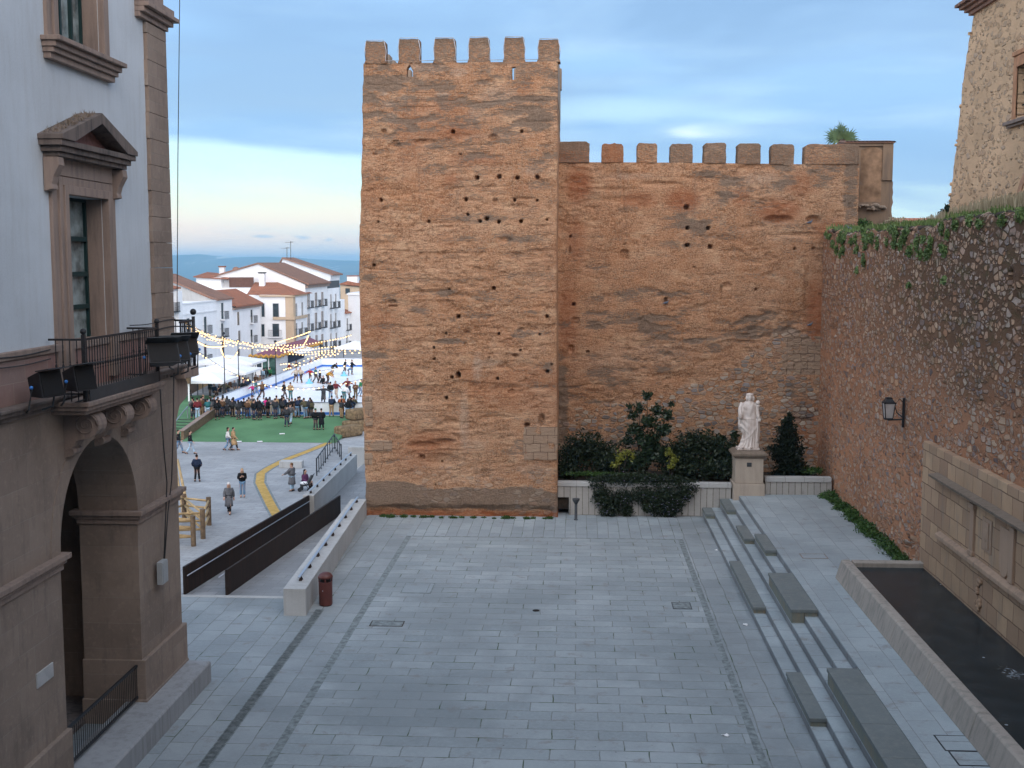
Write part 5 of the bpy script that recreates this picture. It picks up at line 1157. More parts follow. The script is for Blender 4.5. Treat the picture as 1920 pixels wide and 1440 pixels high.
    for o, d, f in ((.40,.03,.20),(.20,.08,.0)):
        w.box(HX-.06, HX+d, y0-o, y0-f, zb, zt+o); w.box(HX-.06, HX+d, y1+f, y1+o, zb, zt+o); w.box(HX-.06, HX+d, y0-f, y1+f, zt+f, zt+o)
    w.box(ux0+.02, HX-.061, y1-.02, y1+.06, zb+.003, zt-.003); w.box(ux0+.02, HX-.061, y0-.06, y0+.02, zb+.003, zt-.003)
    wo = w.build('upper_window', TR, t, bevel=.01)
    m = MB()
    for k,(o,z0_,z1_) in enumerate(((.10,14.94,15.06),(.17,15.06,15.16),(.24,15.16,15.27),(.34,15.27,15.365))): m.box(HX-.05, HX+o, y0-.42-o*.5, y1+.42+o*.5, z0_+.0005*k, z1_)
    m.build('sill', TR, wo, bevel=.012)
    def casement(parent, y0, y1, z0_, z1_, nv, nh, mat_f, fr=.07, X=None):
        X = X or HX-.45
        y0 += .022; y1 -= .022
        MB().box(X-.03, X, y0, y1, z0_, z1_).build('pane', M['glass_hall'], parent)
        m = MB(); m.box(X, X+.06, y0, y0+fr, z0_, z1_); m.box(X, X+.06, y1-fr, y1, z0_, z1_); m.box(X, X+.06, y0+fr, y1-fr, z0_, z0_+fr); m.box(X, X+.06, y0+fr, y1-fr, z1_-fr, z1_)
        for k in range(1, nv): yy = y0+(y1-y0)*k/nv; m.box(X+.001, X+.075, yy-fr*.75, yy+fr*.75, z0_+fr, z1_-fr)
        for zz in nh: m.box(X+.002, X+.085, y0+fr, y1-fr, zz-.05, zz+.05)
        m.build('casement', mat_f, parent)
    casement(wo, y0, y1, zb, zt, 4, (), M['green_frame'], .05)
    # ---- balcony window with pediment
    y0, y1, zb, zt = LW; w = MB()
    for o, d, f in ((.58,.02,.34),(.34,.07,.18),(.18,.11,.0)):
        w.box(HX-.06, HX+d, y0-o, y0-f, 8.5, zt+min(o,.36)); w.box(HX-.06, HX+d, y1+f, y1+o, 8.5, zt+min(o,.36)); w.box(HX-.06, HX+d, y0-f, y1+f, zt+f*.9, zt+min(o,.36))
    w.box(ux0+.02, HX-.061, y1-.02, y1+.06, 8.5, zt-.003); w.box(ux0+.02, HX-.061, y0-.06, y0+.02, 8.5, zt-.003)
    wo = w.build('balcony_window', TR, t, bevel=.012)
    casement(wo, y0, y1, 8.45, zt, 2, (9.2, 10.05, 10.75, 11.5), M['green_frame'], .07)
    # curtains / pale blind behind: reflected wall
    m = MB(); m.box(HX-.05, HX+.06, y0-.36, y1+.36, 12.72, 13.05); m.build('frieze', TR, wo)
    PX = HX+.42; c = 24.25; hw = 1.90
    pd = MB()
    pd.box(HX-.05, PX-.14, c-hw+.18, c+hw-.18, 13.0505, 13.14); pd.box(HX-.05, PX-.07, c-hw+.10, c+hw-.10, 13.1405, 13.25); pd.box(HX-.05, PX, c-hw, c+hw, 13.2505, 13.36)
    po = pd.build('pediment', DK, t, bevel=.01)
    zap = 14.08
    m = MB()   # raking cornices and recessed tympanum
    for s in (-1, 1):
        A_ = c+s*(hw+.03); 
        m.hexa([(HX-.05,A_,13.365),(PX+.04,A_,13.365),(PX+.04,A_-s*.42,13.365),(HX-.05,A_-s*.42,13.365)][::s], [(HX-.05,c+s*.0,zap),(PX+.04,c+s*.0,zap),(PX+.04,c,zap-.17),(HX-.05,c,zap-.17)][::s]) if False else None
        prof = [(c+s*(hw+.03),13.363),(c+s*(hw+.03),13.46),(c,zap),(c,zap-.22),(c+s*(hw-.55),13.363)]
        m.extr(prof if s < 0 else prof[::-1], 'x', HX-.05, PX+.04)
    m.build('raking_cornice', DK, po, bevel=.008)
    m = MB(); m.extr([(c-hw+.5,13.362),(c+hw-.5,13.362),(c,13.92)], 'x', HX-.05, HX+.06); m.build('tympanum', simple('pink_tympanum', (.20,.105,.095), .9, .2), po)
    for s in (-1, 1):
        yy = c+s*(1.62); m = MB(); m.extr([(HX-.04,13.04),(HX+.26,13.04),(HX+.28,12.88),(HX+.16,12.66),(HX+.12,12.52),(HX+.14,12.42),(HX-.04,12.38)], 'y', yy-.13, yy+.13)
        m.build('console', TR, po, bevel=.015)
    # moss and dry grass on the pediment
    random.seed(4); m = MB()
    for k in range(420):
        s = random.choice((-1,-1,1)); f_ = random.random(); y_ = c+s*hw*f_; z_ = 13.46+(zap-13.46)*(1-f_); x_ = random.uniform(HX, PX-.05); h_ = random.uniform(.02,.07)*(1.3 if s < 0 else .5); a = random.uniform(0, 6.28)
        m.add([(x_-.012,y_,z_-.01),(x_+.012,y_+.005,z_-.01),(x_+.05*math.cos(a),y_+.05*math.sin(a),z_+h_)], [(0,1,2)])
    m.build('moss', M['moss_stone'], po)
    # ---- balcony
    bl = MB(); BX = HX+.82; by0, by1 = 22.2, 26.5
    bl.box(HX-.0, BX-.12, by0+.12, by1-.12, 8.02, 8.1); bl.box(HX, BX-.05, by0+.05, by1-.05, 8.1005, 8.19); bl.box(HX, BX, by0, by1, 8.1905, 8.28)
    bo = bl.build('balcony', TR, t, bevel=.012)
    for yk in (22.85, 24.35, 25.75):
        m = MB()
        prof = [(HX-.01,8.018),(BX-.1,8.018)] + [(BX-.36+.27*math.cos(a), 7.75+.27*math.sin(a)) for a in np.linspace(R(75), R(-80), 9)] + [(HX+.25,7.42),(HX+.20,7.30)] + [(HX+.10+.10*math.cos(a), 7.20+.10*math.sin(a)) for a in np.linspace(R(60), R(-90), 5)] + [(HX-.01,7.08)]
        m.extr(prof, 'y', yk, yk+.42); m.m = 0
        k_ = m.build('scroll_bracket', TR, bo, bevel=.02)
        sp = MB(); pts = []
        for i in range(34):
            a = i*.42; rr = .245*(1-i/36); pts.append((BX-.36+rr*math.cos(a), yk-.008, 7.75+rr*math.sin(a)))
        sp.tube(pts, .022, 5, .012); pts = [(HX+.12+.08*(1-i/16)*math.cos(i*.5), yk-.008, 7.21+.08*(1-i/16)*math.sin(i*.5)) for i in range(14)]; sp.tube(pts, .014, 5, .008)
        sp.build('volute', TR, k_ if False else bo, smooth=True)
    # railing
    rx = HX+.70; ry0, ry1 = 22.34, 26.36; zt_ = 9.5; zb_ = 8.42
    m = MB(); m.box(HX, rx+.02, ry0-.02, ry0+.02, zt_-.02, zt_+.02); m.box(rx-.025, rx+.025, ry0+.021, ry1-.021, zt_-.02, zt_+.022); m.box(HX, rx+.02, ry1-.02, ry1+.02, zt_-.02, zt_+.02)
    m.box(HX, rx, ry0-.015, ry0+.015, zb_, zb_+.03); m.box(rx-.015, rx+.015, ry0+.021, ry1-.021, zb_, zb_+.03); m.box(HX, rx, ry1-.015, ry1+.015, zb_, zb_+.03)
    m.build('top_rail', M['iron'], bo)
    bar = MB()
    def baluster(x, y):
        bar.tube([(x,y,8.285),(x,y,zt_-.02)], .011, 5); bar.ball((x,y,8.98), (.026,.026,.045), 6, 5); bar.ball((x,y,8.90), (.018,.018,.02), 5, 4); bar.ball((x,y,9.06), (.018,.018,.02), 5, 4)
    n = 31
    for k in range(1, n): baluster(rx, ry0+(ry1-ry0)*k/n)
    for k in range(1, 5): baluster(HX+.70*k/5, ry0); baluster(HX+.70*k/5, ry1)
    bar.build('balusters', M['iron'], bo)
    for yy in (ry0, ry1):
        m = MB(); m.box(rx-.035, rx+.035, yy-.035, yy+.035, 8.283, zt_+.10); m.ball((rx,yy,zt_+.16), .062, 10, 8); m.build('corner_post', M['iron'], bo)
    # cable trays, sag wires on the band
    for z_ in (9.30, 9.12):
        MB().tube([(HX+.05, y_, z_+.02*math.sin(y_*2)) for y_ in np.linspace(15, 22.3, 20)], .012, 5).build('wall_cable', M['cable'], t)
        MB().tube([(HX+.06, y_, z_+.25+.02*math.sin(y_*2)) for y_ in np.linspace(26.4, HY, 12)], .012, 5).build('wall_cable', M['cable'], t)
    # dark coaming along the balcony foot
    m = MB(); m.box(rx+.03, rx+.05, ry0+.1, ry1-.1, 8.285, 8.52); m.build('kick_mesh', M['dark_grey'], bo)
    # cables down the pier
    for pts in ([(299,705),(303,780),(307,840),(313,905),(311,960),(307,1055)], [(326,700),(325,790),(322,900),(315,960),(308,1055)]):
        m = MB(); q = [P(a,b,X=HX+.14) for a,b in pts]; m.tube(q, .016, 5); m.build('wall_cable', M['cable'], t, smooth=True)
    # ---- second balcony round the corner on the north side
    nb = MB(); nb.box(-13.2, -10.05, HY+.05, HY+1.15, 8.02, 8.27); no = nb.build('north_balcony', TR, t, bevel=.02)
    m = MB(); m.extr([(HY+.0,8.018),(HY+1.0,8.018)]+[(HY+.72+.27*math.cos(a), 7.7+.27*math.sin(a)) for a in np.linspace(R(75),R(-80),9)]+[(HY+.3,7.3),(HY+.02,6.95)], 'x', -10.75, -10.30); m.build('scroll_bracket', TR, no, bevel=.02)
    m = MB(); m.box(-13.2,-10.12,HY+1.06,HY+1.10,9.45,9.50); m.box(-10.16,-10.12,HY+.0,HY+1.06,9.45,9.50); m.box(-13.2,-10.12,HY+1.06,HY+1.09,9.30,9.33)
    for k in range(26):
        x_ = -10.14-.12*k; m.tube([(x_,HY+1.08,8.27),(x_,HY+1.08,9.46)], .014, 5); m.ball((x_,HY+1.08,8.9), (.03,.03,.06), 6, 5)
    for k in range(9): m.tube([(-10.14,HY+.1+.11*k,8.27),(-10.14,HY+.1+.11*k,9.46)], .014, 5)
    m.build('railing', M['iron'], no)
    for x_ in (-10.14, -10.95): m = MB(); m.tube([(x_,HY+1.08,8.27),(x_,HY+1.08,9.58)], .045, 8); m.ball((x_,HY+1.08,9.70), .085, 10, 8); m.build('finial_post', M['iron'], no, smooth=True)
    return t
town_hall()

def floodlight(x, y, z, rz, label, w=.62, h=.46, d=.34, tilt=-25):
    t = thing('floodlight', (x,y,z), label, 'floodlight', 'black floodlights hung on the balcony rail')
    Mx = Matrix.Rotation(rz,3,'Z') @ Matrix.Rotation(R(tilt),3,'X')
    m = MB(); c = Vector((x,y,z+.45))
    f = [Vector((sx*w/2, -d/2, sz*h/2)) for sx,sz in ((-1,-1),(1,-1),(1,1),(-1,1))]; b = [Vector((sx*w*.36, d/2, sz*h*.36)) for sx,sz in ((-1,-1),(1,-1),(1,1),(-1,1))]
    m.hexa([c+Mx@v for v in b], [c+Mx@v for v in f]); m.build('housing', M['iron'], t, bevel=.012)
    m = MB(); m.obox(c+Mx@Vector((0,-d/2-.10,h/2+.01)), w+.04, .30, .018, Mx); m.build('visor', M['dark_grey'], t)
    m = MB(); m.obox(c+Mx@Vector((0,-d/2-.008,0)), w-.06, .012, h-.06, Mx); m.build('lens', M['bin_dark'], t)
    m = MB()
    for s in (-1,1): m.tube([c+Mx@Vector((s*(w/2+.02),0,0)), Vector((x,y,z))+Matrix.Rotation(rz,3,'Z')@Vector((s*(w/2+.02),.1,.02)), Vector((x,y,z))+Matrix.Rotation(rz,3,'Z')@Vector((s*(w/2-.1),.25,-.05))], .022, 6)
    m.build('yoke', M['dark_grey'], t)
    m = MB(); m.ball(c+Mx@Vector((w/2+.05,0,-.02)), .035, 8, 6); m.ball(c+Mx@Vector((-w/2-.05,0,-.02)), .035, 8, 6); m.build('adjuster_knob', M['blue_knob'], t)
q = P(85,765,X=HX+.50); floodlight(q.x, q.y, q.z-.02, R(75), 'black floodlight farthest left on the wall ledge before the balcony', h=.5, w=.6, tilt=-10)
q = P(148,752,X=HX+.72); floodlight(q.x, q.y, q.z-.02, R(75), 'black floodlight at the near corner post of the iron balcony', h=.5, w=.6, tilt=-10)
q = P(305,705,X=HX+1.05); floodlight(q.x, q.y, q.z, R(35), 'black floodlight hung outside the far end of the iron balcony, nearer one', w=.7, h=.5, tilt=-30)
q = P(325,700,X=HX+1.0); floodlight(q.x, q.y, q.z, R(35), 'black floodlight hung outside the far end of the iron balcony, middle one', w=.7, h=.5, tilt=-30)
q = P(346,690,X=HX+.95); floodlight(q.x, q.y, q.z, R(30), 'black floodlight beyond the hall corner with string lights rising beside it', w=.62, h=.42, tilt=-32)
# junction box, plaque, ledge, gate rail
q = P(303,1093,X=HX+.14); t = thing('junction_box', tuple(q), 'grey electrical box with cables on the granite pier', 'electrical box')
MB().box(q.x-.14+.10, q.x+.10, q.y-.2, q.y+.2, q.z, q.z+.56).build('casing', M['grey_plastic'], t, bevel=.012); MB().box(q.x+.101, q.x+.115, q.y-.17, q.y+.17, q.z+.03, q.z+.53).build('lid', M['grey_plastic'], t, bevel=.01)
t = thing('wall_plaque', (HX+.0,21.6,3.0), 'small white stone plaque on the granite pier left of the arch', 'plaque')
MB().box(HX-.01, HX+.03, 21.22, 21.92, 2.87, 3.16).build('slab', simple('plaque_marble', (.42,.42,.42), .6, .08, 3), t, bevel=.006)
m = MB(); random.seed(8)
for r_ in range(3):
    y_ = 21.28
    while y_ < 21.84: w_ = random.uniform(.03,.08); m.box(HX+.0305, HX+.032, y_, y_+w_, 3.08-.075*r_, 3.105-.075*r_); y_ += w_+.02
m.build('worn_lettering', M['dark_grey'], t) if False else None
t = tag(MB().extr([(HX-.4,-.005),(-9.60,-.005),(-9.60,.50),(-9.63,.55),(HX-.4,.57)], 'y', -1.2, 29.55).build('stone_ledge', M['ledge'], bevel=.012), 'low pale granite ledge running along the foot of the arcade', 'ledge')
def gate():
    t = thing('iron_barrier', (HX-.15,24.5,.57), 'dark iron barrier of close bars closing the foot of the arch', 'railing')
    x = HX-.12; y0, y1 = 22.5, 26.55; m = MB()
    m.box(x-.03,x+.03,y0,y1,1.42,1.47); m.box(x-.025,x+.025,y0,y1,.66,.70); m.build('rail', M['iron'], t)
    m = MB(); k = 0
    while y0+.05+.105*k < y1: m.tube([(x,y0+.05+.105*k,.70),(x,y0+.05+.105*k,1.42)], .009, 5); k += 1
    m.build('bars', M['iron'], t)
gate()
# rail seen through the arch at the north opening
t = thing('inner_railing', (-16, 29.2, .1), 'thin iron railing seen through the dark arcade', 'railing')
m = MB(); m.box(-17.2,-13.05,28.8,28.84,1.05,1.09); [m.tube([(-17.1+.14*k,28.82,.10),(-17.1+.14*k,28.82,1.05)], .012, 5) for k in range(29)]; m.build('rail', M['iron'], t)
# long cable dropping from above frame
q0, q1, q2 = P(337,-10,Y=33), P(333.5,300,Y=33), P(332,585,Y=33)
tag(MB().tube([(q0.x,q0.y,q0.z+3),tuple(q0),tuple(q1),tuple(q2)], .012, 5).build('hanging_cable', M['cable'], smooth=True), 'thin dark cable hanging straight down beside the hall corner', 'cable')

# ================================================================ VEGETATION
def leaf_mesh(name, mat, blobs, n, size, seed=0, flat=.0, parent=None, droop=0., label=None, surf=.55):
    """blobs: list of (cx,cy,cz,rx,ry,rz); n leaves per unit weight, small rhombic leaves facing all ways, denser near the surface"""
    r = np.random.default_rng(seed); P_ = []; 
    vol = np.array([b[3]*b[4]*b[5] for b in blobs])**.75; cnt = np.maximum(8, (n*vol/vol.sum()).astype(int))
    for b, k in zip(blobs, cnt):
        d = r.normal(size=(k,3)); d /= np.linalg.norm(d, axis=1)[:, None]; q = r.random(k)**(surf)
        # lumpy outline
        lump = 1 + .28*np.sin(d[:,0]*7+b[0]*5)*np.sin(d[:,2]*6+b[1]*3) + .18*np.sin(d[:,1]*11+d[:,2]*9)
        P_.append(np.array(b[:3]) + d*np.array(b[3:6])*(q*lump)[:, None])
    C = np.concatenate(P_); k = len(C)
    a = r.normal(size=(k,3)); a[:,2] *= (1-flat); a[:,2] -= droop; a /= np.linalg.norm(a, axis=1)[:, None]
    b_ = np.cross(a, r.normal(size=(k,3))); b_ /= np.linalg.norm(b_, axis=1)[:, None]
    s = size*(.6+.8*r.random(k))[:, None]
    V = np.stack([C-a*s, C+b_*s*.45, C+a*s, C-b_*s*.45], 1).reshape(-1,3); F = np.arange(4*k).reshape(-1,4)
    tone = np.repeat(np.clip(r.normal(.4,.3,k), 0, 1), 4)
    return npmesh(name, V, F, mat, dict(tone=tone), False, parent, label)
def bpx(px, py, Y, rx, ry, rz):
    v = P(px, py, Y=Y); return (v.x, v.y, v.z, rx, ry, rz)
def plant(name, label, cat, base, mat, blobs, n, size, seed, trunk=True, group=None, **k):
    t = thing(name, base, label, cat, group)
    leaf_mesh('foliage', mat, blobs, n, size, seed, parent=t, **k)
    if trunk:
        m = MB(); random.seed(seed)
        for b in blobs[:10]:
            p1 = Vector(b[:3]); p0 = Vector(base); mid = p0.lerp(p1, .5)+Vector((random.uniform(-.15,.15), random.uniform(-.1,.1), 0)); m.tube([p0, mid, p1], .035, 6, .012)
        m.build('stems', M['bark'], t, smooth=True)
    return t
ZS = 1.34
plant('evergreen_shrub', 'rounded dark shrub in the shady corner beside the tower', 'shrub', (.9,52.4,ZS), M['leaf_dark'],
      [bpx(1075,855,52.5,.95,.8,.9), bpx(1105,838,52.6,1.0,.8,.75), bpx(1145,858,52.3,.9,.7,.7), bpx(1170,880,52.0,.8,.6,.5), bpx(1130,868,52,.8,.7,.6), bpx(1065,880,52,.6,.7,.5), bpx(1150,880,52.2,.6,.6,.45)], 9000, .075, 1)
plant('magnolia_tree', 'tall glossy-leaved young magnolia with open branching crown before the wall', 'tree', (3.0,52.2,ZS), M['leaf_mag'],
      [bpx(1213,742,52.2,.24,.24,.22), bpx(1200,765,52.2,.28,.3,.25), bpx(1232,768,52.2,.28,.3,.28), bpx(1186,778,52.2,.25,.3,.22), bpx(1250,778,52,.28,.3,.30), bpx(1216,790,52,.38,.4,.32), bpx(1192,806,52,.42,.4,.30), bpx(1243,806,52,.42,.4,.32), bpx(1215,826,52,.62,.5,.38), bpx(1178,826,52,.3,.35,.22), bpx(1259,757,52.2,.16,.18,.14), bpx(1180,762,52.2,.15,.18,.13), bpx(1222,850,52,.8,.6,.45), bpx(1190,866,51.8,.7,.6,.42)], 5200, .085, 2)
plant('evergreen_shrub', 'broad dark shrub mass between the magnolia and the pedestal', 'shrub', (5.2,52.3,ZS), M['leaf_dark'],
      [bpx(1290,848,52.4,1.1,.8,.9), bpx(1325,838,52.5,1.0,.8,.85), bpx(1262,862,52.3,.9,.7,.8), bpx(1372,858,52.2,.6,.7,.8), bpx(1355,855,52.4,.8,.7,.7), bpx(1280,880,51.8,.9,.7,.5), bpx(1335,880,51.8,.9,.7,.5), bpx(1370,840,52.6,.35,.4,.4), bpx(1300,820,52.6,.35,.4,.35), bpx(1368,875,51.6,.5,.5,.5)], 12000, .075, 3)
plant('leafy_shoot', 'thin leafy shoots leaning against the wall left of the statue', 'plant', (6.3,53.0,ZS), M['leaf_mag'], [bpx(1352,822,53.2,.28,.2,.14), bpx(1377,818,53.2,.16,.2,.22), bpx(1342,832,53.2,.22,.2,.14)], 330, .11, 31)
plant('yellow_shrub', 'yellow-leaved shrub left of the magnolia stem', 'shrub', (2.0,51.4,ZS), M['leaf_yellow'], [bpx(1162,858,51.4,.28,.2,.34), bpx(1178,848,51.4,.3,.2,.14), bpx(1152,872,51.3,.2,.2,.18), bpx(1186,858,51.4,.14,.2,.16)], 420, .06, 4)
plant('yellow_shrub', 'yellow-leaved shrub right of the magnolia stem', 'shrub', (4.1,51.4,ZS), M['leaf_yellow'], [bpx(1255,848,51.4,.2,.2,.25), bpx(1264,862,51.4,.25,.2,.22), bpx(1258,874,51.3,.2,.2,.14)], 420, .06, 5)
def ivy_hang():
    bl = []
    for x, y, rx, rz in ((1120,905,.5,.3),(1150,900,.8,.3),(1190,900,.9,.33),(1230,902,.9,.33),(1270,905,.7,.3),(1298,912,.3,.25),(1128,930,.42,.5),(1145,950,.5,.45),(1165,935,.6,.45),(1175,955,.3,.3),(1140,960,.4,.25),(1205,928,.7,.35),(1250,930,.8,.45),(1240,952,.55,.4),(1265,945,.5,.45),(1255,960,.4,.25),(1285,925,.35,.35),(1215,950,.3,.3)):
        bl.append(bpx(x, y, 50.42 if y > 915 else 50.75, rx, .26 if y > 915 else .45, rz))
    plant('hanging_creeper', 'dark creeper with small pale flowers spilling over the planter wall', 'creeper', (3.3,50.6,.1), M['leaf_dark'], bl, 26000, .05, 6, trunk=False, droop=.5)
    r = np.random.default_rng(9); m = MB()
    for k in range(90):
        b = bl[r.integers(len(bl))]; m.ball((b[0]+r.normal()*b[3]*.6, b[1]-b[4]*.95, b[2]+r.normal()*b[5]*.6), .013, 5, 4)
    m.build('small_flowers', simple('lilac_petals', (.45,.40,.60), .6, .1), bpy.data.objects['hanging_creeper'])
ivy_hang()
plant('low_ground_cover', 'low green ground plants at the back of the planter corner', 'plant', (1.6,51.2,ZS), M['leaf_green'], [bpx(1105,888,51.3,1.1,.3,.10), bpx(1150,890,51.2,.6,.3,.10)], 1300, .05, 7, trunk=False)
plant('low_ground_cover', 'low green plants in the right corner by the rubble wall', 'plant', (10.2,51.6,ZS), M['leaf_green'], [bpx(1520,882,51.8,.6,.5,.14), bpx(1500,884,52.4,.5,.5,.18)], 1600, .06, 8, trunk=False)
def conifer():
    t = thing('dwarf_conifer', (9.4,52.1,ZS), 'narrow dark conifer right of the statue', 'tree')
    b = []; random.seed(6)
    for k in range(34):
        f = k/33; z = ZS+.15+2.75*f; x = 9.45-.15*f+random.uniform(-.14,.14)*(1-f); rr = ((1-f)**.6*.80+.14)*random.uniform(.72,1.15)
        b.append((x+random.uniform(-.12,.12), 52.1+random.uniform(-.1,.1), z, rr*random.uniform(.75,1.12), rr*.8, .20))
    leaf_mesh('foliage', M['leaf_conifer'], b, 12000, .075, 12, parent=t, surf=.7)
    MB().tube([(9.45,52.1,ZS-.05),(9.35,52.1,4.1)], .07, 7, .02).build('trunk', M['bark'], t, smooth=True)
conifer()
# weeds at wall feet
def strip_plants(name, label, pts, n, size, mat, seed, w=.25, h=.12, kind=None, cat='plant'):
    r = np.random.default_rng(seed); bl = []
    for (a, b) in zip(pts[:-1], pts[1:]):
        a = np.array(a); b = np.array(b); k = max(2, int(np.linalg.norm(b-a)/.35))
        for i in range(k):
            p = a+(b-a)*(i+r.random())/k; s = .6+.8*r.random(); bl.append((p[0]+r.normal()*.05, p[1]+r.normal()*.05, p[2]+h*.4*s, w*s, w*s, h*s))
    o = leaf_mesh(name, mat, bl, n, size, seed)
    return tag(o, kind='stuff') if kind else tag(o, label, cat)
strip_plants('moss_strip', '', [(-8.6,49.75,0),(-6,49.7,0),(-3.5,49.75,0),(-.9,49.75,0)], 5200, .035, M['leaf_green'], 21, .16, .06, 'stuff')
strip_plants('weeds', 'bright green weeds growing along the foot of the rubble wall', [(10.75,50.4,1.),(10.95,46.5,1.),(11.0,43,1.),(11.02,40.2,1.),(11.0,38.4,1.)], 17000, .05, M['leaf_green'], 22, .36, .17)
# ivy patches on the rubble wall head, grass on top
def wall_ivy():
    r = np.random.default_rng(33); bl = []   # trailing patches
    zt = lambda y: float(np.interp(y, RWY, RWZ))
    patches = [(52.8,.7,.9),(51.0,.55,1.0),(49.5,.5,.8),(48.0,.6,.7),(46.8,.8,1.5),(45.6,.5,.6),(44.4,.45,.8),(43.2,.8,.9),(42.2,.5,1.1),(41.0,.6,1.3),(40.2,.35,1.7),(39.2,.35,.5),(38.0,.5,1.5),(36.8,.4,.5),(36.4,.4,2.2),(35.2,.35,.45),(34.0,.35,.7),(33.0,.3,.3),(31.6,.5,.35),(30.2,.4,.25),(47.6,.25,1.9),(50.3,.3,1.5),(37.7,.2,2.4)]
    for (y, w, d) in patches:
        k = int(4*w*d)+1
        for i in range(k):
            yy = y+r.normal()*w*.6; dz = -abs(r.normal())*d*.55-.05
            bl.append((WX-.02, yy, zt(yy)+dz, .08, .14+.22*r.random(), .10+.16*r.random()))
    t = thing('wall_ivy', (WX-.1,44,10), 'fresh green ivy trailing down the top of the rubble wall', 'ivy')
    leaf_mesh('foliage', M['leaf_ivy'], bl, 8000, .065, 34, parent=t, droop=.4)
    # top fringe of grass
    n = 4500; y = r.uniform(24, 54, n); x = WX+.1+r.random(n)*1.0; z = np.interp(y, RWY, RWZ)-.02; h = (.03+.09*r.random(n))*(1+1.2*(fbm(y*1.2, y*0, 44) > .52)); a = r.uniform(0, 6.28, n); s = .03
    V = np.stack([np.stack([x-s, y, z], -1), np.stack([x+s, y, z], -1), np.stack([x+.06*np.cos(a)+.012, y+.06*np.sin(a), z+h], -1), np.stack([x+.06*np.cos(a)-.012, y+.06*np.sin(a), z+h], -1)], 1).reshape(-1,3)
    tag(npmesh('grass', V, np.arange(4*n).reshape(-1,4), M['leaf_ivy'], dict(tone=np.repeat(r.random(n), 4)), False), kind='stuff')
    n = 12000; y = r.uniform(20, 52, n); x = 12.2+r.random(n)*1.7; z = 12.12+(x-12.2)*.1 + .35*sstep(48, 36, y) ; h = .12+.30*r.random(n)*np.interp(y, [20,36,44,52], [1.6,1.3,.7,.3])
    a = r.uniform(0, 6.28, n)
    V = np.stack([np.stack([x-.02, y, z-.3], -1), np.stack([x+.02, y, z-.3], -1), np.stack([x+.12*np.cos(a)+.008, y+.12*np.sin(a), z+h], -1), np.stack([x+.12*np.cos(a)-.008, y+.12*np.sin(a), z+h], -1)], 1).reshape(-1,3)
    tag(npmesh('dry_grass', V, np.arange(4*n).reshape(-1,4), M['leaf_dry'], dict(tone=np.repeat(r.random(n), 4)), False), kind='stuff')
wall_ivy()
plant('wall_shrub', 'small rounded green shrub rooted at the turret foot', 'shrub', (12.9,54.5,12.2), M['leaf_green'], [bpx(1618,420,54.3,.28,.25,.26), bpx(1628,425,54.3,.2,.2,.18)], 900, .05, 41, trunk=False)
plant('dry_bush', 'brownish dry bush between the turret and the tiled roof', 'shrub', (15.2,56,12.2), M['leaf_dry'], [bpx(1680,418,55.5,.5,.4,.25), bpx(1662,424,55.3,.4,.3,.18), bpx(1695,425,55.5,.3,.3,.18)], 1500, .06, 42, trunk=False)
plant('bare_bush', 'dark drooping bush at the foot of the stone building', 'shrub', (14.1,46.3,12.3), M['leaf_dark'], [bpx(1772,398,46.6,.22,.3,.16), bpx(1778,388,46.6,.14,.2,.2)], 260, .07, 43, trunk=False)
def palm():
    t = thing('palm_tree', (12.6,60,12), 'fan palm crown showing behind the curtain wall end', 'palm tree')
    c = P(1579,252,Y=60); MB().tube([(c.x,60,4),(c.x,60,c.z-.25)], .22, 9, .18).build('trunk', M['bark'], t, smooth=True)
    r = np.random.default_rng(5); V = []; F = []; T = []
    for k in range(24):
        az = R((k*53) % 210-15); dep = r.uniform(-.8, .8) if k % 2 else r.uniform(-.25, .25); d = np.array([math.cos(az), dep, math.sin(az)]); d /= np.linalg.norm(d); o = np.array([c.x, 60, c.z-.35]); hub = o+d*r.uniform(.02, .58)
        fa = np.array([r.uniform(-.4,.4), -1, r.uniform(-.3,.5)]); sd = np.cross(d, fa); sd /= np.linalg.norm(sd); up = np.cross(sd, d); tone = .8*r.random(); b = len(V)
        V += [o-sd*.015, o+sd*.015, hub+sd*.012, hub-sd*.012]; F.append((b,b+1,b+2,b+3)); T += [.6]*4
        for j in range(11):
            a = (j-5)*.27+r.uniform(-.05,.05); dd = d*math.cos(a)+sd*math.sin(a); L_ = .60*(1-.22*abs(j-5)/5)*r.uniform(.85,1.1); tip = hub+dd*L_+np.array([0,0,-.16*r.random()]); b = len(V); w = np.cross(dd, up)*.030
            V += [hub-w*.3, hub+dd*L_*.45-w, tip, hub+dd*L_*.45+w]; F.append((b,b+1,b+2,b+3)); T += [tone]*4
    npmesh('crown', np.array(V), np.array(F), M['leaf_palm'], dict(tone=np.array(T)), False, t)
palm()
# pigeons on the walls
def pigeon(px, py, X=None, Y=None, label='', face=1):
    c = P(px, py, X=X, Y=Y); t = thing('pigeon', tuple(c), label, 'pigeon', 'pigeons perched on the old walls')
    b = MB(); b.loft([[(c.x+face*x_, c.y+ry*math.cos(a), c.z+z_+rz*math.sin(a)) for a in np.linspace(0,2*math.pi,10,endpoint=False)] for x_,z_,ry,rz in ((-.17,.05,.01,.008),(-.12,.06,.035,.02),(-.05,.075,.06,.05),(.02,.085,.065,.06),(.07,.11,.045,.05),(.095,.155,.028,.03),(.105,.185,.026,.028),(.12,.20,.018,.018),(.135,.20,.004,.004))])
    b.tube([(c.x+face*.01,c.y-.02,c.z+.03),(c.x+face*.015,c.y-.02,c.z)], .006, 5); b.tube([(c.x+face*.01,c.y+.02,c.z+.03),(c.x+face*.015,c.y+.02,c.z)], .006, 5)
    b.build('body', M['pigeon'], t, smooth=True)
pigeon(1249,571,Y=CY-.05,label='pigeon in the small hole halfway down the curtain wall')
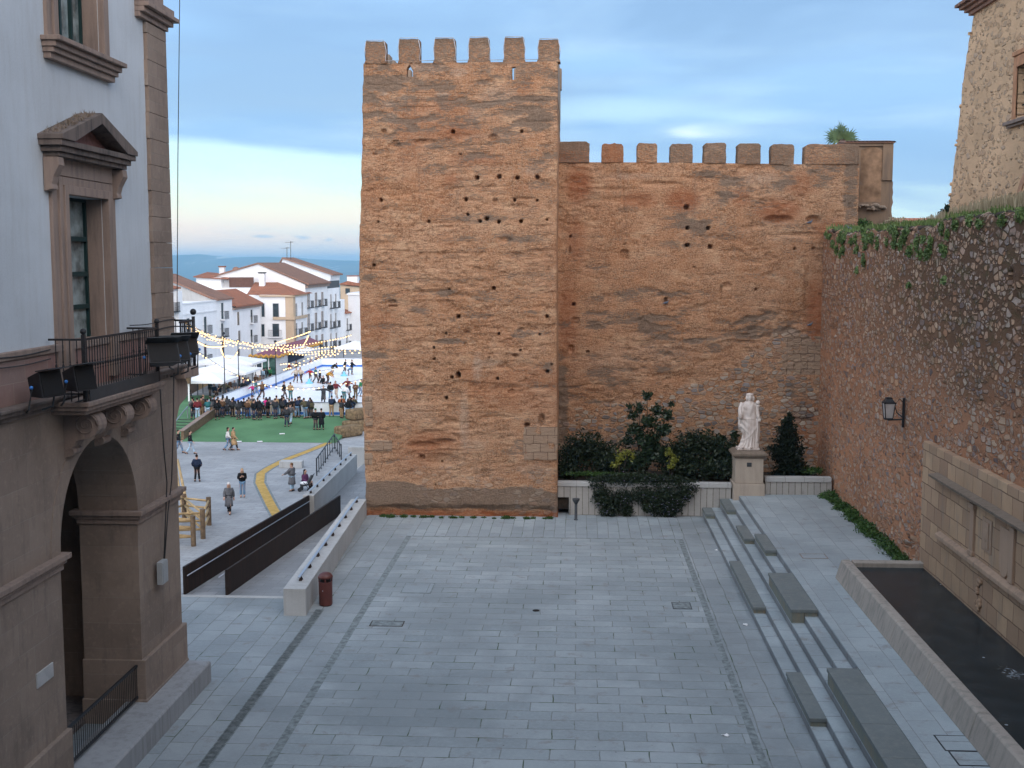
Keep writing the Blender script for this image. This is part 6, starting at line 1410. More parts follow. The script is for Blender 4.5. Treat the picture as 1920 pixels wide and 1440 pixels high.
pigeon(1519,420,Y=CY-.02,label='pigeon in the broken red hollow high on the curtain wall')
pigeon(1593,432,X=WX+.3,label='pigeon on the rubble wall head near the green shrub',face=-1)
pigeon(1519,612,Y=CY-.1,label='pigeon on the ledge above the ashlar blocks')
# ================================================================ THE SQUARE BELOW
def deck():
    # turf ramp up to the rink level, with steps at its left
    x0, x1 = -31.4, -19.0
    m = MB(); m.loft([[(x0,y,ZP-.2),(x1+.0,y,ZP-.2),(x1,y,z),(x0,y,z)] for y,z in ((90.9,ZP+.03),(99.0,ZD),(101.2,ZD))]); m.box(-62,-31.41,99.6,101.2,ZP-.2,ZD); m.box(-62,-10,101.2,103.5,ZP-.2,ZD)
    m.loft([[(-62,y,ZP-.2),(-33.2,y,ZP-.2),(-33.2,y,z),(-62,y,z)] for y,z in ((103.51,ZD),(116,ZD+.02))])
    ST(m.build('turf_deck', M['turf']))
    t = thing('turf_steps', (-33.6,95,ZP), 'flight of steps covered in green turf left of the sloping lawn', 'steps')
    n = 8
    for k in range(n):
        y = 91.2+1.05*k; MB().box(-38,-31.75,y,y+1.06,ZP-.1,ZP+(k+1)*(ZD-ZP)/n).build('step', M['turf'], t); MB().box(-38,-31.75,y-.03,y-.001,ZP+k*(ZD-ZP)/n+.01,ZP+(k+1)*(ZD-ZP)/n-.04).build('riser', M['dark_grey'], t)
    m = MB(); a = P(330,812,Z=ZP+.2); b = P(352,784,Z=ZD); m.tube([a+Vector((0,0,1.0)), b+Vector((0,0,1.0))], .05, 6); m.tube([a,a+Vector((0,0,1.0))], .04, 6); m.tube([b,b+Vector((0,0,1.0))], .04, 6); m.build('handrail', M['steel'], t)
    t = thing('plank_barrier', (-31.5,96,ZP), 'brown timber plank barrier between the turf steps and lawn', 'barrier')
    MB().hexa([(-31.7,91.6,ZP),(-31.45,91.6,ZP),(-31.45,101.5,ZD),(-31.7,101.5,ZD)], [(-31.7,91.6,ZP+.75),(-31.45,91.6,ZP+.75),(-31.45,101.5,ZD+.9),(-31.7,101.5,ZD+.9)]).build('panel', M['wood_dark'], t)
    MB().hexa([(-31.78,91.5,ZP+.755),(-31.38,91.5,ZP+.755),(-31.38,101.55,ZD+.905),(-31.78,101.55,ZD+.905)], [(-31.78,91.5,ZP+.82),(-31.38,91.5,ZP+.82),(-31.38,101.55,ZD+.97),(-31.78,101.55,ZD+.97)]).build('cap', M['hall_trim'], t)
deck()
RX0, RX1, RY0, RY1 = -32.9, -12.0, 101.35, 149.0
def rink():
    ST(MB().box(RX0, RX1, RY0, RY1, ZP, ZD+.06).build('ice_rink', M['ice']))
    t = thing('rink_barrier', (-22,124,ZD), 'white rink barrier boards with blue kick strip round the ice', 'barrier')
    def side(x0, x1, y0, y1, n):
        ax = 'x' if x1-x0 > y1-y0 else 'y'
        for k in range(n):
            if ax == 'x': a = x0+(x1-x0)*k/n+.03; b = x0+(x1-x0)*(k+1)/n-.03; bb = (a,b,y0,y1)
            else: a = y0+(y1-y0)*k/n+.03; b = y0+(y1-y0)*(k+1)/n-.03; bb = (x0,x1,a,b)
            o = MB().box(*bb, ZD+.30, ZD+1.12).build('board', M['board_white'], t)
            MB().box(bb[0]-.02,bb[1]+.02,bb[2]-.02,bb[3]+.02, ZD+.07, ZD+.299).build('kick_strip', M['board_blue'], t)
            m = MB(); m.box(bb[0]-.05,bb[1]+.05,bb[2]-.05,bb[3]+.05, ZD+1.121, ZD+1.18); m.build('top_rail', M['steel'], t)
    side(RX0, RX1, RY0, RY0+.08, 10); side(RX0, RX0+.08, RY0+.1, RY1-.1, 18); side(RX0, RX1, RY1-.08, RY1, 10)
rink()
def PD(px, py): return P(px, py, Z=ZD)
def PQ(px, py): return P(px, py, Z=ZP)

# yellow tactile line and slab bench
def yellow():
    g = G('yellow_tactile', .8, .2); x,y,z = g.sep(g.pos); nn = g.noise(g.pos, 2.5, 4); v2 = g.noise(g.pos, 14, 3)
    g.set(Base_Color=g.mix(g.rng(nn, .4, .6), (.42,.27,.07), (.52,.33,.10)), Normal=g.bump(v2, .4, .01))
    pts = [PQ(*p) for p in ((524,975),(508,947),(492,915),(487,905),(489,888),(505,877),(530,864),(575,847),(612,832),(640,820))]
    m = MB(); e = MB()
    for i in range(len(pts)-1):
        a, b = pts[i], pts[i+1]; d = (b-a).normalized(); n = Vector((-d.y, d.x, 0))
        def nn_(k):
            u = Vector((0,0,0))
            if k > 0: u += (pts[k]-pts[k-1]).normalized()
            if k < len(pts)-1: u += (pts[k+1]-pts[k]).normalized()
            u.normalize(); return Vector((-u.y,u.x,0))
        na, nb = nn_(i), nn_(i+1)
        w = .28; m.add([a-na*w+Vector((0,0,.008)), a+na*w+Vector((0,0,.008)), b+nb*w+Vector((0,0,.008)), b-nb*w+Vector((0,0,.008))], [(0,3,2,1)])
        w = .42; e.add([a-na*w+Vector((0,0,.004)), a+na*w+Vector((0,0,.004)), b+nb*w+Vector((0,0,.004)), b-nb*w+Vector((0,0,.004))], [(0,3,2,1)])
    ST(m.build('tactile_line', g.m)); ST(e.build('tactile_edging', M['strip']))
yellow()
q = PQ(546,876); t = tag(MB().box(q.x-.75,q.x+.85,q.y-.4,q.y+.3,ZP,ZP+.48).build('stone_bench', M['concrete'], bevel=.04), 'white stone block bench beside the yellow line', 'bench')
# straw bales heaped against the tower corner
def hay():
    r = np.random.default_rng(3); k = 0
    for (px, py, w, h, z, lb) in ((648,822,2.2,.9,0,'lower left straw bale at the edge of the turf'),(664,812,2.4,.95,0,'lower right straw bale near the tower corner'),(668,812,2.4,.9,.96,'upper straw bale resting on the lower two')):
        q = PQ(px, py); m = MB(); c = Vector((q.x, q.y+1.2+.6*z, ZP+h/2+z)); 
        m.obox(c, w, 1.3, h, Matrix.Rotation(.9,3,'Z')); o = m.build('straw_bale', M['hay'], bevel=.22, seg=3); tag(o, lb, 'straw bale', 'straw bales by the tower corner')
hay()
# rustic fence beside the hall corner
def fence():
    t = thing('rustic_fence', (-20.5,60,ZP), 'rustic pale wooden post and rail fence beyond the hall corner', 'fence')
    posts = [PQ(387,990), PQ(381,1010), PQ(363,1024), PQ(346,978), PQ(330,1000)]
    posts = [Vector((-19.9,61.6,ZP)), PQ(381,1010), PQ(363,1024), PQ(346,978), Vector((-22.5,58,ZP)), Vector((-21.4,56.2,ZP))]
    for p in posts: MB().tube([p, p+Vector((0,0,1.55))], .13, 9).build('post', M['wood_dark'], t)
    for a, b in ((0,1),(0,3),(1,3),(1,4),(2,4),(2,5),(3,4)):
        for h in (.5,.95,1.35): MB().tube([posts[a]+Vector((0,0,h)), posts[b]+Vector((0,0,h-.04))], .06, 7).build('rail', M['wood'], t, smooth=True)
    t = thing('leaning_frame', (-21.5,63,ZP), 'slanting pale wooden pole frame with strung lights by the fence', 'frame')
    MB().tube([tuple(PQ(356,972)), tuple(P(333,862,Y=67))], .10, 8, .07).build('pole', M['wood'], t, smooth=True); MB().tube([tuple(PQ(344,972)), tuple(P(331,880,Y=67))], .06, 8).build('pole', M['wood'], t, smooth=True)
fence()

# ---------------------------------------------------------------- houses beyond
def house_windows(t, X, wins, mat_fr=None):
    """windows on an x=const facade facing +x ; win=(y,z,w,h,balcony)"""
    for (y, z, w, h, bal) in wins:
        m = MB(); m.box(X-.02,X+.05,y-w/2-.12,y-w/2,z-.1,z+h+.12); m.box(X-.02,X+.05,y+w/2,y+w/2+.12,z-.1,z+h+.12); m.box(X-.02,X+.05,y-w/2,y+w/2,z+h,z+h+.12)
        wo = m.build('window', mat_fr or M['white_b'], t); MB().box(X-.02,X+.015,y-w/2+.001,y+w/2-.001,z,z+h-.001).build('pane', M['glass'], wo)
        if bal:
            bw = w/2+.45; b = MB().box(X+.051,X+.65,y-bw,y+bw,z-.16,z-.02).build('balcony', M['white_b'] if bal == 1 else M['dark_grey'], t)
            m = MB(); m.box(X+.60,X+.64,y-bw,y+bw,z+.93,z+.97); m.box(X+.051,X+.6,y-bw,y-bw+.04,z+.93,z+.97); m.box(X+.051,X+.6,y+bw-.04,y+bw,z+.93,z+.97)
            k = 0
            while y-bw+.13*k <= y+bw: m.box(X+.61,X+.63,y-bw+.13*k,y-bw+.13*k+.025,z-.02,z+.93); k += 1
            m.build('railing', M['iron'], b)
def house_windows_y(t, Y, wins, mat_fr=None):
    for (x, z, w, h, bal) in wins:
        m = MB(); m.box(x-w/2-.12,x-w/2,Y-.05,Y+.02,z-.1,z+h+.12); m.box(x+w/2,x+w/2+.12,Y-.05,Y+.02,z-.1,z+h+.12); m.box(x-w/2,x+w/2,Y-.05,Y+.02,z+h,z+h+.12)
        wo = m.build('window', mat_fr or M['white_b'], t); MB().box(x-w/2+.001,x+w/2-.001,Y-.015,Y+.02,z,z+h-.001).build('pane', M['glass'], wo)
        if bal:
            bw = w/2+.5; b = MB().box(x-bw,x+bw,Y-.6,Y-.051,z-.16,z-.02).build('balcony', M['white_b'], t)
            m = MB(); m.box(x-bw,x+bw,Y-.60,Y-.56,z+.93,z+.97); k = 0
            while x-bw+.13*k <= x+bw: m.box(x-bw+.13*k,x-bw+.13*k+.025,Y-.59,Y-.57,z-.02,z+.93); k += 1
            m.build('railing', M['iron'], b)
# facade planes follow the long east front of the square
XA = -45.0
def yA(px): return P(px, 560, X=XA).y
def zA(px, py): return P(px, py, X=XA).z
def wins_px(X, lst, w=1.0):
    out = []
    for (px, y_top, y_bot, bal) in lst:
        a = P(px, y_top, X=X); b = P(px, y_bot, X=X); out.append((a.y, b.z, w, a.z-b.z, bal))
    return out
def gable_roof(x0, x1, y0, y1, z0, zr, mat, name='roof', parent=None, ov=.35, along='y', th=.16):
    m = MB()
    if along == 'y':   # ridge runs along y
        xm = (x0+x1)/2
        m.extr([(x0-ov,z0-.1),(xm,zr),(x1+ov,z0-.1),(x1+ov,z0-.1+th),(xm,zr+th),(x0-ov,z0-.1+th)], 'y', y0-ov*.3, y1+ov*.3)
    else:
        ym = (y0+y1)/2
        m.extr([(y0-ov,z0-.1),(ym,zr),(y1+ov,z0-.1),(y1+ov,z0-.1+th),(ym,zr+th),(y0-ov,z0-.1+th)], 'x', x0-ov*.3, x1+ov*.3)
    return m.build(name, mat, parent)
def chimney(parent, x, y, z0, h, w=.7, mat='white', cap='roof'):
    m = MB().box(x-w/2,x+w/2,y-w/2,y+w/2,z0,z0+h); o = m.build('chimney', M[mat], parent); MB().box(x-w/2-.1,x+w/2+.1,y-w/2-.1,y+w/2+.1,z0+h+.001,z0+h+.18).build('chimney_cap', M[cap], o)
def houses():
    zg = ZP-1.2
    # 0 first white house at the hall corner
    y0, y1 = 119.0, yA(334); zt = zA(330,540)
    t = thing('white_house', (XA-5,(y0+y1)/2,ZP), 'white house just showing beside the hall corner', 'house', 'white houses along the square')
    MB().box(XA-10,XA+.0,y0,y1-.05,zg,zt).build('wall', M['white'], t); gable_roof(XA-10,XA,y0,y1-.05,zt,zt+1.3,M['roof'],parent=t)
    house_windows(t, XA, wins_px(XA, [(322,572,583,2)])); MB().box(XA+.0,XA+.5,y1-1.4,y1-.06,zg,zt-.3).build('pilaster', M['white_b'], t)
    # 1 long low white house with parapet
    y0, y1 = yA(334), yA(405); zt = zA(334,572); XB = XA-13
    t = thing('white_house', (XA-6,(y0+y1)/2,ZP), 'long white house with plain parapet, nearest in the row', 'house', 'white houses along the square')
    MB().box(XB,XA,y0,y1-.05,zg,zt-.02).build('wall', M['white'], t); MB().box(XA-.4,XA+.12,y0,y1-.05,zt-.019,zt+.12).build('parapet_cap', M['white_b'], t)
    MB().box(XA+.001,XA+.12,y0,y1-.05,zt-1.25,zt-1.1).build('cornice', M['white_b'], t)
    house_windows(t, XA, wins_px(XA, [(352,597,628,0),(384,594,625,1),(351,648,676,0),(384,645,680,1)]))
    gable_roof(XB,XA-3,y0+1,y0+7,zt-.3,zt+.8,M['roof'],parent=t)
    # 1b taller neighbour with long brown roof
    y0b, y1b = yA(405), yA(435); zt = zA(420,562)
    t = thing('white_house', (XA-6,(y0b+y1b)/2,ZP), 'white house under a long brown tiled roof running back from the square', 'house', 'white houses along the square')
    MB().box(XA-7.3,XA,y0b,y1b-.05,zg,zt-.03).build('wall', M['white'], t)
    house_windows(t, XA, wins_px(XA, [(416,568,598,1),(416,606,630,2),(417,640,670,0)]))
    zr = P(322,517,Y=149).z
    m = MB(); m.hexa([(XA-7.4,y0b-.3,zr-.0),(XA-7.4,y1b-.05,zr),(XA+.3,y1b-.05,zt-.02),(XA+.3,y0b-.3,zt-.02)], [(XA-7.4,y0b-.3,zr+.25),(XA-7.4,y1b-.05,zr+.25),(XA+.3,y1b-.05,zt+.15),(XA+.3,y0b-.3,zt+.15)]); m.build('roof', M['roof_brown'], t)
    MB().extr([(XA-7.3,zg),(XA-.02,zg),(XA-.02,zt-.06),(XA-7.3,zr-.06)], 'y', y0b-.08, y0b-.002).build('side_wall', M['concrete'], t)
    # 2 red roofed house
    y0, y1 = yA(435), yA(487.5); zt = zA(460,573)
    t = thing('white_house', (XA-5,(y0+y1)/2,ZP), 'white house with low red roof in the middle of the row, four small windows', 'house', 'white houses along the square')
    MB().box(XA-12,XA,y0,y1-.05,zg,zt).build('wall', M['white'], t)
    m = MB(); zr = P(425,544,Y=160).z; m.hexa([(XA-3.6,y0+5.2,zr-.1),(XA-3.6,y1+.6,zr-.1),(XA+.5,y1-.1,zt-.05),(XA+.5,y0+.05,zt-.05)], [(XA-3.6,y0+5.2,zr+.1),(XA-3.6,y1+.6,zr+.1),(XA+.5,y1-.1,zt+.15),(XA+.5,y0+.05,zt+.15)]); m.add([(XA-3.6,y0+5.2,zr+.1),(XA+.5,y0+.05,zt+.15),(XA-8,y0+.05,zt+.15),(XA-8,y0+5.2,zr+.1)], [(0,2,1),(0,3,2)]); m.build('roof', M['roof'], t)
    MB().box(XA+.001,XA+.35,y0+.05,y1-.1,zt-.35,zt-.09).build('cornice', M['hall_trim'], t)
    house_windows(t, XA, wins_px(XA, [(446,585,610,0),(471,581,605,1),(448,620,640,0),(471,618,642,1),(472,654,684,0),(447,655,680,0)]))
    # penthouse
    c0 = P(368,534,Y=172); c1 = P(427,534,Y=172); t = thing('penthouse', (c0.x+4,172,c0.z-6), 'small white rooftop house with flat orange tiled roof and brown screen', 'house')
    za = P(368,535,Y=172).z; zb_ = P(400,517,Y=172).z
    MB().box(c0.x,P(401,0,Y=172).x,172,178,za-9,zb_-.25).build('wall', M['white'], t); MB().box(P(401,0,Y=172).x+.01,c1.x,173.2,178,za-9,zb_-.6).build('wall', M['white_b'], t)
    MB().hexa([(c0.x-.3,171.6,zb_-.24),(c1.x,171.6,zb_-.55),(c1.x,178.4,zb_-.55),(c0.x-.3,178.4,zb_-.24)], [(c0.x-.3,171.6,zb_-.10),(c1.x,171.6,zb_-.42),(c1.x,178.4,zb_+.0),(c0.x-.3,178.4,zb_+.5)]).build('roof', M['roof_x'], t)
    x_ = P(404,0,Y=176).x; chimney(t, x_, 176, zb_-.3, 1.55, .75, 'white', 'roof')
    MB().box(c1.x+.05,P(461,0,Y=172).x,172.6,172.8,za-.3,P(440,520,Y=172).z).build('brown_screen', M['leaf_brown'], t)
    MB().box(c0.x,P(460,0,Y=172).x,171.2,178.5,za-9.2,za-.35).build('terrace', M['white'], t)
    house_windows_y(t, 160, [(P(396,0,Y=172).x+1.0, za+.35, .35, .5, 0)]) if False else None
    # small tiled lantern behind
    v = P(443,518,Y=184); t = thing('tiled_chimney', (v.x,184,v.z-6), 'small stone chimney with tiled hood behind the brown screen', 'chimney')
    MB().box(v.x-1.2,v.x+1.2,183,185,v.z-7,v.z).build('stack', M['white_b'], t); MB().loft([[(v.x-a,184-a,z),(v.x+a,184-a,z),(v.x+a,184+a,z),(v.x-a,184+a,z)] for a,z in ((1.5,v.z+.01),(.6,v.z+.6),(.4,v.z+1.3),(.1,v.z+1.5))]).build('hood', M['roof_brown'], t)
    # 3 corner house with beige pilasters
    YC = P(510,560,Y=166).y; xc0 = P(487,560,Y=166).x; XC = P(549,560,Y=166).x; yc1 = P(572.5,560,X=XC).y; zt = P(510,553,Y=166).z
    t = thing('white_house', ((xc0+XC)/2,170,ZP), 'white corner house with beige corner pilaster and hipped red roof', 'house', 'white houses along the square')
    MB().box(xc0,XC,YC,yc1,zg,zt).build('wall', M['white'], t); MB().box(xc0-3.7,xc0-.01,YC+.8,yc1,zg,zt-.02).build('wall', M['white'], t)
    xp = P(535,560,Y=166).x; m = MB(); m.box(xp,XC+.08,YC-.08,YC-.001,zg,zt-.2); m.box(XC+.001,XC+.08,YC-.001,YC+1.2,zg,zt-.2); m.build('corner_pilaster', M['beige'], t)
    za = P(510,597,Y=166).z; m = MB(); m.box(P(500,0,Y=166).x,XC+.3,YC-.3,YC-.09,za-.18,za+.22); m.box(XC+.09,XC+.3,YC-.09,yc1,za-.18,za+.22); m.build('band', M['beige'], t)
    m = MB(); m.box(xc0,XC+.3,YC-.3,YC-.001,zt-.25,zt-.02); m.box(XC+.001,XC+.3,YC-.001,yc1,zt-.25,zt-.02); m.build('cornice', M['beige'], t)
    def wy(px, a, b, w, bal): u = P(px, a, Y=YC); v_ = P(px, b, Y=YC); return (u.x, v_.z, w, u.z-v_.z, bal)
    house_windows_y(t, YC, [wy(517,569,594,.85,0), wy(517,607,631,.95,1), wy(493,569,594,.45,0), wy(493,608,631,.45,0)])
    house_windows(t, XC, wins_px(XC, [(555,569,593,0),(566,567,592,0),(555,606,629,2),(566,604,627,2),(556,645,668,0),(567,644,666,0)], 1.1))
    zr = P(490,529,Y=172).z; e = .5; X0, X1, Y0, Y1 = xc0-2.2, XC+e, YC-e, yc1+.0
    m = MB(); zb = zt-.015
    xr0, xr1, yr = P(478,529,Y=174).x, P(520,529,Y=174).x, 174.
    m.add([(X0,Y0+1.5,zb),(X1,Y0,zb),(X1,Y1+3,zb),(X0,Y1+3,zb),(xr0,yr,zr),(xr1,yr,zr),(X0,Y0+1.5,zb+.14),(X1,Y0,zb+.14)], [(0,1,5,4),(1,2,5),(2,3,4,5),(3,0,4),(0,3,2,1)])
    m.build('roof', M['roof_x'], t)
    chimney(t, P(492,530,Y=172).x, 172, zr-1.0, 2.3, .8, 'white', 'dark_grey')
    # 4 tall house with big gable
    XD = XC; y0, y1 = yc1+.05, P(614,560,X=XD).y; zt = P(573,533,X=XD).z
    t = thing('white_house', (XD-8,(y0+y1)/2,ZP), 'tallest white house with large gable wall, long brown roof and iron balconies', 'house', 'white houses along the square')
    MB().box(XD-17,XD,y0,y1,zg,zt).build('wall', M['white'], t)
    xr = P(484,495,Y=y0).x; zr = P(484,495,Y=y0).z
    MB().extr([(XD-.05,zt+.001),(xr,zr-.05),(xr-8,zr-2.2),(xr-8,zt+.001)], 'y', y0, y1-.1).build('gable_wall', M['white'], t)
    m = MB(); m.extr([(XD+.6,zt-.14),(xr,zr),(xr-8.5,zr-2.4),(xr-8.5,zr-2.2),(xr,zr+.22),(XD+.6,zt+.08)], 'y', y0-.25, y1+.2); m.build('roof', M['roof_brown'], t)
    m = MB().box(XD+.001,XD+.4,y0,y1,zt-.55,zt-.16); m.build('cornice', M['hall_trim'], t)
    house_windows(t, XD, wins_px(XD, [(578,552,576,2),(592,550,574,2),(604,549,572,2),(578,590,619,2),(592,588,616,2),(604,585,613,2),(580,632,650,0),(593,630,650,2),(604,628,650,2)], 1.15), M['hall_trim'])
    # back roof with antennas
    v0 = P(530,485,Y=205); t4 = thing('upper_roof_house', (v0.x,208,v0.z-8), 'higher roof behind the tallest house carrying two television aerials', 'house')
    xa, xb = P(515,0,Y=205).x, P(612,0,Y=205).x; zz = v0.z; ze = P(612,514,Y=205).z
    MB().extr([(xa,zz-1.3),(v0.x,zz),(xb,ze),(xb,ze-.2),(xb-1,zg),(xa,zg)], 'y', 205, 213).build('wall', M['white_b'], t4)
    MB().extr([(xa-.4,zz-1.45),(v0.x,zz+.0),(xb+.5,ze-.25),(xb+.5,ze-.0),(v0.x,zz+.25),(xa-.4,zz-1.2)], 'y', 204.7, 213.3).build('roof', M['roof_brown'], t4)
    MB().box(P(524,0,Y=205).x,P(556,0,Y=205).x,206,212,zz-1.6,zz-.1).build('terrace_parapet', M['white'], t4) if False else None
    for px_, top, lb in ((538,463,'left television aerial on the highest roof'),(545,452,'right, taller television aerial on the highest roof')):
        a = P(px_,490,Y=206); b = P(px_,top,Y=206); tt = thing('television_aerial', tuple(a), lb, 'aerial', 'television aerials')
        MB().tube([a-Vector((0,0,1.5)), b], .05, 5).build('mast', M['dark_grey'], tt)
        m = MB(); m.tube([b+Vector((-1.0,0,-.25)), b+Vector((.5,0,-.15))], .03, 4); [m.tube([b+Vector((-.9+.25*k,-.35,-.22)), b+Vector((-.9+.25*k,.35,-.22))], .02, 4) for k in range(6)]; m.build('antenna_rods', M['dark_grey'], tt)
    # 5 next white house
    y0, y1 = P(614.5,560,X=XD).y, P(637,560,X=XD).y; zt = P(615,541,X=XD).z
    t = thing('white_house', (XD-5,(y0+y1)/2,ZP), 'narrow white house with roof terrace right of the tallest house', 'house', 'white houses along the square')
    MB().box(XD-12,XD-.01,y0,y1,zg,zt).build('wall', M['white'], t); MB().box(XD-.3,XD-.02,y0+.1,y1-.1,zt+.001,zt+1.2).build('terrace_railing', M['dark_grey'], t)
    house_windows(t, XD-.01, wins_px(XD, [(620,552,577,2),(629,551,576,2),(620,589,614,2),(629,587,612,2),(620,625,650,2),(630,624,650,2)], 1.2))
    y0, y1 = y1+.05, P(659,560,X=XD).y; zt = P(640,562,X=XD).z
    t = thing('white_house', (XD-5,(y0+y1)/2,ZP), 'lower white house at the far right end of the row', 'house', 'white houses along the square')
    ym = y0+(y1-y0)*.4; zt2 = P(650,587,X=XD).z
    MB().box(XD-12,XD-.01,y0,ym,zg,zt).build('wall', M['white'], t); MB().box(XD-12,XD-.01,ym+.01,y1,zg,zt2).build('wall', M['white'], t); gable_roof(XD-12,XD,ym,y1,zt2,zt2+1.8,M['roof'],parent=t)
    house_windows(t, XD-.01, wins_px(XD, [(651,597,618,2),(650,628,650,2)], 1.3))
    # beige house behind, white sliver
    a = P(638,532,Y=250); b = P(676,532,Y=250); t = thing('beige_house', ((a.x+b.x)/2,254,ZP), 'beige house with red roof far behind the end of the row', 'house')
    MB().box(a.x,b.x+6,250,262,zg,a.z).build('wall', M['beige'], t); m = MB(); m.extr([(a.x-.5,a.z-.1),(P(652,527,Y=250).x,P(652,527,Y=250).z),(b.x+6.5,P(676,541,Y=250).z-.4),(b.x+6.5,a.z-1)], 'y', 249.6, 262.4); m.build('roof', M['roof_x'], t)
    house_windows_y(t, 250, [(P(644,0,Y=250).x, P(644,551,Y=250).z, 1.0, 1.2, 0)], M['beige']); chimney(t, P(662,530,Y=252).x, 252, P(662,532,Y=252).z-.6, 2.2, 2.2, 'white', 'roof')
    XE = P(667,600,Y=215).x; a = P(664,548,X=XE)
    t = thing('white_house', (XE+4,205,ZP), 'white house edge against the tower, rightmost of the distant houses', 'house', 'white houses along the square')
    MB().box(XE,XE+12,208,222,zg,P(667,549,Y=208).z).build('wall', M['white_b'], t); MB().box(XE-.2,XE+12,207.8,208,P(667,553,Y=208).z,P(667,550,Y=208).z).build('cornice', M['white'], t)
houses()

# ---------------------------------------------------------------- kiosk, canopies, poles
def kiosk():
    Y0 = 146.; x0, x1 = P(476,690,Y=Y0).x, P(518,690,Y=Y0).x; zt = P(495,664,Y=Y0).z; zb = ZP
    yb = 171; 
    t = thing('market_kiosk', ((x0+x1)/2,145,ZP), 'long white market kiosk with glazed green end, purple roof and golden garland', 'kiosk')
    MB().box(x0,x1,Y0+.25,yb,zb,zt-.3).build('cabin', M['white_b'], t)
    m = MB(); m.box(x0,x0+.12,Y0,Y0+.24,zb,zt-.3); m.box(x1-.12,x1,Y0,Y0+.24,zb,zt-.3)
    for f in (.33,.66): m.box(x0+(x1-x0)*f-.05,x0+(x1-x0)*f+.05,Y0,Y0+.24,zb,zt-.3)
    m.box(x0+.121,x1-.121,Y0+.01,Y0+.23,zt-.45,zt-.3); m.build('frame', M['white_plain'], t)
    MB().box(x0+.13,x1-.13,Y0+.12,Y0+.16,zb+1.0,zt-.46).build('glazing', simple('green_glass', (.10,.20,.17), .2, .3, 1.5, 0), t)
    MB().box(x0+.14,x1-.14,Y0+.10,Y0+.18,zb,zb+.999).build('lower_panel', simple('dark_green_panel', (.01,.06,.04), .5), t)
    m = MB(); m.box(x0+.25,x0+1.15,Y0-.03,Y0-.001,zb,zt-.9); m.build('door', M['white_plain'], t); MB().box(x0+.4,x0+1.0,Y0-.05,Y0-.031,zb+1.0,zt-1.1).build('door_pane', M['glass'], t)
    zr = P(520,650,Y=Y0+6).z
    m = MB(); m.add([(x0-.4,Y0-.4,zt-.25),(x1+.5,Y0-.4,zt-.25),(x1+.5,yb,zt-.25),(x0-.4,yb,zt-.25),((x0+x1)/2,Y0+3.5,zt+.55),((x0+x1)/2,yb,zt+.55)], [(0,1,4),(1,2,5,4),(3,0,4,5),(2,3,5),(0,3,2,1)]); m.build('roof', M['purple'], t)
    m = MB(); r = np.random.default_rng(4)
    for k in range(150):
        if k < 45: x = x0-.4+(x1-x0+.9)*k/45; y = Y0-.48
        else: x = x1+.58; y = Y0-.45+(yb-Y0)*(k-45)/105
        m.ball((x+r.normal()*.04, y+r.normal()*.04, zt-.22+.10*math.sin(k*.8)), (.13,.13,.17), 6, 4)
    m.build('garland', M['gold'], t)
    # serving hatch with awning on the rink side
    y0, y1 = 152., 161.; MB().box(x1+.001,x1+.05,y0,y1,zb+1.0,zb+2.6).build('hatch', M['dark_void'], t); MB().hexa([(x1+.01,y0,zb+2.65),(x1+1.7,y0,zb+2.15),(x1+1.7,y1,zb+2.15),(x1+.01,y1,zb+2.65)],[(x1+.01,y0,zb+2.72),(x1+1.7,y0,zb+2.22),(x1+1.7,y1,zb+2.22),(x1+.01,y1,zb+2.72)]).build('awning', M['canvas'], t)
kiosk()
def canopy(pxs, Y, label, z_e=None, depth=6, sag=.5):
    a = P(pxs[0], pxs[1], Y=Y); b = P(pxs[2], pxs[3], Y=Y); ze = z_e if z_e is not None else min(a.z, b.z); t = thing('market_canopy', ((a.x+b.x)/2, Y+depth/2, ZP), label, 'canopy', 'white market canopies')
    x0, x1 = a.x, b.x; n = max(1, round((x1-x0)/5)); w = (x1-x0)/n
    for k in range(n):
        u0, u1 = x0+k*w+.03, x0+(k+1)*w-.03; c = ((u0+u1)/2, Y+depth/2, ze+.75)
        MB().add([(u0,Y,ze),(u1,Y,ze),(u1,Y+depth,ze),(u0,Y+depth,ze),c,(u0,Y,ze-.22),(u1,Y,ze-.22),(u1,Y+depth,ze-.22),(u0,Y+depth,ze-.22)], [(0,1,4),(1,2,4),(2,3,4),(3,0,4),(0,5,6,1),(1,6,7,2),(2,7,8,3),(3,8,5,0)]).build('canvas_top', M['canvas'], t)
        for x_, y_ in ((u0+.05,Y+.05),(u1-.05,Y+.05),(u0+.05,Y+depth-.05),(u1-.05,Y+depth-.05)): MB().tube([(x_,y_,ZP),(x_,y_,ze-.0)], .05, 6).build('pole', M['dark_grey'], t)
canopy((338,722,420,722), 112, 'white flat canopy lowest at the left behind the turf', -.55, 5)
canopy((344,708,462,708), 119, 'white canopy second row back at the left', -.35, 6)
canopy((352,697,474,697), 127, 'white canopy third row back left of the kiosk', -.1, 6)
canopy((626,668,690,668), 150, 'white canopy beyond the far rink barrier by the tower', .0, 6)
def capped_post(px, py, top, Y, label):
    a = P(px, py, Y=Y); b = P(px, top, Y=Y); t = thing('capped_post', (a.x,Y,ZD), label, 'post', 'green capped posts')
    MB().tube([(a.x,Y,ZP),(a.x,Y,b.z-1.1)], .09, 8).build('pole', M['white_plain'], t)
    MB().lathe([(.01,-1.1),(.22,-1.1),(.30,-.25),(.01,-.25)], (a.x,Y,b.z), 12).build('shade', M['wood_dark'], t); MB().lathe([(.01,-.245),(.60,-.30),(.62,-.22),(.30,-.05),(.01,0)], (a.x,Y,b.z), 14).build('green_cap', simple('bright_green_cap', (.05,.38,.09), .5, .1), t)
capped_post(354,735,698,111, 'post with bright green cap at the left of the canopies')
capped_post(452,695,674,129, 'post with bright green cap left of the kiosk')
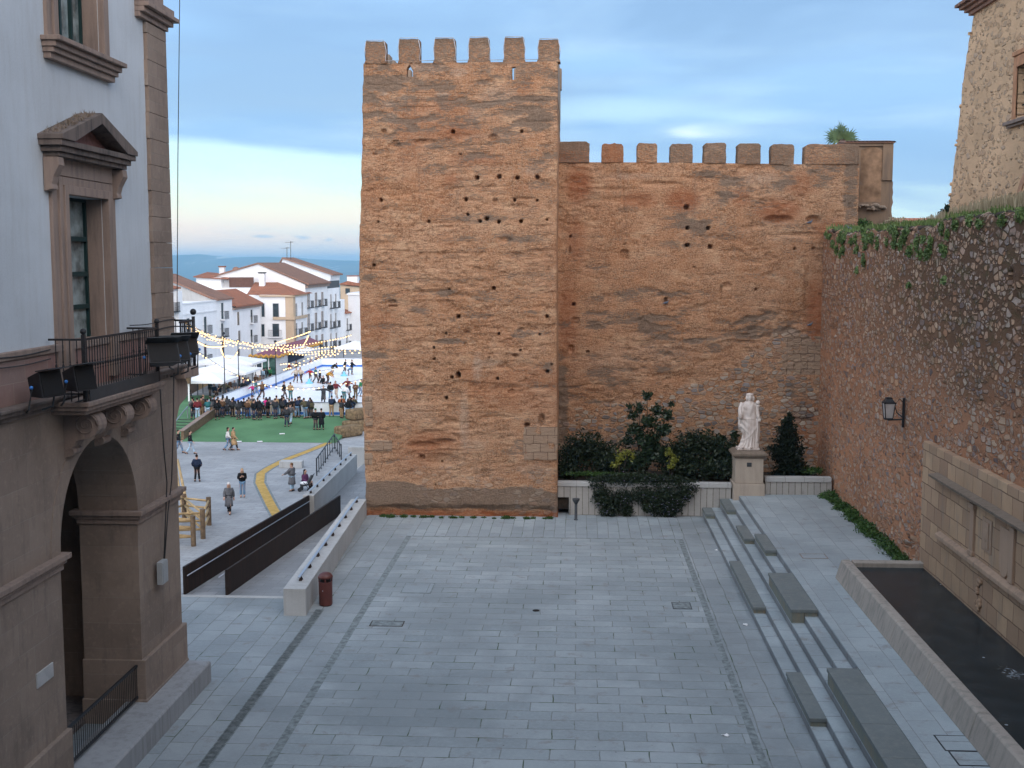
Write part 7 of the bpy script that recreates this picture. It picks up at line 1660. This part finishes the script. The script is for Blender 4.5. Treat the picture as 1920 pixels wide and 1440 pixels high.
# fence panels and tables at the left of the rink
t = thing('slat_fence', (-38,110,ZD), 'brown slatted fence behind the crowd left of the rink', 'fence')
a, b = P(336,742,Z=ZD), P(408,706,Z=ZD); a.z = b.z = ZD; d = (b-a)
m = MB(); n = 60
for k in range(n): p = a+d*(k/n); m.box(p.x-.09,p.x+.09,p.y-.05,p.y+.05,ZD-.4,ZD+1.15)
m.build('slats', M['wood'], t) 
m = MB(); m.tube([a+Vector((0,0,1.2)), b+Vector((0,0,1.2))], .07, 6); m.build('rail', M['wood_dark'], t)
t = thing('plank_fence', (-41,112,ZD), 'low brown plank fence beside the hall corner above the turf', 'fence')
a, b = P(326,752,Z=ZD), P(372,726,Z=ZD); m = MB(); m.hexa([a+Vector((0,-.06,-.3)),b+Vector((0,-.06,-.3)),b+Vector((0,.06,-.3)),a+Vector((0,.06,-.3))],[a+Vector((0,-.06,.9)),b+Vector((0,-.06,.9)),b+Vector((0,.06,.9)),a+Vector((0,.06,.9))]); m.build('planks', M['wood_dark'], t); MB().tube([a+Vector((0,0,.93)), b+Vector((0,0,.93))], .06, 6).build('rail', M['wood'], t)
# lamp posts holding the strings
def light_pole(px, base_y, top_y, Y, label):
    b = P(px, top_y, Y=Y); t = thing('light_pole', (b.x,Y,ZP), label, 'pole', 'poles carrying the string lights'); MB().tube([(b.x,Y,ZP),(b.x,Y,b.z)], .06, 7, .04).build('pole', M['iron'], t); MB().lathe([(.01,-.1),(.14,-.05),(.16,.12),(.01,.2)], (b.x,Y,b.z), 10).build('collar', M['iron'], t)
light_pole(516, 700, 641, 122, 'string light pole in front of the corner house')
light_pole(446, 700, 640, 118, 'string light pole left of the kiosk')
light_pole(419, 700, 626, 112, 'leftmost string light pole behind the canopies')
light_pole(601, 690, 648, 150, 'farthest string light pole by the dark houses')

# ---------------------------------------------------------------- string lights
bulb_src = MB().ball((0,0,0), .066, 6, 4).build('bulb', M['bulb'], local=True); bulb_me = bulb_src.data
bpy.data.objects.remove(bulb_src)
def string(pts, Y0, Y1, n, label, sc=1., wig=.0):
    Ys = np.linspace(Y0, Y1, len(pts)); W = [P(px, py, Y=float(y)) for (px, py), y in zip(pts, Ys)]
    t = thing('string_lights', tuple(W[0]), label, 'string lights', 'strings of warm bulbs over the square')
    MB().tube(W, .018, 4).build('cable', M['cable'], t)
    L_ = np.cumsum([0]+[(b-a).length for a, b in zip(W[:-1], W[1:])]); r = random.Random(len(label)+n)
    for k in range(n):
        s = L_[-1]*(k+.5)/n; i = min(int(np.searchsorted(L_, s, side='right'))-1, len(W)-2); p = W[i].lerp(W[i+1], (s-L_[i])/max(1e-6, L_[i+1]-L_[i]))
        o = bpy.data.objects.new('bulb', bulb_me); col.objects.link(o); o.parent = t; o.location = p-LOC[t]+Vector((0,0,-.10+r.uniform(-wig,wig))); q_ = sc*(p.y/110)*r.uniform(.85,1.15); o.scale = (q_*1.25,q_,q_)
string([(347,606),(372,617),(400,628),(430,637),(465,643),(500,647),(540,654)], 60, 130, 46, 'upper string light strand from the hall corner across to the corner house', wig=.1)
string([(347,604),(378,622),(405,633),(436,640),(478,648),(515,650),(560,648)], 60, 132, 42, 'second string light strand just below the uppermost', wig=.1)
string([(349,608),(368,620),(392,630),(420,634),(446,640),(484,647),(516,645)], 60, 124, 34, 'third strand, ending at the pole before the corner house', wig=.12)
string([(356,612),(376,626),(396,637),(418,641),(440,646),(470,652),(505,655),(538,659)], 62, 130, 28, 'slack strand under the bunched upper strands', wig=.12)
string([(366,636),(376,642),(386,647),(398,649),(412,649),(425,646)], 85, 112, 30, 'short dense strand beside the black floodlight')
string([(414,650),(416,658),(420,666),(427,672),(434,673),(440,667),(445,658)], 112, 118, 40, 'rope of lights hanging in a deep U between two poles', .8)
string([(366,656),(376,662),(386,668),(398,677),(409,684),(418,690),(431,697),(450,705),(466,711),(483,717),(503,722)], 75, 108, 17, 'single strand descending steeply to the rink crowd')
string([(503,722),(535,726),(570,728),(600,726),(625,722),(650,717),(680,711)], 108, 118, 19, 'lowest strand sagging over the middle of the ice')
string([(516,642),(535,636),(555,630),(570,625),(582,620)], 124, 170, 26, 'strand rising to the balconies of the tallest house', .8)
string([(578,628),(575,636),(570,644),(566,651)], 165, 150, 18, 'short strand dropping beside the tallest house', .8)
string([(518,645),(545,646),(570,645),(595,641),(618,637),(640,633),(660,627)], 124, 180, 26, 'strand running right towards the lower white house', .85)
string([(520,650),(550,654),(580,654),(610,650),(640,648),(680,642)], 124, 165, 26, 'strand over the kiosk roof ridge', .9)
string([(524,656),(555,659),(585,659),(615,656),(645,654),(680,650)], 124, 160, 24, 'strand along the purple roof', .9)
string([(540,662),(570,664),(600,661),(630,658),(680,655)], 126, 155, 20, 'strand just under the purple roof edge', .9)
string([(524,682),(540,680),(562,684),(585,678),(605,668),(632,664)], 118, 150, 16, 'strand in front of the serving hatch')
string([(530,692),(545,688),(575,672),(600,664),(630,662),(680,660)], 118, 150, 18, 'strand over the left rink barrier')
string([(580,700),(600,696),(630,690),(655,682),(680,672)], 112, 135, 10, 'strand over the far skaters')
# ================================================================ PEOPLE
def skin_mesh(name, verts, edges, radii, sub=1):
    me = bpy.data.meshes.new(name); me.from_pydata([tuple(v) for v in verts], edges, []); o = bpy.data.objects.new(name, me); col.objects.link(o)
    md = o.modifiers.new('skin', 'SKIN'); md.use_smooth_shade = True
    for i, r_ in enumerate(radii): sv = me.skin_vertices[0].data[i]; sv.radius = (r_, r_) if not hasattr(r_, '__len__') else r_; sv.use_root = (i == 0)
    if sub: sb = o.modifiers.new('smooth', 'SUBSURF'); sb.levels = sub; sb.render_levels = sub
    dg = bpy.context.evaluated_depsgraph_get(); dg.update(); out = bpy.data.meshes.new_from_object(o.evaluated_get(dg)); out.name = name
    bpy.data.objects.remove(o); bpy.data.meshes.remove(me)
    out.polygons.foreach_set('use_smooth', [True]*len(out.polygons)); return out
V3 = Vector
def pose(kind):
    """joints in metres, facing -y, feet on z=0"""
    J = dict(pel=V3((0,0,.95)), ch=V3((0,.0,1.27)), nk=V3((0,.0,1.47)), hd=V3((0,-.02,1.62)), sl=V3((.18,0,1.41)), sr=V3((-.18,0,1.41)),
             el=V3((.24,.02,1.14)), er=V3((-.24,.02,1.14)), wl=V3((.25,-.05,.90)), wr=V3((-.25,-.05,.90)),
             hl=V3((.09,0,.92)), hr=V3((-.09,0,.92)), kl=V3((.10,-.02,.50)), kr=V3((-.10,-.02,.50)), al=V3((.10,.02,.09)), ar=V3((-.10,.02,.09)))
    fl, fr = V3((0,-.16,-.05)), V3((0,-.16,-.05))
    if kind == 'walk':
        J['kl'] = V3((.09,-.20,.53)); J['al'] = V3((.09,-.30,.10)); J['kr'] = V3((-.09,.04,.49)); J['ar'] = V3((-.09,.32,.16)); J['er'] = V3((-.24,-.08,1.15)); J['wr'] = V3((-.23,-.26,.98)); J['el'] = V3((.24,.12,1.15)); J['wl'] = V3((.25,.14,.90)); fr = V3((0,-.13,-.10))
    if kind == 'lean':     # leaning on the barrier
        for k in ('ch','nk','hd','sl','sr'): J[k] += V3((0,-.10 if k == 'ch' else -.20, -.03))
        J['el'] = V3((.27,-.38,1.16)); J['er'] = V3((-.27,-.38,1.16)); J['wl'] = V3((.10,-.50,1.14)); J['wr'] = V3((-.08,-.50,1.15)); J['al'] += V3((.04,.08,0)); J['ar'] += V3((-.04,.0,0))
    if kind == 'pockets':
        J['el'] = V3((.30,.06,1.14)); J['er'] = V3((-.30,.06,1.14)); J['wl'] = V3((.19,-.12,.98)); J['wr'] = V3((-.19,-.12,.98)); J['al'] += V3((.05,0,0)); J['ar'] += V3((-.05,0,0))
    if kind == 'phone':
        J['el'] = V3((.22,-.08,1.16)); J['wl'] = V3((.08,-.27,1.32)); J['er'] = V3((-.24,-.04,1.14)); J['wr'] = V3((-.06,-.25,1.28)); J['hd'] += V3((0,-.03,-.02))
    if kind == 'skate':    # knees bent, arms half out
        J['el'] = V3((.40,-.04,1.22)); J['wl'] = V3((.58,-.16,1.10)); J['er'] = V3((-.40,-.04,1.22)); J['wr'] = V3((-.58,-.14,1.08)); J['kl'] = V3((.13,-.16,.52)); J['kr'] = V3((-.14,.02,.49)); J['al'] = V3((.13,.0,.10)); J['ar'] = V3((-.16,.28,.16))
        for k in ('ch','nk','hd','sl','sr'): J[k] += V3((0,-.07 if k == 'ch' else -.14, -.03))
    if kind == 'glide':    # arms thrown wide
        J['sl'] += V3((.02,0,.02)); J['el'] = V3((.50,.0,1.30)); J['wl'] = V3((.76,-.03,1.14)); J['er'] = V3((-.50,.05,1.38)); J['wr'] = V3((-.80,.10,1.36)); J['kl'] = V3((.10,-.14,.52)); J['al'] = V3((.08,-.06,.10)); J['kr'] = V3((-.14,.12,.52)); J['ar'] = V3((-.2,.42,.22))
    if kind == 'push':
        J['el'] = V3((.24,-.22,1.18)); J['wl'] = V3((.20,-.48,1.06)); J['er'] = V3((-.24,-.22,1.18)); J['wr'] = V3((-.20,-.48,1.06))
    if kind == 'bend':
        J['ch'] = V3((0,-.24,1.12)); J['nk'] = V3((0,-.42,1.22)); J['hd'] = V3((0,-.55,1.29)); J['sl'] = V3((.18,-.38,1.18)); J['sr'] = V3((-.18,-.38,1.18)); J['el'] = V3((.20,-.52,.96)); J['er'] = V3((-.20,-.52,.96)); J['wl'] = V3((.14,-.68,.82)); J['wr'] = V3((-.14,-.68,.82)); J['kl'] = V3((.11,-.12,.52)); J['kr'] = V3((-.11,-.12,.52))
    if kind in ('sit', 'fall'):
        d = .50 if kind == 'sit' else .84
        for k in ('pel','ch','nk','hd','sl','sr','el','er','wl','wr','hl','hr'): J[k] = J[k]-V3((0,0,d))
        hz = J['hl'].z
        J['kl'] = V3((.12,-.42,hz+.03)); J['kr'] = V3((-.12,-.42,hz+.03)); J['al'] = V3((.12,-.44,.09)); J['ar'] = V3((-.12,-.44,.09))
        J['wl'] = V3((.14,-.34,J['pel'].z+.12)); J['wr'] = V3((-.14,-.34,J['pel'].z+.12)); J['el'].y -= .08; J['er'].y -= .08
        if kind == 'fall': J['kl'] = V3((.14,-.40,.30)); J['al'] = V3((.14,-.80,.10)); J['kr'] = V3((-.12,-.42,.18)); J['ar'] = V3((-.12,-.84,.10)); J['wl'] = V3((.30,.20,.08)); J['el'] = V3((.32,.14,.32)); J['wr'] = V3((-.25,.18,.08)); J['er'] = V3((-.30,.12,.32))
    return J, fl, fr
def person_meshes(kind, coat):
    J, fl, fr = pose(kind); out = {}
    # continuous body with five fingers on each hand
    names = ['pel','ch','nk','hd','sl','el','wl','sr','er','wr','hl','kl','al','hr','kr','ar']; ix = {n: i for i, n in enumerate(names)}
    Vv = [J[n] for n in names]; Ed = [(0,1),(1,2),(2,3),(1,4),(4,5),(5,6),(1,7),(7,8),(8,9),(0,10),(10,11),(11,12),(0,13),(13,14),(14,15)]
    Rd = [.105,.105,.052,.07,.062,.042,.030,.062,.042,.030,.085,.058,.040,.085,.058,.040]
    Vv.append(J['hd']+V3((0,-.015,.075))); Ed.append((3,16)); Rd.append(.078)
    for a, f_ in (('al', fl), ('ar', fr)): Vv.append(J[a]+f_); Ed.append((ix[a], len(Vv)-1)); Rd.append(.036)
    for s, w_, e_ in ((1,'wl','el'), (-1,'wr','er')):
        d = (J[w_]-J[e_]).normalized(); sd = d.cross(V3((0,0,1))); sd = (sd if sd.length > .2 else d.cross(V3((0,1,0)))).normalized(); nrm = d.cross(sd).normalized()
        pb = len(Vv); Vv.append(J[w_]+d*.075); Ed.append((ix[w_], pb)); Rd.append((.036,.018))
        for k, (o, L_) in enumerate(((-.030,.075),(-.010,.085),(.010,.080),(.028,.062))):
            b = len(Vv); Vv += [J[w_]+d*.095+sd*o, J[w_]+d*(.095+L_*.55)+sd*o*1.15+nrm*.01, J[w_]+d*(.095+L_)+sd*o*1.2+nrm*.03]; Ed += [(pb,b),(b,b+1),(b+1,b+2)]; Rd += [.010,.009,.008]
        b = len(Vv); Vv += [J[w_]+d*.045-sd*.038, J[w_]+d*.085-sd*.062+nrm*.01]; Ed += [(ix[w_],b),(b,b+1)]; Rd += [.012,.010]
    body = skin_mesh('body', Vv, Ed, Rd, 0)
    # head shape with face: welded on as one more shell of the same mesh
    bm = bmesh.new(); bm.from_mesh(body)
    hb = MB(); h = J['hd']+V3((0,-.01,.045)); hb.ball(h, (.078,.098,.118), 12, 9); hb.ball(h+V3((0,-.10,-.012)), (.014,.022,.026), 6, 5); hb.ball(h+V3((0,-.085,-.055)), (.028,.014,.009), 6, 4)
    for s in (-1,1): hb.ball(h+V3((s*.032,-.085,.014)), (.014,.010,.009), 6, 4); hb.ball(h+V3((s*.080,.0,-.005)), (.012,.02,.03), 6, 4)
    tm = bpy.data.meshes.new('t'); tm.from_pydata(hb.v, [], hb.f); bm.from_mesh(tm); bm.to_mesh(body); bm.free(); bpy.data.meshes.remove(tm)
    body.polygons.foreach_set('use_smooth', [True]*len(body.polygons)); out['body'] = body
    # clothes
    tr = ['pel','hl','kl','al','hr','kr','ar']; a_l = J['al'].lerp(J['kl'], .08); a_r = J['ar'].lerp(J['kr'], .08)
    vv = [J['pel']+V3((0,0,.06)), J['hl'], J['kl'], a_l, J['hr'], J['kr'], a_r]; out['trousers'] = skin_mesh('trousers', vv, [(0,1),(1,2),(2,3),(0,4),(4,5),(5,6)], [(.16,.13),.115,.083,.072,.115,.083,.072], 1)
    bot = J['pel']+V3((0,0,-.05)); wl = J['wl'].lerp(J['el'], .06); wr = J['wr'].lerp(J['er'], .06)
    k = 1.18 if coat != 'thin' else 1.0
    vv = [J['ch'], J['ch'].lerp(J['pel'], .5), bot, J['nk']-V3((0,0,.01)), J['sl'], J['el'], wl, J['sr'], J['er'], wr, J['ch'].lerp(J['nk'], .6)]
    out['jacket'] = skin_mesh('jacket', vv, [(0,1),(1,2),(0,10),(10,3),(10,4),(4,5),(5,6),(10,7),(7,8),(8,9)], [(.185*k,.15*k),(.18*k,.145*k),(.18*k,.15*k),(.085,.085),.095*k,.075*k,.055*k,.095*k,.075*k,.055*k,(.17*k,.14*k)], 1)
    if coat == 'long':
        m = MB(); c0 = J['pel']+V3((0,0,.12)); kk = (J['kl']+J['kr'])/2
        m.loft([[c0.lerp(V3((kk.x,kk.y,kk.z-.05)), f)+V3(((.19+.05*f)*math.cos(a), (.155+.09*f)*math.sin(a), 0)) for a in np.linspace(0,2*math.pi,14,endpoint=False)] for f in (0,.35,.7,1.)])
        me = bpy.data.meshes.new('coat_skirt'); me.from_pydata(m.v, [], m.f); me.polygons.foreach_set('use_smooth', [True]*len(me.polygons)); out['coat_skirt'] = me
    for nm in ('shoes',):
        m = MB()
        for a, f_ in (('al', fl), ('ar', fr)):
            p = J[a]; m.loft([[p+V3((w*math.cos(t_), y_, z_+hh*math.sin(t_))) for t_ in np.linspace(0,2*math.pi,8,endpoint=False)] for w,y_,z_,hh in ((.02,.08,-.04,.03),(.046,.05,-.03,.055),(.046,-.05,-.035,.05),(.048,-.14,-.052,.035),(.02,-.19,-.06,.018))])
        me = bpy.data.meshes.new(nm); me.from_pydata(m.v, [], m.f); me.polygons.foreach_set('use_smooth', [True]*len(me.polygons)); out[nm] = me
    h = J['hd']+V3((0,.0,.06))
    def bmsh(nm, m): me = bpy.data.meshes.new(nm); me.from_pydata(m.v, [], m.f); me.polygons.foreach_set('use_smooth', [True]*len(me.polygons)); return me
    out['hair_short'] = bmsh('hair', MB().ball(h+V3((0,.018,.022)), (.088,.098,.105), 12, 8))
    m = MB().ball(h+V3((0,.018,.022)), (.090,.100,.106), 12, 8); m.loft([[J['hd']+V3((w*math.cos(a), .055+.045*math.sin(a), z)) for a in np.linspace(0,2*math.pi,10,endpoint=False)] for w,z in ((.075,.09),(.10,.0),(.105,-.12),(.09,-.24),(.03,-.29))]); out['hair_long'] = bmsh('hair', m)
    m = MB().ball(h+V3((0,.005,.045)), (.092,.106,.092), 12, 8); out['hat'] = bmsh('hat', m)
    return out
KM = {}
CL = {}
PAL = dict(black=(.012,.012,.014), navy=(.02,.03,.06), grey=(.13,.13,.14), charcoal=(.045,.045,.05), tan=(.36,.24,.13), camel=(.42,.27,.14), olive=(.09,.08,.045), maroon=(.16,.025,.03), red=(.40,.03,.03), pink=(.62,.04,.22), white=(.70,.68,.66), cream=(.55,.47,.38), denim=(.14,.24,.36), paleblue=(.35,.50,.62), blue=(.05,.16,.40), brown=(.14,.075,.04), mustard=(.50,.26,.03), teal=(.03,.14,.15), rust=(.34,.11,.04), purple=(.12,.04,.10), green=(.04,.18,.07), blond=(.42,.27,.11), darkhair=(.018,.012,.010))
def cm(c):
    if c not in CL: CL[c] = simple('cloth_'+c if c not in ('blond','darkhair') else c, PAL[c], .85, .15, 6, .2, 60, .15)
    return CL[c]
def person(foot, yaw, kind, top, legs, label, coat='short', hair='short', hairc='darkhair', hat=None, scale=1., group=None, shoes='black'):
    key = (kind, 'long' if coat == 'long' else 'short')
    if key not in KM: KM[key] = person_meshes(kind, coat)
    D_ = KM[key]; t = thing('person', tuple(foot), label, 'person', group, R(yaw)); t.scale = (scale,)*3
    def add(nm, me, mt):
        if not me.materials: me.materials.append(None)
        o = bpy.data.objects.new(nm, me); col.objects.link(o); o.parent = t; o.material_slots[0].link = 'OBJECT'; o.material_slots[0].material = mt; return o
    add('body', D_['body'], M['skin']); add('trousers', D_['trousers'], cm(legs)); add('coat' if coat == 'long' else 'jacket', D_['jacket'], cm(top)); add('shoes', D_['shoes'], cm(shoes))
    if coat == 'long': add('coat_skirt', D_['coat_skirt'], cm(top))
    if hat: add('hat', D_['hat'], cm(hat)); 
    add('hair', D_['hair_long' if hair == 'long' else 'hair_short'], cm(hairc))
    return t
ORD = ['first','second','third','fourth','fifth','sixth','seventh','eighth','ninth','tenth','eleventh','twelfth','thirteenth','fourteenth','fifteenth','sixteenth','seventeenth','eighteenth','nineteenth','twentieth','twenty-first','twenty-second','twenty-third','twenty-fourth','twenty-fifth','twenty-sixth','twenty-seventh','twenty-eighth','twenty-ninth','thirtieth','thirty-first','thirty-second','thirty-third','thirty-fourth','thirty-fifth']
def people():
    # walkers on the paving
    person(PQ(370,903), 185, 'pockets', 'navy', 'black', 'person standing alone in dark navy jacket, facing away, on the paving by the hall corner')
    person(PQ(430,963), 8, 'walk', 'grey', 'black', 'person in long grey coat and white hat walking towards the ramp', 'long', 'long', 'blond', 'white')
    person(PQ(455,932), 12, 'phone', 'black', 'denim', 'person in black coat and blue jeans walking behind the one in the white hat', 'short', 'long', 'blond')
    person(PQ(548,921), 250, 'push', 'grey', 'paleblue', 'person in knee-length grey coat reaching towards the pushchair beyond the parapet', 'long', 'short', 'brown')
    person(PQ(572,918), 70, 'sit', 'purple', 'black', 'person in purple top sitting by the pushchair', 'short', 'long')
    person(PQ(428,845), 105, 'walk', 'white', 'denim', 'person in white top and blue jeans walking beside the one in the camel coat', 'thin', 'long')
    person(PQ(438,845), 105, 'walk', 'camel', 'charcoal', 'tall person in long camel coat walking at the turf edge', 'long')
    person(PQ(357,852), 100, 'walk', 'black', 'paleblue', 'person in black jacket and pale jeans walking below the turf steps')
    person(PQ(335,850), 95, 'walk', 'black', 'denim', 'person in black jacket half hidden at the hall corner')
    def on(px, py):   # foot on the sloping turf
        for _ in range(1):
            z = ZP+.5
            for k in range(12):
                p = P(px, py, Z=z); z = float(np.interp(p.y, (90.9,99.,101.2), (ZP+.03,ZD,ZD)))
            return p
    g2 = 'people standing on the turf slope'
    person(on(538,800), 190, 'pockets', 'charcoal', 'navy', 'person in charcoal jacket standing on the turf slope, a paler figure behind', group=g2)
    person(on(545,796), 170, 'walk', 'grey', 'paleblue', 'person with pale jeans half hidden on the turf slope', group=g2)
    person(on(592,806), 170, 'pockets', 'black', 'charcoal', 'left of the two people in black standing together on the turf', group=g2, hat='green')
    person(on(603,806), 195, 'pockets', 'black', 'black', 'right of the two people in black standing together on the turf', 'long', group=g2)
    # crowd at the barrier: (px, top, legs, kind, opts)
    crowd = [(362,'grey','charcoal','pockets',dict(coat='long',hat='black')),(371,'maroon','paleblue','pockets',{}),(380,'charcoal','brown','lean',dict(hat='tan')),(390,'teal','paleblue','lean',{}),(400,'black','charcoal','lean',dict(coat='long')),(409,'black','denim','phone',{}),(419,'cream','charcoal','lean',dict(hair='long')),(428,'charcoal','grey','lean',dict(coat='long',hair='long')),(438,'black','cream','pockets',dict(hair='long')),(447,'navy','black','bend',{}),
             (458,'black','charcoal','lean',{}),(466,'tan','blue','lean',{}),(475,'grey','cream','pockets',{}),(484,'black','navy','lean',{}),(493,'teal','black','bend',{}),(502,'pink','grey','lean',dict(hair='long',scale=.93)),(511,'grey','cream','lean',dict(hair='long',scale=.95)),(520,'tan','denim','lean',dict(hat='black')),(529,'black','paleblue','lean',{}),(537,'navy','charcoal','phone',{}),(548,'black','tan','pockets',{}),
             (558,'navy','denim','lean',{}),(565,'black','black','lean',dict(coat='long')),(574,'black','charcoal','bend',{}),(582,'charcoal','black','pockets',{}),(623,'navy','tan','lean',{}),(645,'rust','olive','lean',dict(coat='long')),(656,'black','paleblue','phone',{}),(666,'olive','navy','lean',{})]
    r = random.Random(5)
    for i, (px, top, legs, kind, kw) in enumerate(crowd):
        yb = 781+r.uniform(-3.5,3.5)+(3 if px < 395 else 0); f_ = PD(px, yb); f_.y = min(f_.y, 100.75); 
        person(Vector((f_.x,f_.y,ZD)), 180+r.uniform(-25,25), kind, top, legs, f'onlooker at the rink barrier in {top} top and {legs} trousers, {ORD[i]} from the left', group='crowd along the rink barrier', **{**dict(scale=r.uniform(.97,1.06)), **kw})
    # second row pressed in behind and beside them
    r = random.Random(21)
    for i in range(22):
        px = 366+i*13.6+r.uniform(-3,3); 
        if 590 < px < 640: px = 640+i
        f_ = PD(px, 784+r.uniform(-2,3)); f_.y = min(f_.y, 100.2); top = r.choice(['black','black','navy','charcoal','black','brown','grey','olive']); legs = r.choice(['denim','black','charcoal','navy','tan'])
        person(Vector((f_.x,f_.y,ZD)), 180+r.uniform(-50,50), r.choice(['pockets','phone','lean','walk','pockets']), top, legs, f'person in {top} and {legs}, rear row of rink crowd, {ORD[i]} from left', group='crowd along the rink barrier', hair=r.choice(['short','long']), scale=r.uniform(.9,1.02))
    # skaters
    ZI = ZD+.06
    sk = [(422,748,'olive','charcoal','skate',20,{}),(455,745,'black','denim','skate',60,{}),(463,742,'navy','charcoal','push',200,{}),(474,743,'pink','black','skate',10,dict(scale=.7)),(480,745,'teal','denim','walk',90,{}),(492,749,'brown','black','glide',60,{}),
          (533,749,'black','charcoal','walk',120,{}),(545,751,'camel','teal','pockets',170,{}),(540,708,'maroon','grey','lean',90,{}),(555,718,'cream','black','skate',40,{}),(565,718,'cream','black','skate',-30,{}),(582,714,'red','black','skate',0,dict(scale=.8)),(592,718,'teal','charcoal','walk',80,{}),(600,719,'navy','black','walk',70,dict(scale=.85)),(606,720,'black','navy','fall',60,{}),(614,719,'mustard','black','bend',70,{}),
          (607,758,'charcoal','charcoal','glide',10,dict(coat='long')),(620,750,'black','denim','pockets',180,{}),(631,747,'maroon','cream','skate',-20,{}),(645,754,'white','teal','bend',160,dict(scale=1.05)),(651,741,'maroon','cream','skate',30,{}),(655,752,'navy','charcoal','pockets',100,{}),(667,750,'brown','olive','phone',0,{}),(623,703,'black','grey','bend',90,{}),(646,701,'black','charcoal','skate',100,{}),(660,702,'black','navy','push',110,{}),(653,704,'denim','grey','bend',90,dict(scale=.7)),(675,744,'green','denim','skate',90,{})]
    for i, (px, py, top, legs, kind, yaw, kw) in enumerate(sk):
        f_ = P(px, py, Z=ZI); ps = {'skate':'with bent knees','glide':'with arms flung wide','bend':'bending over','fall':'fallen on the ice','push':'pushing a skating aid','walk':'striding','pockets':'standing upright','phone':'holding something up','lean':'resting on the boards'}[kind]
        person(f_, yaw, kind, top, legs, f'{"small " if kw.get("scale",1) < .9 else ""}skater in {top} and {legs}, {ps}, {ORD[sorted([q_[0]*1000+j for j, q_ in enumerate(sk)]).index(px*1000+i)]} from the left on the ice', group='skaters on the ice', **kw)
    # sitters and standers beyond the left barrier and round the kiosk
    ex = [(352,738,'black','navy','sit'),(394,738,'black','charcoal','phone'),(402,735,'navy','black','sit'),(412,733,'black','black','sit'),(418,727,'white','grey','sit'),(425,730,'charcoal','denim','sit'),(432,725,'brown','black','sit'),(440,726,'grey','tan','sit'),(452,722,'maroon','charcoal','phone'),(459,722,'black','denim','sit'),(466,720,'navy','black','sit'),(494,711,'paleblue','grey','pockets'),(500,710,'black','teal','pockets'),(506,708,'green','black','pockets'),(556,694,'charcoal','black','pockets'),(583,690,'maroon','black','phone'),(590,686,'black','navy','lean'),(597,684,'brown','black','pockets'),(480,714,'brown','maroon','sit'),(488,716,'tan','black','sit')]
    r = random.Random(9)
    for i, (px, py, top, legs, kind) in enumerate(ex):
        f_ = P(px, py+8, Z=ZP+(ZD-ZP)*(px < 410)); 
        if f_.x > RX0-.7: f_.x = RX0-.7-.5*r.random()
        person(f_, r.uniform(0,360), kind, top, legs, f'{"seated" if kind == "sit" else "standing"} visitor in {top} beyond the left rink boards, {ORD[i]} counting from the hall corner' if px < 490 else f'visitor in {top} and {legs} by the white kiosk', group='visitors left of the rink')
people()
# pushchair
def pushchair():
    c = PQ(574,921); t = thing('pushchair', tuple(c), 'dark pushchair with pale blanket beside the concrete parapet', 'pushchair')
    z = c.z; m = MB(); m.tube([(c.x-.35,c.y,z+.35),(c.x+.1,c.y,z+.45),(c.x+.4,c.y,z+1.0)], .10, 8); m.build('seat', M['dark_grey'], t, smooth=True)
    m = MB(); m.ball((c.x-.1,c.y-.02,z+.52), (.28,.2,.10), 10, 6); m.build('blanket', M['canvas'], t, smooth=True)
    m = MB()
    for s in (-.22,.22): m.tube([(c.x-.35,c.y+s,z+.15),(c.x+.1,c.y+s,z+.55),(c.x+.5,c.y+s,z+1.08)], .018, 6); m.tube([(c.x+.25,c.y+s,z+.15),(c.x-.1,c.y+s,z+.6)], .018, 6)
    m.tube([(c.x+.5,c.y-.22,z+1.08),(c.x+.5,c.y+.22,z+1.08)], .02, 6); m.build('frame', M['iron'], t)
    for dx in (-.35,.25):
        for s in (-.24,.24): MB().extr([(c.x+dx+.13*math.cos(a), z+.13+.13*math.sin(a)) for a in np.linspace(0,6.283,14,endpoint=False)], 'y', c.y+s-.02, c.y+s+.02).build('wheel', M['iron'], t)
pushchair()
# penguin-free plain skating aid in pale blue beside the child
for px, py, lb in ((580,719,'pale blue plastic skating aid beside the small skater in red'),(645,705,'pale blue plastic skating aid near the far boards')):
    c = P(px, py, Z=ZD+.06); t = thing('skating_aid', tuple(c), lb, 'skating aid'); MB().lathe([(.01,0),(.42,0),(.40,.12),(.2,.22),(.14,.5),(.01,.55)], tuple(c), 12).build('body', simple('sky_blue_plastic', (.20,.55,.75), .5, .05), t, smooth=True); MB().tube([(c.x-.3,c.y,c.z+.62),(c.x,c.y,c.z+.5),(c.x+.3,c.y,c.z+.62)], .03, 6).build('handle', M['white_plain'], t)
# bags, litter on the turf
for px, py in ((577,799),(529,819),(448,828),(487,828)):
    c = P(px, py, Z=ZP+.06); c.z = float(np.interp(c.y, (90.9,99.), (ZP+.03,ZD))); m = MB().obox((c.x,c.y,c.z+.04), .4, .22, .06, Matrix.Rotation(.4,3,'Z')); tag(m.build('paper_scrap', M['white_plain']), {577:'white paper scrap upper right on the turf slope',529:'white paper scrap low in the middle of the turf',448:'white scrap on the paving edge behind the walking couple',487:'white scrap on the paving at the turf foot'}[px], 'litter')

# ================================================================ AIR
def haze():
    m = bpy.data.materials.new('haze_air'); m.use_nodes = True; nt = m.node_tree; nt.nodes.clear(); o = nt.nodes.new('ShaderNodeOutputMaterial'); v = nt.nodes.new('ShaderNodeVolumePrincipled')
    v.inputs['Color'].default_value = (.38,.72,1.0,1); v.inputs['Density'].default_value = HAZE_D; v.inputs['Anisotropy'].default_value = 0
    nt.links.new(v.outputs[0], o.inputs['Volume'])
    tag(MB().box(-15000,15000,-15000,15000,-140,82).build('haze', m), kind='stuff')
HAZE_D = 1.7e-4
haze()
